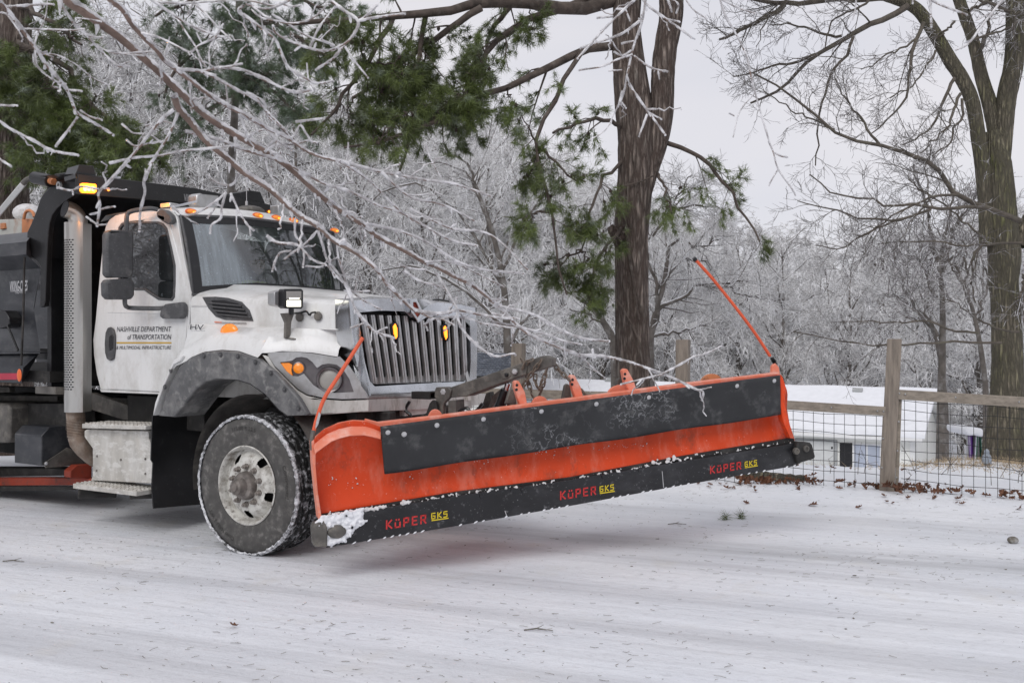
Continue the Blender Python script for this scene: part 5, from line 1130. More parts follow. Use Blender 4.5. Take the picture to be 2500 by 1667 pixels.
def rail(tl, tr, br, bl_, off=.075): return MB().slab([FW(*p, off) for p in (tl, tr, br, bl_)], FN3 * -.04).build('rail', 'board', fence, bevel=.005)
rail((2192, 951), (2770, 985), (2770, 1012), (2192, 975)); rail((1672, 962), (2163, 993), (2160, 1015), (1672, 984)); rail((1270, 950), (1668, 962), (1668, 984), (1270, 972)); rail((900, 940), (1262, 950), (1262, 972), (900, 962)); rail((2762, 990), (3430, 1030), (3430, 1060), (2762, 1017))
for x0, x1, yt, yb, dx in ((2193, 2202, 975, 1209, -9), (2155, 2163, 1016, 1203, -9)):
    MB().slab([FW(*p, .03) for p in ((x0, yt), (x1, yt), (x1 + dx, yb), (x0 + dx, yb))], FN3 * -.04).build('nailing_strip', 'board', fence, bevel=.003)
for x, y in ((2196, 960), (2210, 962), (2333, 970), (2488, 981), (2142, 1003), (2157, 1004), (2030, 995), (2194, 1029), (2191, 1100), (2189, 1165), (2156, 1070), (2153, 1141)):
    p = FW(x, y, .078); MB().ell(p, .010, .010, .010, 8, 5).build('screw', 'screw', fence)
def mesh_bay(pl, pr, yl, yr):
    A = FW(pl, yl, .02); B = FW(pr, yr, .02); L_ = (Vector((B.x, B.y, 0)) - Vector((A.x, A.y, 0))); n = int(L_.length / .102); m = MB()
    for i in range(n + 1):
        p = Vector((A.x, A.y, 0)) + L_ * (i + .3) / n; zt = A.z + (B.z - A.z) * i / n; zb = Z(FO.x + p.x, FO.y + p.y) - .03
        m.tube([(p.x, p.y, zb), (p.x, p.y, zt)], .0030, 4, False)
    for k in range(int(1.1 / .102)):
        z = .04 + .102 * k
        q = [Vector((A.x, A.y, 0)) + L_ * t for t in np.linspace(0, 1, 8)]
        sg = [.012 * math.sin(i * 1.9 + k) for i in range(8)]
        zz = [(z + Z(FO.x + p.x, FO.y + p.y) * .6 + (B.z - A.z) * i / 7 + sg[i]) for i, p in enumerate(q)]
        if z < A.z: m.tube([(p.x, p.y, w_) for p, w_ in zip(q, zz)], .0030, 4, False)
    m.build('wire_mesh', 'wire', fence)
mesh_bay(1672, 2158, 985, 1016); mesh_bay(2200, 2768, 976, 1012); mesh_bay(1272, 1664, 972, 984); mesh_bay(910, 1262, 962, 972)
# ------------------------------------------------------------------ house down the slope
HD = Vector((-.85, .527, 0)).normalized(); HN = Vector((-HD.y, HD.x, 0)); HN = HN if HN.y < 0 else -HN
HR = W(2262, 957, 34); HZ = HR.z; house = empty('house', (HR.x, HR.y, Z(HR.x, HR.y)), math.atan2(HD.y, HD.x))
tag(house, 'low white house with a snow covered roof down the slope behind the fence', 'house')
HO = Vector((HR.x, HR.y, Z(HR.x, HR.y)))
def hl(p): q = Vector(p) - HO; return Vector((q.dot(HD), q.dot(HN), q.z))
ysg = 1 if (Matrix.Rotation(math.atan2(HD.y, HD.x), 3, 'Z') @ Vector((0, 1, 0))).dot(HN) > 0 else -1
def hp(x, y, z): return Vector((x, y * ysg, z))             # x along ridge to the left, y out of the front wall
HL = 17.8; rz = HZ - HO.z; EV = 3.4; ez = rz - 1.36; WY = 3.0
rfm = MB()
def roofplane(s, name, m, th, z0, x0=-.35, x1=HL + .3):
    P = [hp(x0, 0, rz + z0), hp(x1, 0, rz + z0), hp(x1, EV * s, ez + z0), hp(x0, EV * s, ez + z0)]
    return MB().slab(P, (0, 0, -th)).build(name, m, house, bevel=.03)
ro = roofplane(1, 'roof', 'trim', .10, 0); roofplane(-1, 'roof', 'trim', .10, 0)
NX, NY = 60, 16
for s in (1, -1):
    g = []
    for i in range(NX + 1):
        r = []
        for j in range(NY + 1):
            x = -.38 + (HL + .7) * i / NX; t = j / NY
            edge = min(1, 6 * min(t * 1. + .3, 1 - t + .02)); r.append(hp(x, EV * 1.02 * t * s, rz - 1.36 * t + .03 + .13 * edge ** .5 + .015 * math.sin(x * 2.3 + t * 5)))
        g.append(r)
    b = MB(); nr = NY + 1; b.add([p for r in g for p in r], [(i * nr + j, i * nr + j + 1, (i + 1) * nr + j + 1, (i + 1) * nr + j) for i in range(NX) for j in range(NY)])
    for i in range(NX): pass
    e = [r[-1] for r in g]; b.loft([e, [p - Vector((0, 0, .12)) for p in e]], False); e = [r for r in g[0]]; b.loft([e, [p - Vector((0, 0, .12)) for p in e]], False); b.build('roof_snow', 'snow', ro, ang=60)
MB().box(hp(HL / 2, EV + .02, ez - .12), (HL + .6, .09, .14)).build('gutter', 'trim', house, bevel=.02)
MB().box(hp(HL / 2, (WY + EV) / 2, ez - .10), (HL + .5, EV - WY, .03)).build('soffit', 'trim', house)
wl = MB(); n = 20
for k in range(n):
    z0 = -.4 + (ez + .32) * k / n; z1 = -.4 + (ez + .32) * (k + 1) / n
    for s in (1, -1):
        wl.add([hp(0, (WY + .022) * s, z0), hp(HL, (WY + .022) * s, z0), hp(HL, WY * s, z1), hp(0, WY * s, z1), hp(0, WY * s, z0), hp(HL, WY * s, z0)], [(0, 1, 2, 3), (0, 1, 5, 4)])
    for x in (0, HL): wl.add([hp(x - .02 * (1 if x == 0 else -1), -WY, z0), hp(x - .02 * (1 if x == 0 else -1), WY, z0), hp(x, WY, z1), hp(x, -WY, z1)], [(0, 1, 2, 3)])
for x in (0, HL): wl.add([hp(x, -WY, ez - .1), hp(x, WY, ez - .1), hp(x, 0, rz - .12)], [(0, 1, 2)])
wl.build('wall', 'siding', house, smooth=False)
MB().box(hp(.07, WY + .03, ez / 2 - .2), (.16, .04, ez + .2)).build('corner_trim', 'trim', house)
WP = HO + HN * (WY + .03)
def HW(px, py, off=0): return hl(hitplane(px, py, WP + HN * off, HN))
def hslab(name, pts, off, th, m, par=None):
    P = [HW(x, y, off) for x, y in pts]; P = [Vector((p.x, p.y * ysg, p.z)) for p in P]; return MB().slab(P, (0, -th * ysg, 0)).build(name, m, par or house, bevel=.008)
def rect(x0, x1, y0, y1, dy): return [(x0, y0), (x1, y0 + dy), (x1, y1 + dy), (x0, y1)]
dk = hslab('dark_doorway', rect(2050, 2080, 1080, 1152, 1), .02, .05, 'nigh')
w_ = hslab('window', rect(2081, 2152, 1080, 1150, 4), .03, .06, 'trim'); hslab('window_pane', rect(2085, 2148, 1084, 1146, 4), .04, .03, 'pane', w_); hslab('window_mullion', rect(2115, 2118, 1084, 1146, 0), .05, .02, 'trim', w_)
d_ = hslab('screen_door', rect(1940, 2044, 1069, 1160, 5), .03, .05, 'gtrim'); hslab('door_panel', rect(1945, 2035, 1075, 1165, 4), .045, .03, 'doorc', d_); hslab('door_handle', rect(2029, 2033, 1090, 1096, 0), .07, .05, 'nigh', d_)
hslab('dark_doorway', rect(1904, 1937, 1085, 1165, 2), .02, .05, 'nigh')
for x in (1700, 1560): w_ = hslab('window', rect(x, x + 60, 1062, 1115, 3), .03, .06, 'trim'); hslab('window_pane', rect(x + 4, x + 56, 1066, 1111, 3), .04, .03, 'pane', w_)
def RP(px, py):
    sl = math.atan2(1.36, EV); nn = HN * math.sin(sl) + Vector((0, 0, math.cos(sl))); return hl(hitplane(px, py, Vector((HO.x, HO.y, HO.z + rz + .16)), nn))
for x, y in ((2094, 955), (1487, 929)):
    p = RP(x, y); p.y *= ysg; b = MB(); b.tube([p + Vector((-.18, 0, .03)), p + Vector((.18, 0, .03))], .11, 10); b.box(p + Vector((0, 0, -.05)), (.3, .2, .14)); b.build('roof_vent', 'gtrim', house, bevel=.01)
# grey shingled shed left of the house
shd = empty('shed', W(1190, 950, 22)); so_ = shd.location; tag(shd, 'small shed with a grey blue shingle roof dusted with snow, beside the truck grille', 'shed')
SL = lambda px, py, Y: W(px, py, Y) - so_
A, B_, C_, D_ = SL(1010, 856, 23), SL(1262, 864, 23), SL(1268, 916, 21.4), SL(1010, 915, 21.4)
MB().slab([A, B_, C_, D_], (0, 0, -.08)).build('roof', 'dark', shd)
b = MB(); ncol = 34
for r in range(11):
    for c in range(ncol):
        u0 = (c + .5 * (r % 2) + .04) / ncol; u1 = (c + .5 * (r % 2) + .96) / ncol
        if u1 > 1.01: continue
        t0 = r / 11; t1 = (r + 1.12) / 11; h = .012 + .008 * rg.random()
        f = lambda u, t: (A.lerp(B_, u)).lerp(D_.lerp(C_, u), t)
        b.add([f(u0, t0) + Vector((0, 0, .004)), f(u1, t0) + Vector((0, 0, .004)), f(u1, t1) + Vector((0, -.01, h + .018)), f(u0, t1) + Vector((0, -.01, h + .018)), f(u1, t1) + Vector((0, 0, -.01)), f(u0, t1) + Vector((0, 0, -.01))], [(0, 1, 2, 3), (3, 2, 4, 5)])
b.build('shingle', 'shingle', shd, smooth=False, kind='stuff')
zz = Z(0, 23) - so_.z
MB().slab([D_ + Vector((.1, .3, -.1)), C_ + Vector((-.2, .3, -.1)), Vector((C_.x - .2, C_.y + .3, zz)), Vector((D_.x + .1, D_.y + .3, zz))], (0, .1, 0)).build('wall', 'siding', shd)
MB().slab([C_ + Vector((-.2, .3, -.1)), B_ + Vector((-.2, .3, -.1)), B_ + Vector((-.2, 2, -.6)), Vector((B_.x - .2, B_.y + 2, zz)), Vector((C_.x - .2, C_.y + .3, zz))], (-.1, 0, 0)).build('wall', 'siding', shd)
# ------------------------------------------------------------------ trees
def limbs(lst, K=12, jit=.0, rng=RN):
    """[(points px,py,Y), r0 px, r1 px] -> arrays"""
    P = []; R = []
    for pts, r0, r1 in lst:
        w = spline([W(*p) for p in pts], K); w[1:-1] += rng.normal(size=(K - 2, 3)) * jit
        Ym = np.array([p[2] for p in pts]); y0, y1 = Ym[0], Ym[-1]
        P.append(w); R.append(np.linspace(r0 * y0 / FP, r1 * y1 / FP, K))
    return np.array(P), np.array(R)
def addmesh(name, VF, m, parent, kind=None):
    o = link(name, mesh_np(name, *VF), m, parent)
    if kind: o['kind'] = kind
    return o
def to_local(V, o): return V - np.array(o.location)
def trunk_obj(paths, root, m, n=14, K=30, rough=.06, name='trunk', seed=1, fat=1.):
    rng = np.random.default_rng(seed); parts = []
    for pts, rad in paths:
        w = spline(pts, K); rr = np.interp(np.linspace(0, 1, K), np.linspace(0, 1, len(rad)), rad) * fat
        T = np.gradient(w, axis=0); T /= np.linalg.norm(T, axis=1, keepdims=True)
        V, F = tubes_np(w[None], rr[None], n); V = V.reshape(K, n, 3); c = w[:, None, :]
        # bark plates and furrows run up the stem
        g1 = rng.normal(size=(K // 9 + 3, n)); g2 = rng.normal(size=(K // 3 + 3, n)); kk = np.arange(K)
        up_ = lambda g, st: np.stack([np.interp(kk / st, np.arange(len(g)), g[:, j]) for j in range(n)], 1)
        s = 1 + rough * np.clip(np.abs(up_(g1, 9)) * .8 - .6 + .35 * up_(g2, 3), -1.2, .7) * .7
        V = c + (V - c) * s[:, :, None]; parts.append((V.reshape(-1, 3), F))
    V, F = joinVF(parts); return addmesh(name, (to_local(V, root), F), m, root)
def tufts(C, D, nper, rng, ln=.105, wd=.0032, spread=.8):
    n = len(C) * nper; i = np.repeat(np.arange(len(C)), nper)
    d = D[i] + rng.normal(size=(n, 3)) * spread; d /= np.linalg.norm(d, axis=1, keepdims=True)
    l = ln * rng.uniform(.6, 1.15, n)[:, None]; b = C[i] + rng.normal(size=(n, 3)) * .012
    w = np.cross(d, rng.normal(size=(n, 3))); w /= np.linalg.norm(w, axis=1, keepdims=True) + 1e-9
    t = b + d * l; t[:, 2] -= .10 * l[:, 0]
    V = np.stack([b - w * wd, b + w * wd, t], 1).reshape(-1, 3); F = np.arange(n * 3).reshape(-1, 3); return V, F
def pine(root, LP, LR, rng, m1=12, L1=.75, m2=5, bark='plimb', needle='needle', nper=20, ntuft=2, cones=0, droop=.35, ln=.11, lo=.2, blobs=(), bden=1.):
    sets = [(LP, LR, 8)]
    if len(blobs):
        P = []; R = []
        for (px, py, Y, rx, ry, n) in blobs:
            for _ in range(max(1, round(n * bden))):
                a = W(px + rng.normal() * rx * .45, py + rng.normal() * ry * .45, Y + rng.normal() * .5); q = np.array(a)
                d = LP.reshape(-1, 3) - q; k = np.argmin((d ** 2).sum(1)); s_ = LP.reshape(-1, 3)[k]
                w = resample([s_, s_ * .4 + q * .6 + np.array([0, 0, .12]), q], LP.shape[1]); w[1:-1] += rng.normal(size=(LP.shape[1] - 2, 3)) * .02
                P.append(w); R.append(np.linspace(.014, .004, LP.shape[1]))
        BPs, BRs = np.array(P), np.array(R); sets.append((BPs, BRs, 5))
    S1 = [spawn(LP, LR, m1, rng, (35, 75), (.55, 1.15), .4, -.05, 5, .16, lo, 1, droop, .0035, L=L1)]
    if len(blobs): S1.append(spawn(BPs, BRs, 5, rng, (25, 70), (.5, 1.1), .6, .02, 5, .16, .45, 1, droop * .5, .0035, L=L1 * .7))
    P1 = np.concatenate([a for a, _ in S1]); R1 = np.concatenate([b for _, b in S1])
    P2, R2 = spawn(P1, R1, m2, rng, (30, 60), (.35, .6), .7, .02, 4, .15, .3, 1, droop * .4, .0028, L=L1 * .6)
    sets += [(P1, R1, 4), (P2, R2, 3)]
    V, F = joinVF([tubes_np(p, r, n) for p, r, n in sets]); br = addmesh('branch', (to_local(V, root), F), bark, root)
    C = [P2[:, -1]] + [P2[:, -1] * (1 - t) + P2[:, 1] * t for t in np.linspace(.25, 1, ntuft)] + [P1[:, -1], P1[:, -2]]
    D = [P2[:, -1] - P2[:, -2]] * (1 + ntuft) + [P1[:, -1] - P1[:, -2]] * 2
    C = np.concatenate(C); D = np.concatenate(D); D /= np.linalg.norm(D, axis=1, keepdims=True) + 1e-9
    V, F = tufts(C, D, nper, rng, ln); addmesh('foliage', (to_local(V, root), F), needle, root, None)
    if cones:
        k = rng.choice(len(P1), min(cones, len(P1)), replace=False); Q = P1[k, 2]; b = []
        d = rng.normal(size=(len(k), 3)) * .5; d[:, 2] -= .8; d /= np.linalg.norm(d, axis=1, keepdims=True)
        P = Q[:, None, :] + d[:, None, :] * np.linspace(0, .062, 5)[None, :, None]; R = np.tile(np.array([.005, .020, .022, .015, .004]), (len(k), 1))
        V, F = tubes_np(P, R, 6); addmesh('cone', (to_local(V, root), F), 'cone', root, 'stuff')
# --- pine beside the fence, centre
PY = 12.0; rg1 = np.random.default_rng(21)
pn = empty('pine_tree', (W(1543, 900, PY).x, PY, Z(W(1543, 900, PY).x, PY))); tag(pn, 'tall forked pine with a reddish brown trunk standing just behind the plow blade', 'pine tree')
gz = pn.location.z
trunk_obj([([Vector((pn.location.x + .02, PY, gz - .2))] + [W(x, y, PY) for x, y in ((1545, 930), (1544, 800), (1543, 650), (1541, 560), (1550, 450), (1553, 370), (1548, 280), (1537, 180), (1530, 80), (1533, -60), (1536, -260), (1530, -700))], [.30, .26, .248, .246, .25, .268, .265, .205, .196, .19, .20, .17, .12]),
           ([W(x, y, PY - .02) for x, y in ((1572, 470), (1590, 400), (1605, 340), (1616, 270), (1618, 190), (1626, 110), (1638, 40), (1640, -80), (1650, -300), (1660, -700))], [.12, .165, .172, .17, .18, .178, .17, .165, .15, .10]),
           ([W(x, y, PY - .12) for x, y in ((1520, 585), (1498, 565), (1490, 552))], [.16, .10, .05])], pn, 'pbark', 56, 190, .085, fat=.89)
b = MB()
for pts in ([(1510, 480), (1528, 540), (1540, 640), (1556, 720), (1575, 790), (1580, 870)], [(1524, 520), (1532, 600), (1548, 700), (1560, 780)], [(1505, 730), (1530, 770), (1558, 830), (1570, 900)], [(1520, 455), (1560, 445), (1595, 430)]):
    b.tube([p - Vector(pn.location) for p in [Vector(q) for q in spline([W(x, y, PY - .262) for x, y in pts], 16)]], .011, 5)
b.build('vine', 'plimb', pn)
LP, LR = limbs([
 ([(1500, 0, 12), (1380, 18, 11.8), (1250, 6, 11.4), (1100, 28, 10.9), (900, 46, 10.3), (700, 60, 9.8)], 17, 5),
 ([(1460, -20, 12), (1390, 14, 12), (1270, 60, 11.8), (1190, 125, 11.5), (1140, 210, 11.2), (1120, 280, 11)], 11, 4),
 ([(1300, -30, 12), (1262, 0, 12), (1205, 70, 12), (1175, 170, 12)], 8, 4),
 ([(1500, 112, 12), (1440, 118, 11.8), (1350, 162, 11.4), (1200, 226, 10.9), (1080, 290, 10.5), (950, 345, 10.2), (840, 360, 10)], 11, 3),
 ([(1420, 128, 11.7), (1372, 200, 11.3), (1328, 300, 11), (1312, 345, 10.9), (1322, 440, 10.8), (1344, 520, 10.7), (1360, 610, 10.7), (1384, 720, 10.7)], 6.5, 2.2),
 ([(1538, 318, 12), (1480, 292, 11.7), (1420, 300, 11.3), (1350, 325, 11)], 6, 3),
 ([(1538, 380, 12), (1470, 440, 11.6), (1442, 530, 11.3), (1420, 610, 11.2)], 5, 2),
 ([(1538, 540, 12), (1470, 620, 11.5), (1450, 690, 11.3), (1440, 760, 11.2)], 5, 2),
 ([(1325, 362, 10.9), (1350, 390, 10.7), (1390, 430, 10.6), (1430, 445, 10.6)], 4, 2),
 ([(1630, 350, 12), (1690, 370, 11.8), (1745, 415, 11.5), (1792, 480, 11.3), (1832, 545, 11.1), (1855, 590, 11)], 6, 2),
 ([(1600, 420, 12), (1620, 460, 11.7), (1640, 520, 11.5)], 4, 2),
 ([(1175, 20, 11), (1070, 90, 11), (960, 160, 11), (860, 240, 11)], 9, 4),
 ([(1040, 36, 10.8), (1020, 130, 10.8), (1010, 230, 10.8), (1000, 330, 10.6), (975, 420, 10.5)], 7, 3),
 ([(960, 42, 10.5), (900, 150, 10.3), (830, 250, 10.2), (760, 330, 10)], 7, 3),
] + [([(1540 + dx0, y0, 12), (1540 + dx0 + dx * .5, y0 - 60 + 20 * dz, 12 + dy * .5), (1540 + dx0 + dx, y0 - 40 + 60 * dz, 12 + dy)], 12, 4) for dx0, y0, dx, dy, dz in ((0, -120, 420, -1, 0), (100, -260, 480, 1, .4), (0, -380, -500, -1, .3), (60, -480, 380, -1.4, .2), (0, -560, -380, 1.2, .2), (90, -640, 330, .8, .3), (0, -180, -560, 1.5, .2), (90, -120, 300, -2.5, .3), (0, -700, -260, -.6, .3), (60, -760, 240, .4, .3))], 12, .02, rg1)
bl1 = [(1010, 200, 10.8, 110, 60, 15), (1100, 260, 10.8, 90, 50, 13), (930, 300, 10.4, 100, 60, 10), (1050, 130, 11, 90, 50, 5), (1130, 340, 11, 70, 30, 4), (1180, 130, 11.4, 60, 50, 3), (1320, 80, 11.6, 60, 40, 3),
       (1295, 430, 10.9, 16, 50, 2), (1285, 560, 10.7, 20, 50, 2), (1330, 680, 10.7, 40, 40, 2), (1430, 560, 11.2, 20, 40, 2), (1450, 740, 11.2, 20, 25, 3), (820, 110, 10.2, 90, 50, 6), (1250, 270, 11, 30, 40, 2), (1430, 660, 11.2, 20, 20, 1)] + [(x, y, 12 + dy, 130, 60, 8) for x, y, dy in ((1900, -140, -1), (2000, -260, 1), (1750, -200, -1.5), (1100, -320, -1), (1850, -440, -1), (1250, -500, 1), (1820, -580, .6), (1050, -160, 1.2), (1800, -120, -2.2), (1400, -660, 0), (1720, -720, .3), (1560, -780, 0))]
pine(pn, LP, LR, rg1, 8, .55, 4, nper=19, ntuft=2, cones=300, blobs=bl1, bden=.78)
# --- pine added out of view on the right to darken the windshield reflection
pr_ = empty('pine_tree', (12.6, 11.6, Z(12.6, 11.6))); tag(pr_, 'added full crowned pine out of view to the right, darkening the windshield reflection', 'pine tree')
rg5 = np.random.default_rng(29); q0 = np.array(pr_.location)
trunk_obj([([Vector(q0), Vector(q0 + [0.1, 0, 6]), Vector(q0 + [0, .1, 12]), Vector(q0 + [0, 0, 19])], [.34, .28, .2, .06])], pr_, 'pbark', 18, 60, .06)
P = []; R_ = []
for k in range(60):
    h = 5 + 13.5 * k / 60; a_ = k * 2.4; l = (3.6 - 2.4 * k / 60) * rg5.uniform(.8, 1.1); e = np.array([math.cos(a_), math.sin(a_), 0])
    P.append(resample([q0 + [0, 0, h], q0 + e * l * .5 + [0, 0, h + .35], q0 + e * l + [0, 0, h - .1]], 12)); R_.append(np.linspace(.06, .015, 12))
pine(pr_, np.array(P), np.array(R_), rg5, 12, .9, 4, nper=9, ntuft=1, ln=.22)
# --- pines on the left
PY2 = 13.0; rg2 = np.random.default_rng(22)
pl2 = empty('pine_tree', (W(25, 900, PY2).x, PY2, Z(W(25, 900, PY2).x, PY2))); tag(pl2, 'dark green pine with drooping boughs above the dump body', 'pine tree')
trunk_obj([([Vector(pl2.location)] + [W(x, y, PY2) for x, y in ((22, 650), (25, 450), (28, 300), (35, 150), (38, 0), (40, -400))], [.32, .28, .26, .24, .22, .20, .12])], pl2, 'pbark', 30, 110, .07)
LP, LR = limbs([
 ([(30, 90, 13), (110, 130, 12.6), (180, 200, 12.2), (250, 280, 11.9), (320, 370, 11.7)], 9, 3), ([(30, 170, 13), (130, 240, 12.4), (230, 330, 12), (330, 420, 11.8)], 9, 3),
 ([(28, 250, 13), (90, 300, 12.4), (170, 380, 12), (260, 420, 11.8)], 8, 3), ([(30, 330, 13), (80, 380, 12.4), (150, 420, 12.2)], 7, 3), ([(25, 150, 13), (-60, 200, 12.5), (-150, 300, 12)], 8, 3),
 ([(35, 0, 13), (90, 30, 12.5), (150, 70, 12.2), (200, 110, 12)], 7, 3), ([(40, 430, 13), (66, 400, 12.6), (80, 370, 12.3)], 8, 6)], 12, .03, rg2)
bl2 = [(90, 200, 12.2, 90, 60, 18), (170, 290, 12, 100, 60, 24), (240, 350, 11.8, 90, 55, 22), (100, 330, 12.2, 90, 60, 18), (150, 50, 12.2, 60, 40, 8), (310, 400, 11.7, 60, 40, 10), (30, 230, 12.2, 50, 70, 10), (170, 400, 12, 80, 30, 10), (10, 130, 12.4, 40, 40, 6)]
pine(pl2, LP, LR, rg2, 8, .6, 4, nper=20, ntuft=2, cones=40, blobs=bl2, bden=.62)
PY3 = 17.0; rg3 = np.random.default_rng(23)
pl3 = empty('pine_tree', (W(560, 900, PY3).x, PY3 + 1, Z(W(560, 900, PY3).x, PY3))); tag(pl3, 'frost covered pine behind the cab roof, its needles whitened', 'pine tree')
trunk_obj([([Vector(pl3.location)] + [W(x, y, PY3 + 1) for x, y in ((565, 500), (572, 300), (580, 100), (586, -60), (590, -400))], [.30, .24, .22, .2, .18, .12])], pl3, 'fbark', 16, 40, .06, fat=.36)
LP, LR = limbs([
 ([(580, 60, 18), (520, 90, 17), (450, 150, 16.5), (400, 240, 16)], 6, 3), ([(580, 20, 18), (660, 60, 17), (760, 110, 16.5), (830, 160, 16)], 6, 3), ([(575, 150, 18), (640, 200, 17), (720, 270, 16.5), (780, 330, 16)], 6, 3),
 ([(572, 220, 18), (520, 260, 17), (470, 310, 16.5), (420, 350, 16)], 6, 3), ([(578, 100, 18), (620, 160, 17), (660, 230, 16.5)], 5, 2), ([(585, -40, 18), (480, 0, 17), (380, 40, 16.5)], 6, 3), ([(585, -40, 18), (700, -10, 17), (800, 20, 16.5)], 6, 3)], 12, .03, rg3)
bl3 = [(520, 150, 16.5, 100, 60, 14), (640, 200, 16.5, 100, 60, 14), (720, 120, 16.5, 110, 50, 13), (470, 300, 16.5, 50, 40, 6), (740, 300, 16.2, 60, 40, 6), (600, 40, 16.8, 150, 30, 12), (430, 60, 16.5, 50, 40, 5), (830, 60, 16.5, 80, 50, 8)]
pine(pl3, LP, LR, rg3, 9, .7, 4, needle='needlef', nper=16, ntuft=2, ln=.14, blobs=bl3, cones=60, bden=.7)
# --- bare deciduous trees: crown grown from drawn limbs
def bare(root, LP, LR, rng, m=(8, 5, 4), L=(1.0, .5, .26), bark='olimb', twig='otwig', up=.05, grav=.05, rmin=.003, ang=(30, 65), lo=.15):
    P1, R1 = spawn(LP, LR, m[0], rng, ang, (.5, 1.2), .45, up, 6, .2, lo, 1, grav, rmin * 1.6, L=L[0])
    P2, R2 = spawn(P1, R1, m[1], rng, (30, 65), (.5, 1.2), .55, up, 5, .22, .2, 1, grav, rmin * 1.25, L=L[1])
    P3, R3 = spawn(P2, R2, m[2], rng, (30, 65), (.5, 1.2), .6, up, 4, .2, .2, 1, 0, rmin, L=L[2], tip=.7)
    V, F = joinVF([tubes_np(LP, LR, 9), tubes_np(P1, R1, 5)]); addmesh('limb', (to_local(V, root), F), bark, root)
    V, F = joinVF([tubes_np(P2, R2, 4), tubes_np(P3, R3, 3)]); addmesh('crown', (to_local(V, root), F), twig, root)
TY = 12.5; rg4 = np.random.default_rng(31)
bt = W(2455, 1140, TY); oak = empty('bare_tree', (bt.x, TY, Z(bt.x, TY))); tag(oak, 'large bare mossy trunked tree by the fence, forking into tall stems', 'tree')
zo = Z7 = lambda pts, Y: [(1850 + x * .2933, y * .2933, Y) for x, y in pts]
Z8 = lambda pts, Y: [(1850 + x * .2933, 420 + y * .2933, Y) for x, y in pts]
WW = lambda L_: [W(*p) for p in L_]
trunk_obj([([Vector((bt.x + .02, TY, oak.location.z - .25)), Vector((bt.x, TY, oak.location.z + .12))] + WW([(2456, 1060, TY), (2459, 960, TY), (2459, 860, TY), (2456, 760, TY), (2450, 690, TY), (2452, 620, TY), (2446, 560, TY), (2440, 470, TY), (2437, 400, TY), (2424, 320, TY)]), [.38, .33, .275, .245, .225, .215, .21, .235, .24, .23, .19, .11]),
           (WW([(2412, 600, TY), (2410, 520, TY), (2402, 430, TY), (2388, 330, TY), (2374, 250, TY), (2350, 195, TY), (2318, 145, TY), (2280, 80, TY), (2240, 25, TY), (2190, 0, TY), (2120, -20, TY)]), [.13, .125, .12, .115, .105, .105, .105, .10, .095, .085, .07]),
           (WW([(2444, 450, TY), (2438, 370, TY), (2420, 270, TY + .1), (2394, 180, TY + .2), (2376, 100, TY + .3), (2345, 10, TY + .4), (2300, -120, TY + .5)]), [.12, .12, .11, .095, .09, .09, .07]),
           (WW([(2444, 470, TY), (2446, 370, TY), (2458, 240, TY), (2474, 160, TY), (2480, 60, TY), (2482, -80, TY), (2490, -300, TY)]), [.12, .14, .145, .14, .15, .14, .1]),
           (WW([(2484, 600, TY), (2500, 560, TY), (2530, 500, TY), (2560, 400, TY)]), [.12, .11, .10, .08])], oak, 'obark', 44, 130, .075, fat=.87)
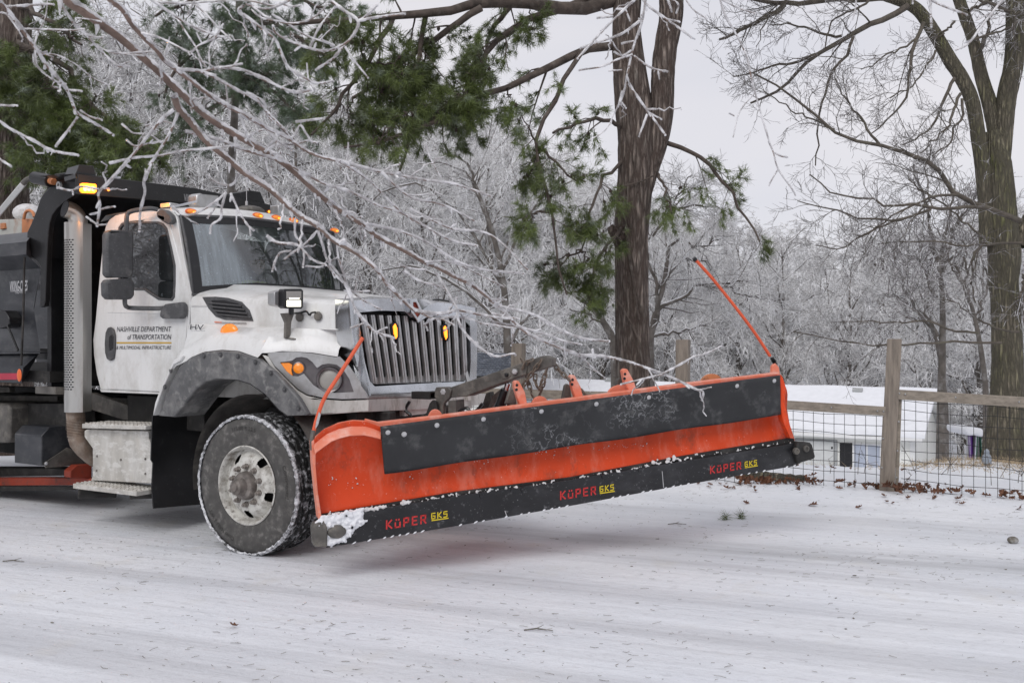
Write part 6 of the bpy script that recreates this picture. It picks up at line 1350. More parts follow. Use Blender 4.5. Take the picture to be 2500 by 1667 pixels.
LP, LR = limbs([
 (Z7([(1250, 50), (1100, 150), (950, 200), (800, 290), (650, 370), (500, 450), (370, 540), (250, 700), (120, 780), (-60, 860)], 12.3), 8, 2.5),
 (Z7([(500, 450), (330, 520), (150, 540), (0, 590), (-200, 640)], 12.3), 4, 1.5), (Z7([(800, 300), (740, 460), (650, 560), (580, 700), (540, 860), (500, 1000), (510, 1200), (480, 1380)], 12.2), 4, 1.5),
 (Z7([(220, 40), (120, 130), (0, 180), (-150, 260), (-320, 330)], 12.2), 7, 3), (Z7([(700, 300), (580, 290), (450, 250), (280, 210), (100, 210)], 12.3), 3.5, 1.5),
 (Z7([(1100, -20), (800, -10), (500, 10), (220, 40), (60, 20), (-120, -40)], 12.3), 9, 4), (Z7([(930, 0), (830, 70), (680, 140), (600, 220), (560, 400)], 12.2), 3, 1.5),
 (Z7([(1380, 190), (1290, 400), (1260, 600), (1240, 780), (1180, 880), (1080, 1000), (950, 1110)], 12.2), 5, 1.5), (Z7([(1330, 320), (1200, 410), (1080, 450), (960, 540), (860, 580)], 12.2), 3, 1.2),
 (Z7([(1480, 420), (1400, 560), (1300, 690), (1200, 770), (1100, 820)], 12.1), 3, 1.2), (Z7([(1640, 650), (1560, 800), (1500, 950), (1430, 1060), (1330, 1150), (1200, 1210)], 12.1), 4.5, 1.5),
 (Z7([(1690, 780), (1620, 950), (1560, 1080), (1450, 1180), (1350, 1280)], 12), 4, 1.5), (Z7([(1700, 820), (1690, 980), (1620, 1100), (1600, 1170), (1450, 1300)], 12), 3.5, 1.5),
 (Z8([(2190, 410), (2010, 340), (1850, 260), (1670, 190), (1600, 120), (1500, 0)], 11.9) + Z7([(1400, 1340), (1150, 1250), (1000, 1200), (870, 1190), (700, 1130), (500, 970), (350, 850), (100, 690), (-40, 610)], 11.7), 7, 2),
 (Z7([(1010, 1200), (950, 1130), (850, 980), (760, 870), (680, 730), (640, 640)], 11.8), 3.5, 1.2), (Z7([(640, 1080), (450, 990), (250, 900), (50, 760)], 11.8), 2.5, 1.2),
 (Z8([(1870, 295), (1600, 305), (1440, 295), (1300, 270), (1100, 290), (940, 230), (700, 200), (600, 160), (430, 20)], 11.8), 4.5, 1.5),
 (Z8([(1440, 310), (1250, 380), (1050, 400), (850, 375), (600, 310), (330, 240)], 11.8), 3.5, 1.2), (Z8([(1240, 380), (1050, 440), (920, 510), (760, 600), (630, 650), (480, 610)], 11.8), 3, 1.2),
 (Z8([(1670, 190), (1500, 200), (1350, 250), (1150, 340), (1000, 460), (880, 530), (780, 515)], 11.8), 3.5, 1.2),
 (Z8([(1890, 560), (1700, 400), (1540, 260), (1400, 160), (1250, 60)], 11.9), 3, 1.2), (Z8([(2200, 590), (1900, 600), (1680, 620), (1480, 570), (1200, 580), (1000, 600)], 11.9), 3, 1.2),
 (Z8([(1890, 570), (1800, 700), (1790, 880), (1800, 1020), (1812, 1090)], 11.8), 4, 2), (Z8([(2180, 1330), (2000, 1310), (1850, 1230), (1700, 1130), (1560, 1060)], 11.9), 3, 1.2),
 (Z8([(1830, 1340), (1640, 1330), (1500, 1260), (1400, 1240), (1150, 1240), (900, 1245), (680, 1250)], 11.9), 3, 1.2), (Z8([(2030, 1420), (1600, 1415), (1200, 1432), (950, 1430), (700, 1400), (300, 1330)], 11.9), 3.2, 1.2),
 (Z7([(1780, 330), (2000, 260), (2216, 180), (2400, 120)], 12.2), 3, 1.5), (Z7([(1750, 90), (1900, 20), (2000, -60)], 12.2), 4, 2), (Z7([(1850, 0), (2050, 80), (2200, 120)], 12), 4, 2), (Z7([(1640, 180), (1540, 280), (1480, 330)], 12.4), 3, 1.5),
 (Z7([(1830, 440), (1900, 330), (1920, 200), (1960, 60)], 12.8), 6, 3), (Z8([(2216, 850), (2216, 950), (2170, 1050)], 12.2), 5, 3)] + [([(2300 + a_, -60 - 120 * k, 12.6), (2300 + a_ + dx * .5, -150 - 125 * k, 12.6 + dy * .5), (2300 + a_ + dx, -160 - 130 * k, 12.6 + dy)], 9, 3) for k in range(6) for a_, dx, dy in ((-60, -420, -1.0 + .4 * k), (60, 380, .8 - .4 * k), (150, 250, -2.2 + .5 * k))], 14, .012, rg4)
bare(oak, LP, LR, rg4, (7, 5, 5), (.75, .38, .16), rmin=.0028, grav=.12)
# --- other trees that can be told apart behind the fence
def slim(label, trunk, lm, Y, seed, r, m=(7, 5, 3), L=(1.6, .8, .42), bark='fbark', twig='otwig', limb='fbark', rmin=.0055, cat='tree', name='bare_tree'):
    rng = np.random.default_rng(seed); b0 = W(trunk[0][0], 1000, Y); root = empty(name, (b0.x, Y, Z(b0.x, Y))); tag(root, label, cat, 'bare trees behind the fence')
    pts = [Vector((b0.x, Y, root.location.z - .2))] + [W(x, y, Y) for x, y in trunk]
    trunk_obj([(pts, [r * 1.25] + list(np.linspace(r, r * .35, len(trunk))))], root, bark, 10, 26, .06, seed=seed)
    LP, LR = limbs([([(x, y, Y) for x, y in l], a, c) for l, a, c in lm], 12, .03, rng); bare(root, LP, LR, rng, m, L, limb, twig, rmin=rmin); return root
z8 = lambda p: [(1850 + x * .2933, 420 + y * .2933) for x, y in p]
slim('straight pale tree with a dead stub, left of the mossy trunk', z8([(1530, 1900), (1535, 1560), (1540, 1200), (1530, 950), (1515, 830), (1495, 700)]),
 [(z8([(1500, 720), (1450, 580), (1420, 420), (1390, 250), (1330, 80), (1300, -60)]), 6, 2), (z8([(1520, 800), (1560, 600), (1590, 420), (1610, 280), (1640, 100)]), 6, 2), (z8([(1540, 830), (1600, 600), (1650, 450), (1740, 300), (1850, 130)]), 5, 2), (z8([(1590, 740), (1700, 640), (1800, 530), (1900, 460)]), 4, 2), (z8([(1500, 1040), (1420, 900), (1370, 790), (1310, 720), (1200, 680)]), 4, 1.5), (z8([(1500, 1370), (1440, 1250), (1330, 1140), (1180, 1050), (1050, 1010)]), 4, 1.5), (z8([(1440, 600), (1450, 700), (1440, 780)]), 3, 2)], 19, 41, .11)
slim('dark twin stemmed bare tree right of the marker rod', z8([(1000, 1900), (1010, 1560), (1020, 1250), (1045, 1050), (1060, 930)]),
 [(z8([(1060, 930), (1000, 800), (940, 720), (850, 650), (720, 570)]), 4, 1.5), (z8([(1065, 920), (1080, 780), (1100, 650), (1150, 520)]), 4, 1.5), (z8([(1050, 900), (1040, 700), (1040, 560), (1000, 430)]), 4, 1.5), (z8([(1040, 1120), (980, 1050), (970, 920), (960, 800), (860, 700)]), 4, 1.5), (z8([(1060, 940), (1130, 840), (1220, 800), (1270, 900)]), 3, 1.2)], 50, 42, .2, L=(3.4, 1.7, .9), rmin=.011)
slim('leaning bare tree between the pale tree and the mossy trunk', z8([(1900, 1900), (1860, 1500), (1790, 1150), (1730, 1000), (1680, 850), (1640, 760)]),
 [(z8([(1700, 920), (1600, 760), (1560, 600), (1500, 480)]), 4, 1.5), (z8([(1800, 1200), (1870, 1050), (1900, 900), (1880, 730)]), 4, 1.5), (z8([(1740, 1030), (1720, 850), (1740, 700), (1700, 560)]), 4, 1.5)], 18, 43, .075)
slim('bare tree leaning left in the wood beside the fence post', z8([(1560, 1900), (1480, 1380), (1400, 1250), (1300, 1130), (1220, 1060)]),
 [(z8([(1300, 1130), (1230, 1000), (1190, 850), (1150, 700)]), 4, 1.5), (z8([(1400, 1250), (1340, 1230), (1250, 1200)]), 3, 1.5), (z8([(1220, 1060), (1140, 1030), (1060, 1010)]), 3, 1.2)], 20, 44, .07)
z6 = lambda p: [(1200 + x * .338, 400 + y * .338) for x, y in p]
slim('frosted tree with long arching limbs right of the forked pine', z6([(1150, 1700), (1150, 1250), (1190, 1130), (1205, 980), (1230, 930), (1255, 800), (1270, 700)]),
 [(z6([(1160, 1160), (1200, 1050), (1290, 990), (1400, 950), (1500, 880), (1640, 850), (1850, 835)]), 6, 2), (z6([(1270, 700), (1300, 600), (1380, 560), (1480, 600), (1600, 560), (1750, 520)]), 4, 1.5), (z6([(1190, 1000), (1190, 880), (1160, 800), (1130, 650), (1150, 520)]), 5, 2), (z6([(1160, 520), (1230, 420), (1350, 320), (1480, 290), (1650, 320)]), 5, 1.5), (z6([(1240, 900), (1300, 760), (1400, 690), (1560, 700)]), 4, 1.5), (z6([(1150, 1240), (1300, 1240), (1450, 1190), (1600, 1160)]), 5, 2), (z6([(1230, 430), (1300, 300), (1380, 180), (1450, 80)]), 4, 1.5), (z6([(1550, 870), (1700, 900), (1850, 960), (2050, 990)]), 4, 1.5)], 17, 45, .10, (10, 7, 5), (1.1, .6, .3), limb='fbark', twig='ftwig', rmin=.0055)
slim('frosted tree leaning left behind the forked pine trunk', z6([(900, 1700), (880, 1300), (830, 1180), (780, 1100), (700, 1010), (620, 930)]),
 [(z6([(700, 1010), (600, 950), (470, 880), (350, 800)]), 5, 2), (z6([(620, 930), (560, 800), (540, 700), (560, 600)]), 5, 2), (z6([(780, 1100), (720, 950), (660, 800), (670, 640)]), 5, 2), (z6([(830, 1180), (700, 1080), (560, 1040)]), 4, 1.5)], 18, 46, .13, (10, 7, 5), (1.2, .7, .35), twig='ftwig')
slim('frosted tree with arching boughs left of the forked pine', [(1240, 1300), (1240, 900), (1230, 700), (1200, 560), (1170, 480)],
 [([(1230, 700), (1150, 560), (1060, 470), (980, 450), (900, 500)], 5, 2), ([(1200, 560), (1150, 440), (1090, 400), (1020, 400)], 4, 2), ([(1225, 660), (1280, 540), (1340, 470), (1400, 440)], 4, 2), ([(1235, 800), (1120, 700), (1010, 650), (930, 660)], 5, 2), ([(1238, 850), (1310, 740), (1400, 690)], 4, 2), ([(1170, 480), (1140, 400), (1080, 370)], 4, 2)], 24, 47, .16, (12, 8, 6), (1.7, .9, .45), twig='ftwig')
# --- the frosted wood: a few tree meshes, many trees
def wood_mesh(seed):
    rng = np.random.default_rng(seed); H = 10.0; tr = np.array([[[0.15 * math.sin(k * 1.1 + seed) * k / 11, .15 * math.cos(k * .9 + seed) * k / 11, H * .92 * k / 11] for k in range(12)]]); rr = np.linspace(.14, .02, 12)[None]
    P0, R0 = spawn(tr, rr, 34, rng, (25, 75), (.22, .44), .6, .2, 8, .18, .05, 1, .14, .02)
    P1, R1 = spawn(P0, R0, 9, rng, (30, 65), (.3, .55), .55, .12, 6, .2, .15, 1, .10, .011)
    P2, R2 = spawn(P1, R1, 7, rng, (30, 65), (.35, .75), .6, .02, 4, .2, .15, 1, .12, .0125)
    P3, R3 = spawn(P2, R2, 3, rng, (30, 65), (.45, .9), .8, .02, 3, .15, .15, 1, .05, .0115, tip=.8)
    a = mesh_np('trunk', *joinVF([tubes_np(tr, rr, 8), tubes_np(P0, R0, 5)])); b = mesh_np('crown', *joinVF([tubes_np(P1, R1, 4), tubes_np(P2, R2, 3), tubes_np(P3, R3, 3)])); return a, b
WM = [wood_mesh(s) for s in (51, 52, 53, 54)]
for a, b in WM: a.materials.append(M['fbark']); b.materials.append(M['ftwig'])
rgw = random.Random(77)
BANDS = [(260, 'frosted bare tree in the wood behind the dump body'), (700, 'frosted bare tree in the wood above the truck cab'), (1150, 'frosted bare tree in the wood behind the hood and its lamp'), (1500, 'frosted bare tree in the wood left of the forked pine'), (1950, 'frosted bare tree in the wood around the far marker rod'), (9999, 'frosted bare tree in the wood beyond the house, on the right')]
def wood_tree(px, Y, topy, k, rot):
    label = next(l for m, l in BANDS if px < m); group = label.replace('tree', 'trees').replace('its', 'the')
    x = (px - CX) / FP * Y; z = Z(x, Y); top = CAMH + (HY - topy) / FP * Y; s = (top - z) / 9.6
    r = empty('frosted_tree', (x, Y, z), rot); r.scale = (s * 1.05, s * 1.05, s); tag(r, label, 'tree', group)
    for nm, me in zip(('trunk', 'crown'), WM[k]): o = link(nm, me, None, r)
def topline(px): return float(np.interp(px, [-200, 200, 450, 700, 1000, 1250, 1400, 1650, 1750, 1950, 2100, 2500, 2800], [120, 150, 140, 250, 360, 360, 420, 500, 570, 600, 600, 520, 450]))
def hillpx(px, Y): return px
rows_ = [(28, 210, -100, 1330, -20), (37, 170, -150, 2650, 0), (48, 150, -200, 2750, 12), (60, 125, -250, 2800, 20), (74, 105, -300, 2850, 26), (92, 90, -350, 2900, 30)]
for Y, st, a, b, dy in rows_:
    px = a + rgw.random() * st
    while px < b:
        yy = Y * rgw.uniform(.92, 1.1); x = (px - CX) / FP * yy
        inhouse = 1.0 < x < 19 and abs((Vector((x, yy, 0)) - Vector((HR.x, HR.y, 0))).dot(HN)) < 4.6 and -1.5 < (Vector((x, yy, 0)) - Vector((HR.x, HR.y, 0))).dot(HD) < 19.5
        front = (Vector((x, yy, 0)) - Vector((HR.x, HR.y, 0))).dot(HN) > 0 and x > 0.2
        if not inhouse and not front: wood_tree(px, yy, topline(px) + dy + rgw.uniform(-25, 55), rgw.randrange(4), rgw.random() * 6.28)
        px += st * rgw.uniform(.6, 1.3)
# trees across the road behind the viewpoint, seen in the glass and chrome
for x, y, s, k in ((-9, -9, 1.1, 0), (-2, -12, 1.25, 1), (5, -10, 1.1, 2), (12, -13, 1.2, 3), (-16, -11, 1.2, 1), (18, -7, 1.0, 0), (22, 2, 1.0, 2), (-6, -19, 1.4, 3), (9, -20, 1.4, 0), (-13, 2.0, .95, 0), (-16, 5.2, 1.1, 2), (-19, 1, 1.2, 1), (-21, 6.5, 1.2, 3)):
    r = empty('frosted_tree', (x, y, 0), x); r.scale = (s, s, s); tag(r, 'bare tree across the road mirrored in the truck windows', 'tree', 'trees across the road')
    for nm, me in zip(('trunk', 'crown'), WM[k]): link(nm, me, None, r)
# ------------------------------------------------------------------ ice coated branches hanging in front of the truck
za = lambda p: zpts(0, 0, .2976, p); zb_ = lambda p: zpts(420, 480, .2424, p); zc_ = lambda p: zpts(800, 640, .268, p); zd = lambda p: zpts(600, 0, .2764, p)
ze = lambda p: zpts(1200, 0, .3189, p); zf = lambda p: zpts(1000, 820, .2551, p); zg = lambda p: zpts(1380, 860, .2891, p); zh = lambda p: zpts(0, 380, .268, p); zi = lambda p: zpts(1850, 0, .2933, p); zj = lambda p: zpts(1600, 600, .2296, p); zk = lambda p: zpts(1200, 400, .338, p)
def icy(name, label, lst, seed, buds=True):
    """lst: (pixel points, depth at start, depth at end, radius px start, end). One branch system = one thing."""
    rng = np.random.default_rng(seed); bark = []; ice = []; drops = MB(); root = None
    side = []
    for pts, y0, y1, r0, r1 in lst:
        r0 *= .98; r1 *= .98; n = len(pts); K = max(12, n * 9); w = spline([W(x, y, y0 + (y1 - y0) * i / max(1, n - 1)) for i, (x, y) in enumerate(pts)], K)
        if root is None: root = empty(name, Vector(w[0])); tag(root, label, 'branch', 'ice coated branches over the truck')
        s = np.linspace(0, 1, K); ym = y0 + (y1 - y0) * s; r = (r0 + (r1 - r0) * s ** .8) * ym / FP
        sm = np.convolve(rng.normal(size=K + 6), np.ones(4) / 3, 'same')[3:-3]
        Ls = float(np.linalg.norm(np.diff(w, axis=0), axis=1).sum())
        for _ in range(int(Ls / .16) if buds else 0):
            k = rng.integers(2, K - 2); T = w[k + 1] - w[k - 1]; T /= np.linalg.norm(T) + 1e-9; d = rng.normal(size=3); d[1] *= .6; d -= T * d.dot(T); d /= np.linalg.norm(d); d = d * rng.uniform(.5, 1) + T * rng.uniform(.3, .9); d /= np.linalg.norm(d); l = rng.uniform(.035, .12)
            q_ = np.array([w[k] + d * l * t + rng.normal(size=3) * .006 * t - np.array([0, 0, .02]) * l * t * t * 4 for t in np.linspace(0, 1, 9)]); side.append((q_, min(r[k] * .6, 2.9 * ym[k] / FP)))
        bark.append(tubes_np(w[None], (r * .70)[None], 8))
        up = np.array([0, 0, 1.]); k_ = np.clip(1 - (r0 * (1 - s) + r1 * s - 4) / 7, .12, 1)[:, None]
        wi = w + up * (r * .62)[:, None] * (1 - .55 * k_) + rng.normal(size=(K, 3)) * (r * .06)[:, None]
        ri = r * (.62 + .34 * k_[:, 0]) * (1 + .2 * sm); ri[-1] *= .55
        ice.append(tubes_np(wi[None], ri[None], 8))
        if buds:                                            # frozen buds and drips
            L_ = float(np.linalg.norm(np.diff(w, axis=0), axis=1).sum()); nb = int(L_ / .075)
            for _ in range(nb):
                k = rng.integers(1, K - 1); p = Vector(w[k]); rr = float(r[k]); t = rng.random()
                if t < .45:
                    h = rr * rng.uniform(1.2, 2.6); drops.tube([p, p - Vector((0, 0, h * .7)), p - Vector((rng.normal() * .002, 0, h * 1.5))], [rr * .55, rr * .38, rr * .06], 6)
                elif rr < .012:
                    T = Vector(w[k + 1] - w[k - 1]).normalized(); d = (T + Vector(rng.normal(size=3)) * .8).normalized(); l = rng.uniform(.012, .03)
                    drops.tube([p, p + d * l * .6, p + d * l], [rr * .75, rr * .95, rr * .55], 6)
        e = Vector(w[-1]); rr = float(r[-1]); drops.ell(e, rr * 1.1, rr * 1.1, rr * 1.1, 7, 5)
    for q_, rr in side:
        bark.append(tubes_np(q_[None], np.full((1, 9), rr * .6), 6)); ice.append(tubes_np((q_ + np.array([0, 0, rr * .3]))[None], (rr * np.linspace(1, .8, 9) * (1 + .15 * rng.normal(size=9)))[None], 7)); drops.ell(Vector(q_[-1]) + Vector((0, 0, rr * .3)), rr * .95, rr * .95, rr * .95, 6, 4)
    addmesh('bark', (lambda v: (to_local(v[0], root), v[1]))(joinVF(bark)), 'bark', root)
    addmesh('ice', (lambda v: (to_local(v[0], root), v[1]))(joinVF(ice)), 'ice', root)
    drops.v = [(x - root.location.x, y - root.location.y, z - root.location.z) for x, y, z in drops.v]; drops.build('ice_drop', 'ice', root, kind='stuff')
    return root
main = [
 (za([(380, -200), (540, 0), (700, 110), (840, 210), (980, 310), (1120, 430), (1280, 570), (1400, 690), (1520, 800), (1700, 960), (1900, 1090), (2100, 1200), (2352, 1360)]) + [(771, 468), (820, 507), (880, 545), (920, 577), (980, 608), (1036, 640), (1068, 653), (1108, 675), (1148, 694), (1181, 718), (1218, 750), (1281, 809), (1335, 836), (1410, 866)], 2.35, 3.3, 16, 3.8),
 (za([(1430, 800), (1470, 900), (1560, 1000), (1680, 1150), (1850, 1290), (2000, 1420), (2200, 1546)]) + [(723, 521), (779, 556), (808, 584), (847, 606), (880, 625), (920, 659), (945, 694), (971, 720), (1004, 752), (1022, 761), (1055, 766), (1084, 766), (1116, 758), (1148, 763), (1202, 774), (1250, 779)], 2.55, 3.1, 12, 3.5),
 ([(1410, 866), (1418, 868), (1480, 871), (1536, 884), (1582, 900), (1617, 913), (1655, 929), (1698, 950), (1716, 957), (1714, 976)], 3.3, 3.5, 4, 3), ([(1617, 913), (1657, 892), (1695, 870)], 3.4, 3.5, 3.4, 3), ([(1617, 914), (1568, 926), (1516, 938)], 3.4, 3.4, 3.4, 2.6), ([(1717, 866), (1740, 856), (1761, 845)], 3.5, 3.5, 3, 2.4), ([(1695, 870), (1717, 866)], 3.5, 3.5, 2.2, 2.2),
 ([(1418, 868), (1446, 897), (1480, 925)], 3.3, 3.4, 2.4, 1.6), ([(1218, 748), (1301, 768), (1362, 802), (1420, 826), (1487, 833)], 3.1, 3.3, 4, 3.2), (zk([(0, 1140), (200, 1180), (420, 1240), (520, 1280), (650, 1305)]), 3.1, 3.2, 3.4, 2.4), (zk([(0, 1080), (90, 1100), (200, 1120)]), 3.1, 3.1, 3, 2.4),
 (zc_([(1180, 440), (1200, 560), (1280, 680), (1400, 790), (1530, 860), (1680, 835)]) + [(1258, 866)], 3.0, 3.1, 4, 3), (zc_([(870, 575), (1000, 510), (1150, 572)]), 3.0, 3.0, 3.4, 3), (zc_([(885, 560), (910, 620)]), 3, 3, 3, 2.5), (zc_([(980, 90), (1080, 250), (1180, 430)]), 3.0, 3.0, 4, 3.4), (zc_([(700, 80), (830, 170), (1000, 215), (1060, 240)]), 2.95, 3, 3.6, 2.8), (zc_([(640, 20), (760, 60), (900, 70)]), 2.95, 3, 3, 2.2), (zc_([(560, 250), (600, 390), (640, 520)]), 2.9, 2.95, 1.6, 1.2),
 (zc_([(830, 450), (880, 480), (1000, 520), (1130, 500), (1300, 520), (1420, 560), (1680, 600)]), 3, 3.1, 3.6, 2.8),
 (za([(1520, 1080), (1640, 1110), (1850, 1170), (2000, 1230), (2200, 1290), (2352, 1340)]) + [(745, 425), (800, 452), (860, 470), (920, 500), (980, 520), (1050, 560), (1110, 590), (1165, 600)], 2.6, 2.95, 5, 3.2),
 ([(1000, 510), (1060, 540), (1110, 560), (1200, 575), (1290, 660)], 2.9, 3.0, 3.4, 2.6), ([(880, 545), (960, 560), (1040, 590), (1120, 640), (1190, 660), (1280, 668)], 2.9, 3.1, 3.6, 2.6), ([(1036, 640), (1100, 640), (1170, 670), (1230, 700)], 3, 3.1, 3, 2.2),
 (za([(2080, 980), (2200, 1060), (2352, 1130)]) + [(760, 375), (830, 395), (930, 420), (1040, 440), (1110, 450), (1200, 480)], 2.6, 2.9, 6, 3), ([(830, 395), (900, 440), (960, 500), (1010, 540)], 2.7, 2.9, 4, 2.6), ([(930, 420), (1000, 480), (1080, 500), (1160, 540)], 2.75, 2.9, 4, 2.6),
 (za([(1460, 930), (1400, 1080), (1330, 1200), (1250, 1330), (1190, 1480)]) + zh([(1340, 150), (1310, 240), (1320, 340), (1280, 500), (1270, 690)]), 2.55, 2.7, 4, 3), (za([(1430, 900), (1330, 980), (1220, 1110), (1100, 1260), (980, 1400), (850, 1546)]) + zh([(1000, 230), (900, 340), (910, 450), (885, 640)]), 2.55, 2.7, 4.5, 3.4),
 (zh([(900, 310), (840, 300), (740, 285), (650, 320), (525, 295)]), 2.7, 2.7, 3.4, 3), (zh([(660, 315), (665, 355)]), 2.7, 2.7, 2.6, 2), (zh([(905, 500), (960, 480), (1045, 465)]), 2.7, 2.7, 2.6, 2.6), (zh([(885, 630), (840, 600), (790, 560)]), 2.7, 2.7, 3, 2.6), (zh([(885, 635), (970, 630)]), 2.7, 2.7, 2.4, 2.2),
 (za([(900, 1342), (1100, 1298), (1300, 1280), (1500, 1240), (1720, 1220), (1900, 1200)]), 2.65, 2.6, 3.2, 3), (za([(1000, 1020), (1060, 1070), (1100, 1095), (1200, 1100)]), 2.6, 2.6, 3, 2), (za([(1035, 1150), (1110, 1200), (1220, 1180), (1350, 1160)]), 2.6, 2.6, 3, 2.6), (za([(1230, 1100), (1320, 1170)]), 2.6, 2.6, 2.6, 2.4), (za([(1330, 990), (1430, 1020)]), 2.6, 2.6, 2.6, 2.2),
 (za([(1960, 1430), (1900, 1520), (1780, 1500), (1710, 1440)]), 2.7, 2.7, 3.2, 2.8), (za([(1850, 680), (1880, 940)]), 2.6, 2.6, 2.4, 2),
 (zb_([(0, 100), (100, 180), (180, 190), (330, 125), (470, 30), (540, -40)]), 2.7, 2.7, 3.6, 3), (zb_([(540, -30), (500, 120), (490, 220), (400, 290), (385, 370)]), 2.7, 2.7, 3.2, 2.8), (zb_([(430, 120), (360, 215)]), 2.7, 2.7, 3, 2.6), (zb_([(590, -30), (640, 80), (690, 180), (760, 290), (820, 340)]), 2.7, 2.7, 3.4, 3), (zb_([(785, 320), (790, 395)]), 2.7, 2.7, 2.8, 2), (zb_([(650, 100), (650, 280), (660, 360), (620, 450)]), 2.7, 2.7, 1.8, 1.4),
 (zb_([(955, 400), (1060, 465), (1240, 485), (1320, 540), (1420, 640), (1550, 690)]), 2.8, 2.8, 4.5, 3), (zb_([(1130, 635), (1210, 570), (1300, 510), (1390, 430), (1460, 350)]), 2.8, 2.8, 3.2, 3), (zb_([(1240, 230), (1240, 380), (1300, 480), (1330, 600), (1320, 710)]), 2.8, 2.8, 3.2, 2.8), (zb_([(1200, 550), (1090, 570), (1040, 650), (1010, 750)]), 2.8, 2.8, 3.4, 2.8), (zb_([(1570, 640), (1500, 710), (1350, 700)]), 2.85, 2.85, 2.8, 2.4),
 (zb_([(1470, 350), (1520, 500), (1570, 650), (1690, 800), (1770, 950), (1850, 1130), (1950, 1260), (2063, 1380)]), 2.85, 2.9, 3.6, 3), (zb_([(1660, 480), (1680, 640), (1730, 800), (1760, 930), (1790, 1010)]), 2.85, 2.9, 3, 2.8), (zb_([(1840, 960), (1860, 860)]), 2.9, 2.9, 2.4, 2), (zb_([(1870, 960), (1990, 950)]), 2.9, 2.9, 2.4, 2),
 (zc_([(0, 30), (80, 130), (190, 240), (230, 380), (290, 500), (360, 580), (450, 640), (605, 690)]), 2.85, 2.95, 3.6, 3), (zc_([(190, 240), (300, 330), (420, 400), (490, 432)]), 2.9, 2.95, 3.2, 2.8), (zc_([(110, -20), (160, 150), (190, 240)]), 2.85, 2.9, 3, 3), (zc_([(205, 602), (340, 555)]), 2.9, 2.9, 2.8, 2.6), (zc_([(440, 640), (540, 595)]), 2.95, 2.95, 2.6, 2.4), (zc_([(470, 650), (510, 720)]), 2.95, 2.95, 2.6, 2), (zc_([(250, 270), (370, 265)]), 2.9, 2.9, 2, 1.8),
 (za([(1480, 620), (1420, 560), (1370, 520)]), 2.5, 2.5, 3, 3), (za([(1330, 690), (1330, 560), (1390, 310)]), 2.5, 2.5, 2.8, 2),
 (za([(2010, 1160), (2090, 1090), (2180, 1060)]), 2.65, 2.65, 3.4, 2.8), (za([(2170, 1250), (2240, 1200), (2352, 1190)]), 2.7, 2.7, 3, 2.6), (za([(2180, 1320), (2210, 1430), (2280, 1510)]), 2.7, 2.7, 3, 2.4),
]
icy('icy_branch', 'longest ice coated limb slanting from the top left corner down across the grille', main, 61)
second = [
 (za([(820, -120), (900, 0), (1000, 80), (1080, 200), (1160, 290), (1280, 410), (1350, 500), (1480, 600), (1560, 660), (1700, 770), (1880, 880), (2080, 980)]), 2.3, 2.6, 10, 6),
 (za([(1160, 275), (1300, 310), (1450, 380), (1560, 430), (1640, 370), (1760, 310), (1830, 200)]), 2.4, 2.4, 3, 2.4), (za([(1350, 500), (1460, 570), (1650, 590), (1800, 660), (1960, 750), (2100, 820), (2200, 930), (2352, 1080)]), 2.4, 2.6, 5, 3.4),
 (za([(1650, 590), (1800, 560), (2000, 580), (2150, 650), (2352, 740)]) + zd([(470, 820), (570, 800)]), 2.5, 2.6, 4.4, 3), (za([(1800, 560), (1900, 545), (1985, 525)]), 2.5, 2.5, 3.2, 2.8),
 (za([(1030, 270), (1060, 235), (1100, 230)]), 2.4, 2.4, 2.4, 2), (za([(1560, 430), (1640, 500), (1700, 520), (1760, 560)]), 2.45, 2.5, 2.2, 2),
 (zd([(0, 820), (150, 900), (200, 1030), (310, 1130), (400, 1220)]), 2.6, 2.7, 4, 3), (zd([(440, 1080), (560, 1065), (690, 1050)]), 2.7, 2.7, 3.4, 3), (zd([(430, 1210), (480, 1110), (530, 1180), (580, 1250), (630, 1260)]), 2.7, 2.7, 3.2, 3), (zd([(180, 1330), (250, 1250), (400, 1280), (560, 1240)]), 2.7, 2.7, 3.2, 2.8), (zd([(0, 1040), (80, 1080), (190, 1150), (300, 1260), (420, 1330)]), 2.65, 2.7, 3.4, 2.8)]
icy('icy_branch', 'ice coated limb running beside the longest one above the cab roof', second, 62)
icy('icy_branch', 'short upright iced twig end above the windshield top corner', [(zd([(905, 1260), (900, 1400), (895, 1540)]), 2.8, 2.8, 2.4, 2)], 76)
icy('icy_branch', 'faint slanting iced twig end between the hood and the forked pine', [(zd([(1590, 1290), (1640, 1420), (1720, 1560)]), 2.9, 2.9, 2.6, 2.4)], 77)
leftb = [
 (za([(-60, -100), (0, 20), (60, 90), (190, 260), (290, 400), (390, 550), (480, 650), (560, 760), (620, 910), (680, 960), (800, 1030), (930, 1110)]), 2.3, 2.6, 7, 3.4), (za([(640, 960), (560, 1070), (460, 1200)]), 2.55, 2.55, 3.4, 3.4), (za([(660, 910), (740, 960), (835, 985)]), 2.55, 2.55, 3, 2.8),
 (za([(290, 400), (290, 520), (380, 620), (480, 680), (540, 690)]), 2.45, 2.5, 3, 2.4), (za([(60, 60), (200, 50), (350, 40), (440, 40)]), 2.3, 2.3, 3.6, 3), (za([(200, 240), (400, 245), (600, 250), (690, 240)]), 2.4, 2.4, 2.4, 2.4), (za([(540, 740), (600, 745), (670, 750)]), 2.5, 2.5, 3, 2.8),
 (za([(340, 450), (450, 450), (620, 530), (760, 640), (890, 700)]), 2.5, 2.6, 1.8, 2), (za([(-40, 120), (50, 120), (180, 300), (180, 340)]), 2.4, 2.4, 2.4, 2), (za([(390, 0), (370, 150), (290, 330), (300, 520)]), 2.4, 2.4, 1.6, 1.4)]
icy('icy_branch', 'ice coated branch at the far left ending above the amber strobe', leftb, 63)
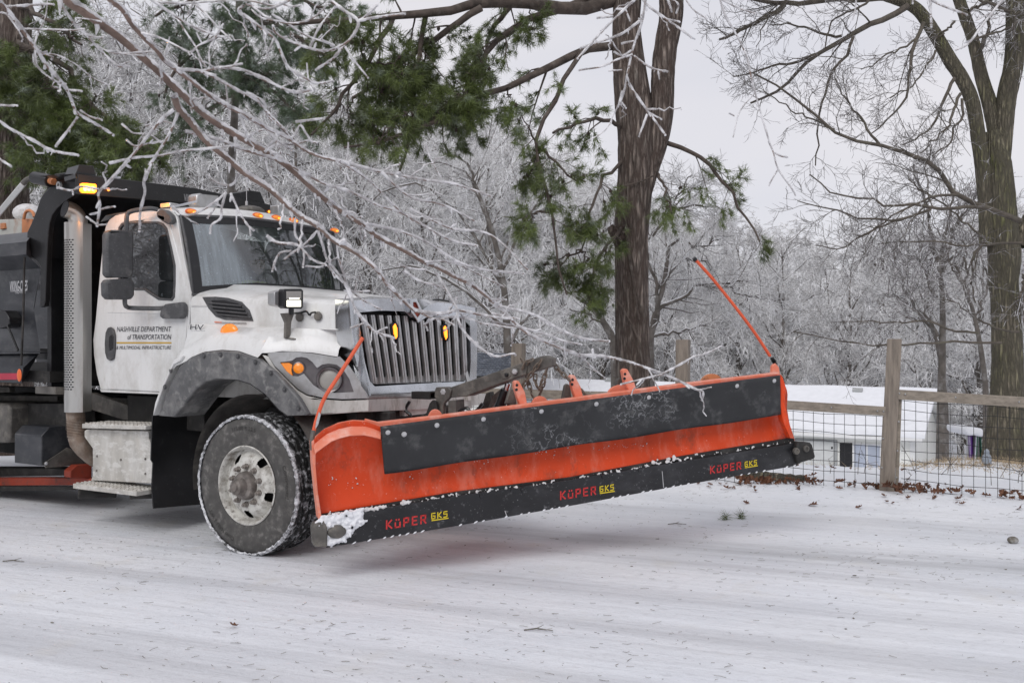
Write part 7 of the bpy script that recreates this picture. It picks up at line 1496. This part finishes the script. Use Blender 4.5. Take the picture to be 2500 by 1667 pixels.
icy('icy_branch', 'short ice coated branch with amber glints entering from the left above the tarp arm', [(za([(-120, 900), (0, 1000), (100, 1070), (280, 1160), (400, 1230), (520, 1260), (640, 1275)]), 2.5, 2.6, 4.2, 3.4)], 64)
icy('icy_branch', 'stub of icy twig poking in at the left edge, higher of the two stubs', [(za([(-60, 860), (60, 870), (140, 868)]), 2.5, 2.5, 3, 2.8)], 71)
icy('icy_branch', 'stub of icy twig poking in at the left edge, lower of the two stubs', [(za([(-60, 1250), (0, 1310), (90, 1365)]), 2.5, 2.5, 3.4, 3)], 72)
icy('icy_branch', 'thin ice coated branch dropping beside the thickest limb over the dump body', [(za([(440, -60), (480, 0), (560, 130), (620, 210), (700, 280), (780, 370), (850, 440), (960, 540), (1060, 545)]), 2.4, 2.5, 3.8, 3), (za([(700, 280), (760, 305), (850, 310)]), 2.45, 2.45, 2.6, 2.4), (za([(780, 370), (900, 430), (1020, 440), (1250, 425)]), 2.5, 2.5, 2.6, 2.2), (za([(930, 310), (930, 380), (1000, 440), (1180, 460)]), 2.5, 2.5, 2.2, 2), (za([(620, 150), (720, 160), (830, 180)]), 2.4, 2.4, 2, 2), (za([(730, 0), (800, 45)]), 2.4, 2.4, 2.8, 2.4)], 65)
icy('icy_branch', 'spray of ice coated twigs at the top between the cab and the upper pine limb', [
 (za([(1160, -60), (1240, 0), (1400, 110), (1560, 210), (1760, 290), (1840, 310)]), 2.4, 2.5, 4, 3), (za([(2000, 50), (1960, 100), (2100, 200), (2250, 320), (2310, 440), (2352, 540)]) + zd([(310, 470), (340, 540)]), 2.5, 2.6, 4, 3), (zd([(-20, 130), (150, 260), (260, 350), (310, 470), (380, 600), (540, 700), (620, 740), (770, 720)]), 2.5, 2.6, 4, 3), (zd([(540, 560), (545, 640), (560, 720), (610, 800)]), 2.6, 2.6, 2.6, 2.4),
 (zd([(690, -40), (740, 0), (870, 100), (990, 190), (960, 300), (870, 390), (720, 450), (560, 430), (400, 370), (270, 300), (240, 230)]), 2.6, 2.5, 5, 3), (zd([(990, 190), (1200, 150), (1405, 125)]), 2.6, 2.6, 4, 3), (zd([(1010, 190), (1100, 110), (1160, 50)]), 2.6, 2.6, 4, 3.4), (zd([(880, 420), (950, 530), (1080, 690)]), 2.6, 2.6, 3.4, 2.6), (zd([(870, 400), (770, 520), (620, 620)]), 2.6, 2.6, 4, 3), (zd([(570, 420), (640, 260), (790, 60)]), 2.6, 2.6, 3.4, 3), (zd([(0, 640), (150, 690), (300, 770), (420, 810), (570, 800)]), 2.55, 2.6, 4, 3), (zd([(0, 40), (150, 80), (260, 65), (400, 0)]), 2.5, 2.5, 3, 3), (zd([(60, 60), (200, 160), (380, 210), (560, 180), (680, 90), (715, 40)]), 2.5, 2.5, 2.8, 2.4), (zd([(300, 30), (400, 60), (490, 50)]), 2.5, 2.5, 2.6, 2.4), (zd([(120, 100), (150, 240), (190, 500)]), 2.55, 2.55, 2, 1.8), (zd([(230, 130), (350, 200), (540, 320), (780, 400)]), 2.55, 2.6, 3, 2.4),
 (za([(1600, 40), (1700, 130), (1800, 240), (1900, 330)]), 2.5, 2.5, 2.6, 2.2), (za([(1450, 150), (1540, 290), (1600, 380), (1640, 470), (1690, 550)]), 2.5, 2.5, 2.6, 2.4), (za([(1800, 180), (1790, 280), (1720, 400), (1720, 540)]), 2.5, 2.5, 2.4, 2.2), (za([(1600, 0), (1540, 120)]), 2.5, 2.5, 2.8, 2.6), (za([(1270, 20), (1500, 30), (1800, 10), (2050, 10), (2250, 50), (2352, 20)]), 2.5, 2.5, 3, 2.8), (za([(2060, 80), (2150, 150), (2352, 190)]), 2.5, 2.5, 2.4, 2.2), (za([(2250, 310), (2200, 430)]), 2.5, 2.5, 2.4, 2)], 66)
icy('icy_branch', 'ice coated twig hanging in front of the forked pine trunk', [
 (ze([(1190, -80), (1180, 0), (1150, 180), (1090, 350), (1040, 560), (1020, 680), (980, 800)]), 2.7, 2.8, 4, 2.6), (ze([(1120, -20), (980, 110), (870, 220), (760, 340), (660, 450)]), 2.7, 2.7, 3.4, 3), (ze([(930, 130), (810, 140)]), 2.7, 2.7, 2.8, 2.8), (ze([(1140, 160), (1000, 260), (840, 320), (680, 370)]), 2.75, 2.75, 3.4, 3), (ze([(1080, 420), (960, 460), (850, 510), (670, 540)]), 2.75, 2.75, 3, 2.6), (ze([(1090, 430), (1200, 510), (1280, 540), (1345, 550)]), 2.75, 2.75, 3, 2.8), (ze([(1275, 545), (1285, 605)]), 2.75, 2.75, 2.4, 2), (ze([(1050, 640), (1150, 790), (1210, 870), (1330, 1035)]), 2.8, 2.8, 3, 2.8), (ze([(1190, 880), (1130, 1045)]), 2.8, 2.8, 3, 2.6), (ze([(1210, 870), (1300, 915)]), 2.8, 2.8, 2.6, 2.4), (ze([(1190, 840), (1255, 835)]), 2.8, 2.8, 2.6, 2.2), (ze([(1000, 700), (970, 820)]), 2.8, 2.8, 2.6, 2.2), (ze([(985, 770), (1030, 830)]), 2.8, 2.8, 2.4, 2.2), (ze([(940, 870), (870, 1000), (720, 1090)]), 2.8, 2.8, 2, 1.4), (ze([(975, 800), (940, 870)]), 2.8, 2.8, 2, 2), (ze([(1070, 390), (1000, 430), (940, 400)]), 2.75, 2.75, 2.8, 2.6), (ze([(1090, 320), (1000, 335)]), 2.75, 2.75, 3, 3), (ze([(1020, 60), (1060, 160)]), 2.7, 2.7, 2.6, 2.4), (ze([(1000, 540), (900, 545)]), 2.75, 2.75, 2.4, 2.2)], 67)
icy('icy_branch', 'small ice coated twig tips beside the right stem of the forked pine', [(ze([(1130, -40), (1200, 50), (1340, 150), (1450, 230), (1530, 290)]), 2.8, 2.8, 3.2, 2.8), (ze([(1340, 150), (1440, 170)]), 2.8, 2.8, 2.6, 2.4), (ze([(1350, 0), (1380, 90)]), 2.8, 2.8, 2.8, 2.6), (ze([(1360, -20), (1430, 40), (1415, 100)]), 2.8, 2.8, 3, 2.4), (ze([(1345, -60), (1350, 0)]), 2.8, 2.8, 3, 3)], 68)
icy('icy_branch', 'faint short twig against the sky between the pine and the bare tree limbs', [(ze([(1470, -40), (1500, 20), (1560, 90), (1650, 145)]), 2.8, 2.8, 2, 2)], 73)
icy('icy_branch', 'long thin bare twig hanging against the open sky right of the pine', [(ze([(1730, -80), (1750, 0), (1790, 120), (1880, 280), (1950, 430), (1990, 600), (2020, 720), (2080, 930), (2130, 1100)]) + zi([(90, 1180), (130, 1270), (170, 1410), (280, 1568)]) + [(1942, 477)], 2.9, 3.0, 2.6, 2.2), (zi([(170, 1410), (110, 1510), (95, 1545)]), 3, 3, 2, 2), (zi([(130, 1270), (190, 1300), (245, 1310)]), 3, 3, 2.4, 2.6), (ze([(2020, 710), (1900, 860), (1850, 1050)]), 3, 3, 1.8, 1.8), (ze([(1860, 890), (1820, 870)]), 3, 3, 2, 2), (ze([(1760, 0), (1880, 60), (2020, 105)]), 2.9, 2.9, 2.4, 2)], 69, False)
icy('icy_branch', 'blurred ice coated twig in the upper right corner before the mossy tree', [(zi([(2080, -60), (2040, 0), (1950, 110), (1850, 240), (1750, 370), (1650, 420)]), 2.3, 2.3, 3, 2.6), (zi([(1960, 100), (1820, 170)]), 2.3, 2.3, 2.4, 2.2)], 70)
icy('icy_branch', 'forked blurred ice coated twig before the left stem of the mossy tree', [(zi([(1380, -80), (1430, 0), (1440, 110), (1445, 225)]), 2.3, 2.3, 3, 3), (zi([(1430, 0), (1560, 60), (1740, 125)]), 2.3, 2.3, 3.4, 2.8), (zi([(1400, -60), (1300, -20), (1290, 30)]), 2.3, 2.3, 2.6, 2.4)], 74)
icy('icy_branch', 'single blurred twig tip hanging from the top edge among the bare limbs', [(zi([(820, -60), (815, 60), (790, 165)]), 2.3, 2.3, 2.4, 2)], 75)
# ------------------------------------------------------------------ litter on the snow
def leafmesh(seed):
    r = random.Random(seed); out = []; n = 7
    for k in range(n + 1):
        t = k / n; w = .30 * math.sin(math.pi * min(1, t * .95 + .05)) ** .8; lob = 1 if k % 2 else .42
        out.append((w * lob * r.uniform(.8, 1.2), t - .5 + (.05 if k % 2 else 0)))
    pts = [(x, y) for x, y in out] + [(-x * r.uniform(.85, 1.15), y) for x, y in out[::-1]]
    b = MB(); c1, c2, tw = r.uniform(.5, 1.6), r.uniform(-.6, .8), r.uniform(-.5, .5); V = []
    N = len(pts); mid = [(0, y) for x, y in out]; allp = pts + mid
    for x, y in allp: V.append((x, y, abs(x) ** 1.3 * c1 + y * y * c2 + x * y * tw))
    f = []
    for k in range(n): f.append((k, k + 1, N + k + 1, N + k)); a = N - 1 - k; f.append((N + k, N + k + 1, a - 1, a))
    b.add(V, f); b.add([(-.008, -.5, .0), (.008, -.5, .0), (.004, -.78, .04), (-.004, -.78, .04)], [(0, 1, 2, 3)])
    me = bpy.data.meshes.new('oak_leaf'); me.from_pydata(b.v, [], b.f); me.materials.append(M['leaf']); return me
LM = [leafmesh(s) for s in range(6)]
rl = random.Random(91)
def leaf(x, y, size, tilt, label='curled brown oak leaf in the drift along the foot of the wire fence', group='oak leaves along the fence', dz=0.):
    o = bpy.data.objects.new('oak_leaf', LM[rl.randrange(6)]); COL.objects.link(o); o.location = (x, y, Z(x, y) + dz + size * .12 * (1 + abs(tilt)))
    o.rotation_euler = (rl.gauss(0, tilt), rl.gauss(0, tilt), rl.random() * 6.28); o.scale = (size,) * 3; tag(o, label, 'leaf', group)
for k in range(330):
    t = rl.uniform(-2.6, 3.6); c = .55 + .45 * math.sin(t * 3.1) * math.sin(t * 7.3 + 1)
    if rl.random() > c: continue
    d = rl.gauss(.0, .07); p = FO + FD3 * t + FN3 * d; leaf(p.x, p.y, rl.uniform(.07, .13), .8, dz=rl.uniform(-.01, .04))
for k in range(8): p = FO + FD3 * rl.gauss(.02, .08) + FN3 * rl.uniform(.08, .3); leaf(p.x, p.y, rl.uniform(.12, .18), .6, dz=rl.uniform(0, .05))
for k in range(46):
    t = rl.uniform(-2.4, 3.2); p = FO + FD3 * t + FN3 * (abs(rl.gauss(0, .55)) + .15); leaf(p.x, p.y, rl.uniform(.05, .12), .35, 'small brown leaf lying flat on the snowy verge before the fence', 'leaves scattered on the verge')
for k in range(26):
    t = rl.uniform(-2.4, 2.5); p = FO + FD3 * t - FN3 * (rl.random() * 2.5 + .2); leaf(p.x, p.y, rl.uniform(.06, .13), .35, 'brown leaf on the snow in the yard behind the wire fence', 'leaves in the yard behind the fence')
p = GR(568, 1532); leaf(p.x, p.y, .075, .9, 'single curled brown leaf on the open snow in front of the front wheel', None)
# fallen log
lg = [GR(1810, 1158, .05), GR(1880, 1166, .05), GR(1966, 1178, .04)]; b = MB(); P = spline([(p.x, p.y, Z(p.x, p.y) + .05) for p in lg], 14); b.tube(P.tolist(), [.06 - .025 * i / 13 + .006 * math.sin(i * 2.7) for i in range(14)], 10)
o = b.build('fallen_log', 'obark'); tag(o, 'rotten fallen log lying by the fence under the plow tip', 'log')
# striped cloth, figurine, rocks, straw by the large tree
CY = 15.0; cb = W(2380, 1130, CY); cl = empty('striped_cloth', (cb.x, CY, cb.z)); tag(cl, 'purple, white and green striped cloth hanging beside the mossy tree, snow on top', 'cloth')
for i, (m_, x0, x1) in enumerate((('purple', 2362, 2366), ('wcloth', 2366, 2369), ('purple', 2369, 2377), ('wcloth', 2377, 2384), ('green', 2384, 2388), ('wcloth', 2388, 2390), ('green', 2390, 2396))):
    ringsb = []
    for j in range(9):
        t = j / 8; y = 1062 + 72 * t; rr = []
        for k in range(5): a = k / 4; x = x0 + (x1 - x0) * a + 3 * t * math.sin(i + t * 2); rr.append(W(x, y, CY + .05 * math.sin(a * 6 + i * 2) + .04 * i) - Vector(cl.location))
        ringsb.append(rr)
    MB().loft(ringsb, False).build('stripe', m_, cl)
b = MB(); b.slab([W(x, y, CY - .1) - Vector(cl.location) for x, y in ((2359, 1043), (2402, 1046), (2402, 1068), (2384, 1062), (2366, 1064), (2358, 1056))], (0, .7, 0)); b.build('snow_cap', 'snow', cl, bevel=.04)
b = MB(); b.tube([W(2363, 1056, CY) - Vector(cl.location), Vector((W(2363, 1056, CY) - Vector(cl.location)).to_tuple()[:2] + (Z(cb.x, CY) - cb.z,))], .02, 6); b.build('pole', 'gtrim', cl)
gp = W(2409, 1136, 11.8); b = MB(); b.lathe([(.0, .19), (.02, .18), (.035, .15), (.03, .125), (.05, .10), (.06, .05), (.055, .02), (.06, 0), (0, 0)], (0, 0, 0), (0, 0, 1), 16)
o = b.build('garden_figurine', 'stone'); o.location = (gp.x, 11.8, gp.z + .03); tag(o, 'small grey blue garden figurine standing on rocks at the foot of the mossy tree', 'figurine')
for i, (x, y, r, lb) in enumerate(((2409, 1141, .085, 'pale rock under the garden figurine'), (2396, 1146, .10, 'broad pale rock left of the figurine'), (2384, 1150, .07, 'small pale rock at the left end of the rock pile'))):
    p = W(x, y, 11.85); b = MB(); b.ell((0, 0, 0), r * 1.3, r, r * .7, 10, 7); o = b.build('rock', 'rock'); o.location = p
    for v in o.data.vertices: v.co *= 1 + .18 * rl.uniform(-1, 1)
    tag(o, lb, 'rock')
def blades(name, C, H, rng, m, wd, label, lean=.6, ct='grass'):
    n = len(C); d = rng.normal(size=(n, 3)) * lean; d[:, 2] = 1; d /= np.linalg.norm(d, axis=1, keepdims=True); w = np.cross(d, rng.normal(size=(n, 3))); w /= np.linalg.norm(w, axis=1, keepdims=True)
    V = np.stack([C - w * wd, C + w * wd, C + d * H[:, None]], 1).reshape(-1, 3); o = link(name, mesh_np(name, V, np.arange(n * 3).reshape(-1, 3)), m); tag(o, label, ct, None, 'stuff'); return o
rn = np.random.default_rng(5)
C = []
for cx_, cy_, sx, sy, n in ((6.9, 11.9, .8, .35, 1500), (5.9, 12.2, .5, .5, 500), (7.6, 11.6, .6, .5, 700), (4.2, 16, 1.2, .6, 400)):
    x = cx_ + rn.normal(size=n) * sx; y = cy_ + rn.normal(size=n) * sy; C.append(np.stack([x, y, height(x, y) + .01], 1))
C = np.concatenate(C); blades('dry_grass', C, rn.uniform(.04, .16, len(C)), rn, 'straw', .004, 'pale dry grass sticking out of the snow around the large tree', 1.2)
# weeds behind the fence
C = []; n = 60
b = MB()
for k in range(26):
    t = rl.uniform(-2.4, 2.2); p = FO + FD3 * t - FN3 * rl.uniform(.15, 2.5); z = Z(p.x, p.y); h = rl.uniform(.12, .4); d = Vector((rl.gauss(0, .1), rl.gauss(0, .1), h)); q = Vector((p.x, p.y, z))
    b.tube([q, q + d * .5 + Vector((rl.gauss(0, .03), 0, 0)), q + d], [.004, .003, .002], 4)
    for j in range(4): s_ = q + d * rl.uniform(.3, .95); b.tube([s_, s_ + Vector((rl.gauss(0, .07), rl.gauss(0, .07), rl.uniform(0, .08)))], [.0025, .0015], 3)
o = b.build('dry_weeds', 'olimb'); tag(o, 'thin dead weed stems poking through the snow behind the fence', 'weeds', None, 'stuff')
# pine needles and crumbs strewn over the road
n = 8500; x = rn.uniform(-6.5, 7.5, n); y = 2.6 + 7.2 * rn.random(n) ** 1.35; keep = (np.abs(x / y) < .75); x, y = x[keep], y[keep]; n = len(x)
dens = .5 + .5 * np.sin(x * 1.1 + 2) * np.sin(y * 1.7); keep = rn.random(n) < .18 + .82 * dens ** 1.6; x, y = x[keep], y[keep]; n = len(x)
a = rn.normal(size=n) * .65 - .15; l = .008 + .05 * rn.random(n) ** 2; w = rn.uniform(.0007, .0016, n); z = height(x, y) + .006
dx, dy = np.cos(a), np.sin(a); P0 = np.stack([x, y, z], 1); D = np.stack([dx, dy, rn.normal(size=n) * .08], 1) * l[:, None] / 2; N_ = np.stack([-dy, dx, 0 * dx], 1) * w[:, None]; U_ = np.array([0, 0, .0018])
B0 = np.stack([0 * dx, 0 * dx, np.sin(a * 9) * .0], 1)
bow = np.stack([-dy, dx, 0 * dx], 1) * (rn.normal(size=n) * .16 * l)[:, None]
V = np.stack([P0 - D - N_, P0 + bow - N_, P0 + D - N_ * .4, P0 - D + N_ + U_, P0 + bow + N_ + U_, P0 + D + N_ * .4 + U_], 1).reshape(-1, 3); k = np.arange(n)[:, None] * 6
F = np.concatenate([k + np.array([[0, 1, 4, 3]]), k + np.array([[1, 2, 5, 4]])]); M['deb'] = mat('fallen_needle', (.13, .115, .09), .8, var=.6, scale=3, dirt=(.45, .45, .45), dscale=13, damt=.6)
o = link('pine_needles', mesh_np('pine_needles', V, F, False), 'deb'); tag(o, 'fallen brown pine needles strewn over the packed snow of the road', 'needles', None, 'stuff')
n = 300; x = rn.uniform(-6, 7, n); y = rn.uniform(2.8, 9.2, n); b = MB()
for i in range(n):
    if abs(x[i] / y[i]) < .7: r = .002 + .006 * rn.random() ** 2; b.ell((x[i], y[i], Z(x[i], y[i]) + r * .3), r * rn.uniform(1, 2.4), r, r * .5, 6, 4, Matrix.Rotation(rn.random() * 6, 3, 'Z'))
o = b.build('bark_crumbs', 'deb'); tag(o, 'dark crumbs of bark and grit scattered over the snowy road', 'crumbs', None, 'stuff')
for x, y, s_, lb in ((1812, 1266, .11, 'larger tuft of green pine needles lying on the road edge snow'), (1771, 1268, .08, 'smaller tuft of green pine needles to the left of the larger one')):
    p = GR(x, y); C = np.repeat(np.array([[p.x, p.y, .015]]), 5, 0) + rn.normal(size=(5, 3)) * .015; D = rn.normal(size=(5, 3)); D[:, 2] = .35; D /= np.linalg.norm(D, axis=1, keepdims=True)
    V, F = tufts(C, D, 14, rn, s_, .0022, .6); o = link('pine_sprig', mesh_np('pine_sprig', V - np.array(p), F, False), 'needle'); o.location = p; tag(o, lb, 'pine sprig', 'pine sprigs on the snow')
p = GR(2473, 1324); b = MB(); b.ell((0, 0, .02), .045, .035, .03, 10, 7); o = b.build('stone', 'deb'); o.location = p; tag(o, 'dark little stone on the snow at the road edge on the right', 'stone')
for x, y, lb in ((1650, 1280, 'lone dark twig on the verge behind the plow tip'), (1310, 1540, 'broken twig lying on the snow at the front of the road'), (30, 1370, 'short dark twig on the snow before the truck steps')):
    p = GR(x, y); b = MB(); b.tube([(-.07, 0, .008), (0, .015, .012), (.09, -.01, .008)], [.004, .0045, .003], 5); b.tube([(0, .015, .012), (.04, .05, .02)], [.003, .002], 4); o = b.build('twig', 'deb'); o.location = (p.x, p.y, Z(p.x, p.y)); tag(o, lb, 'twig')
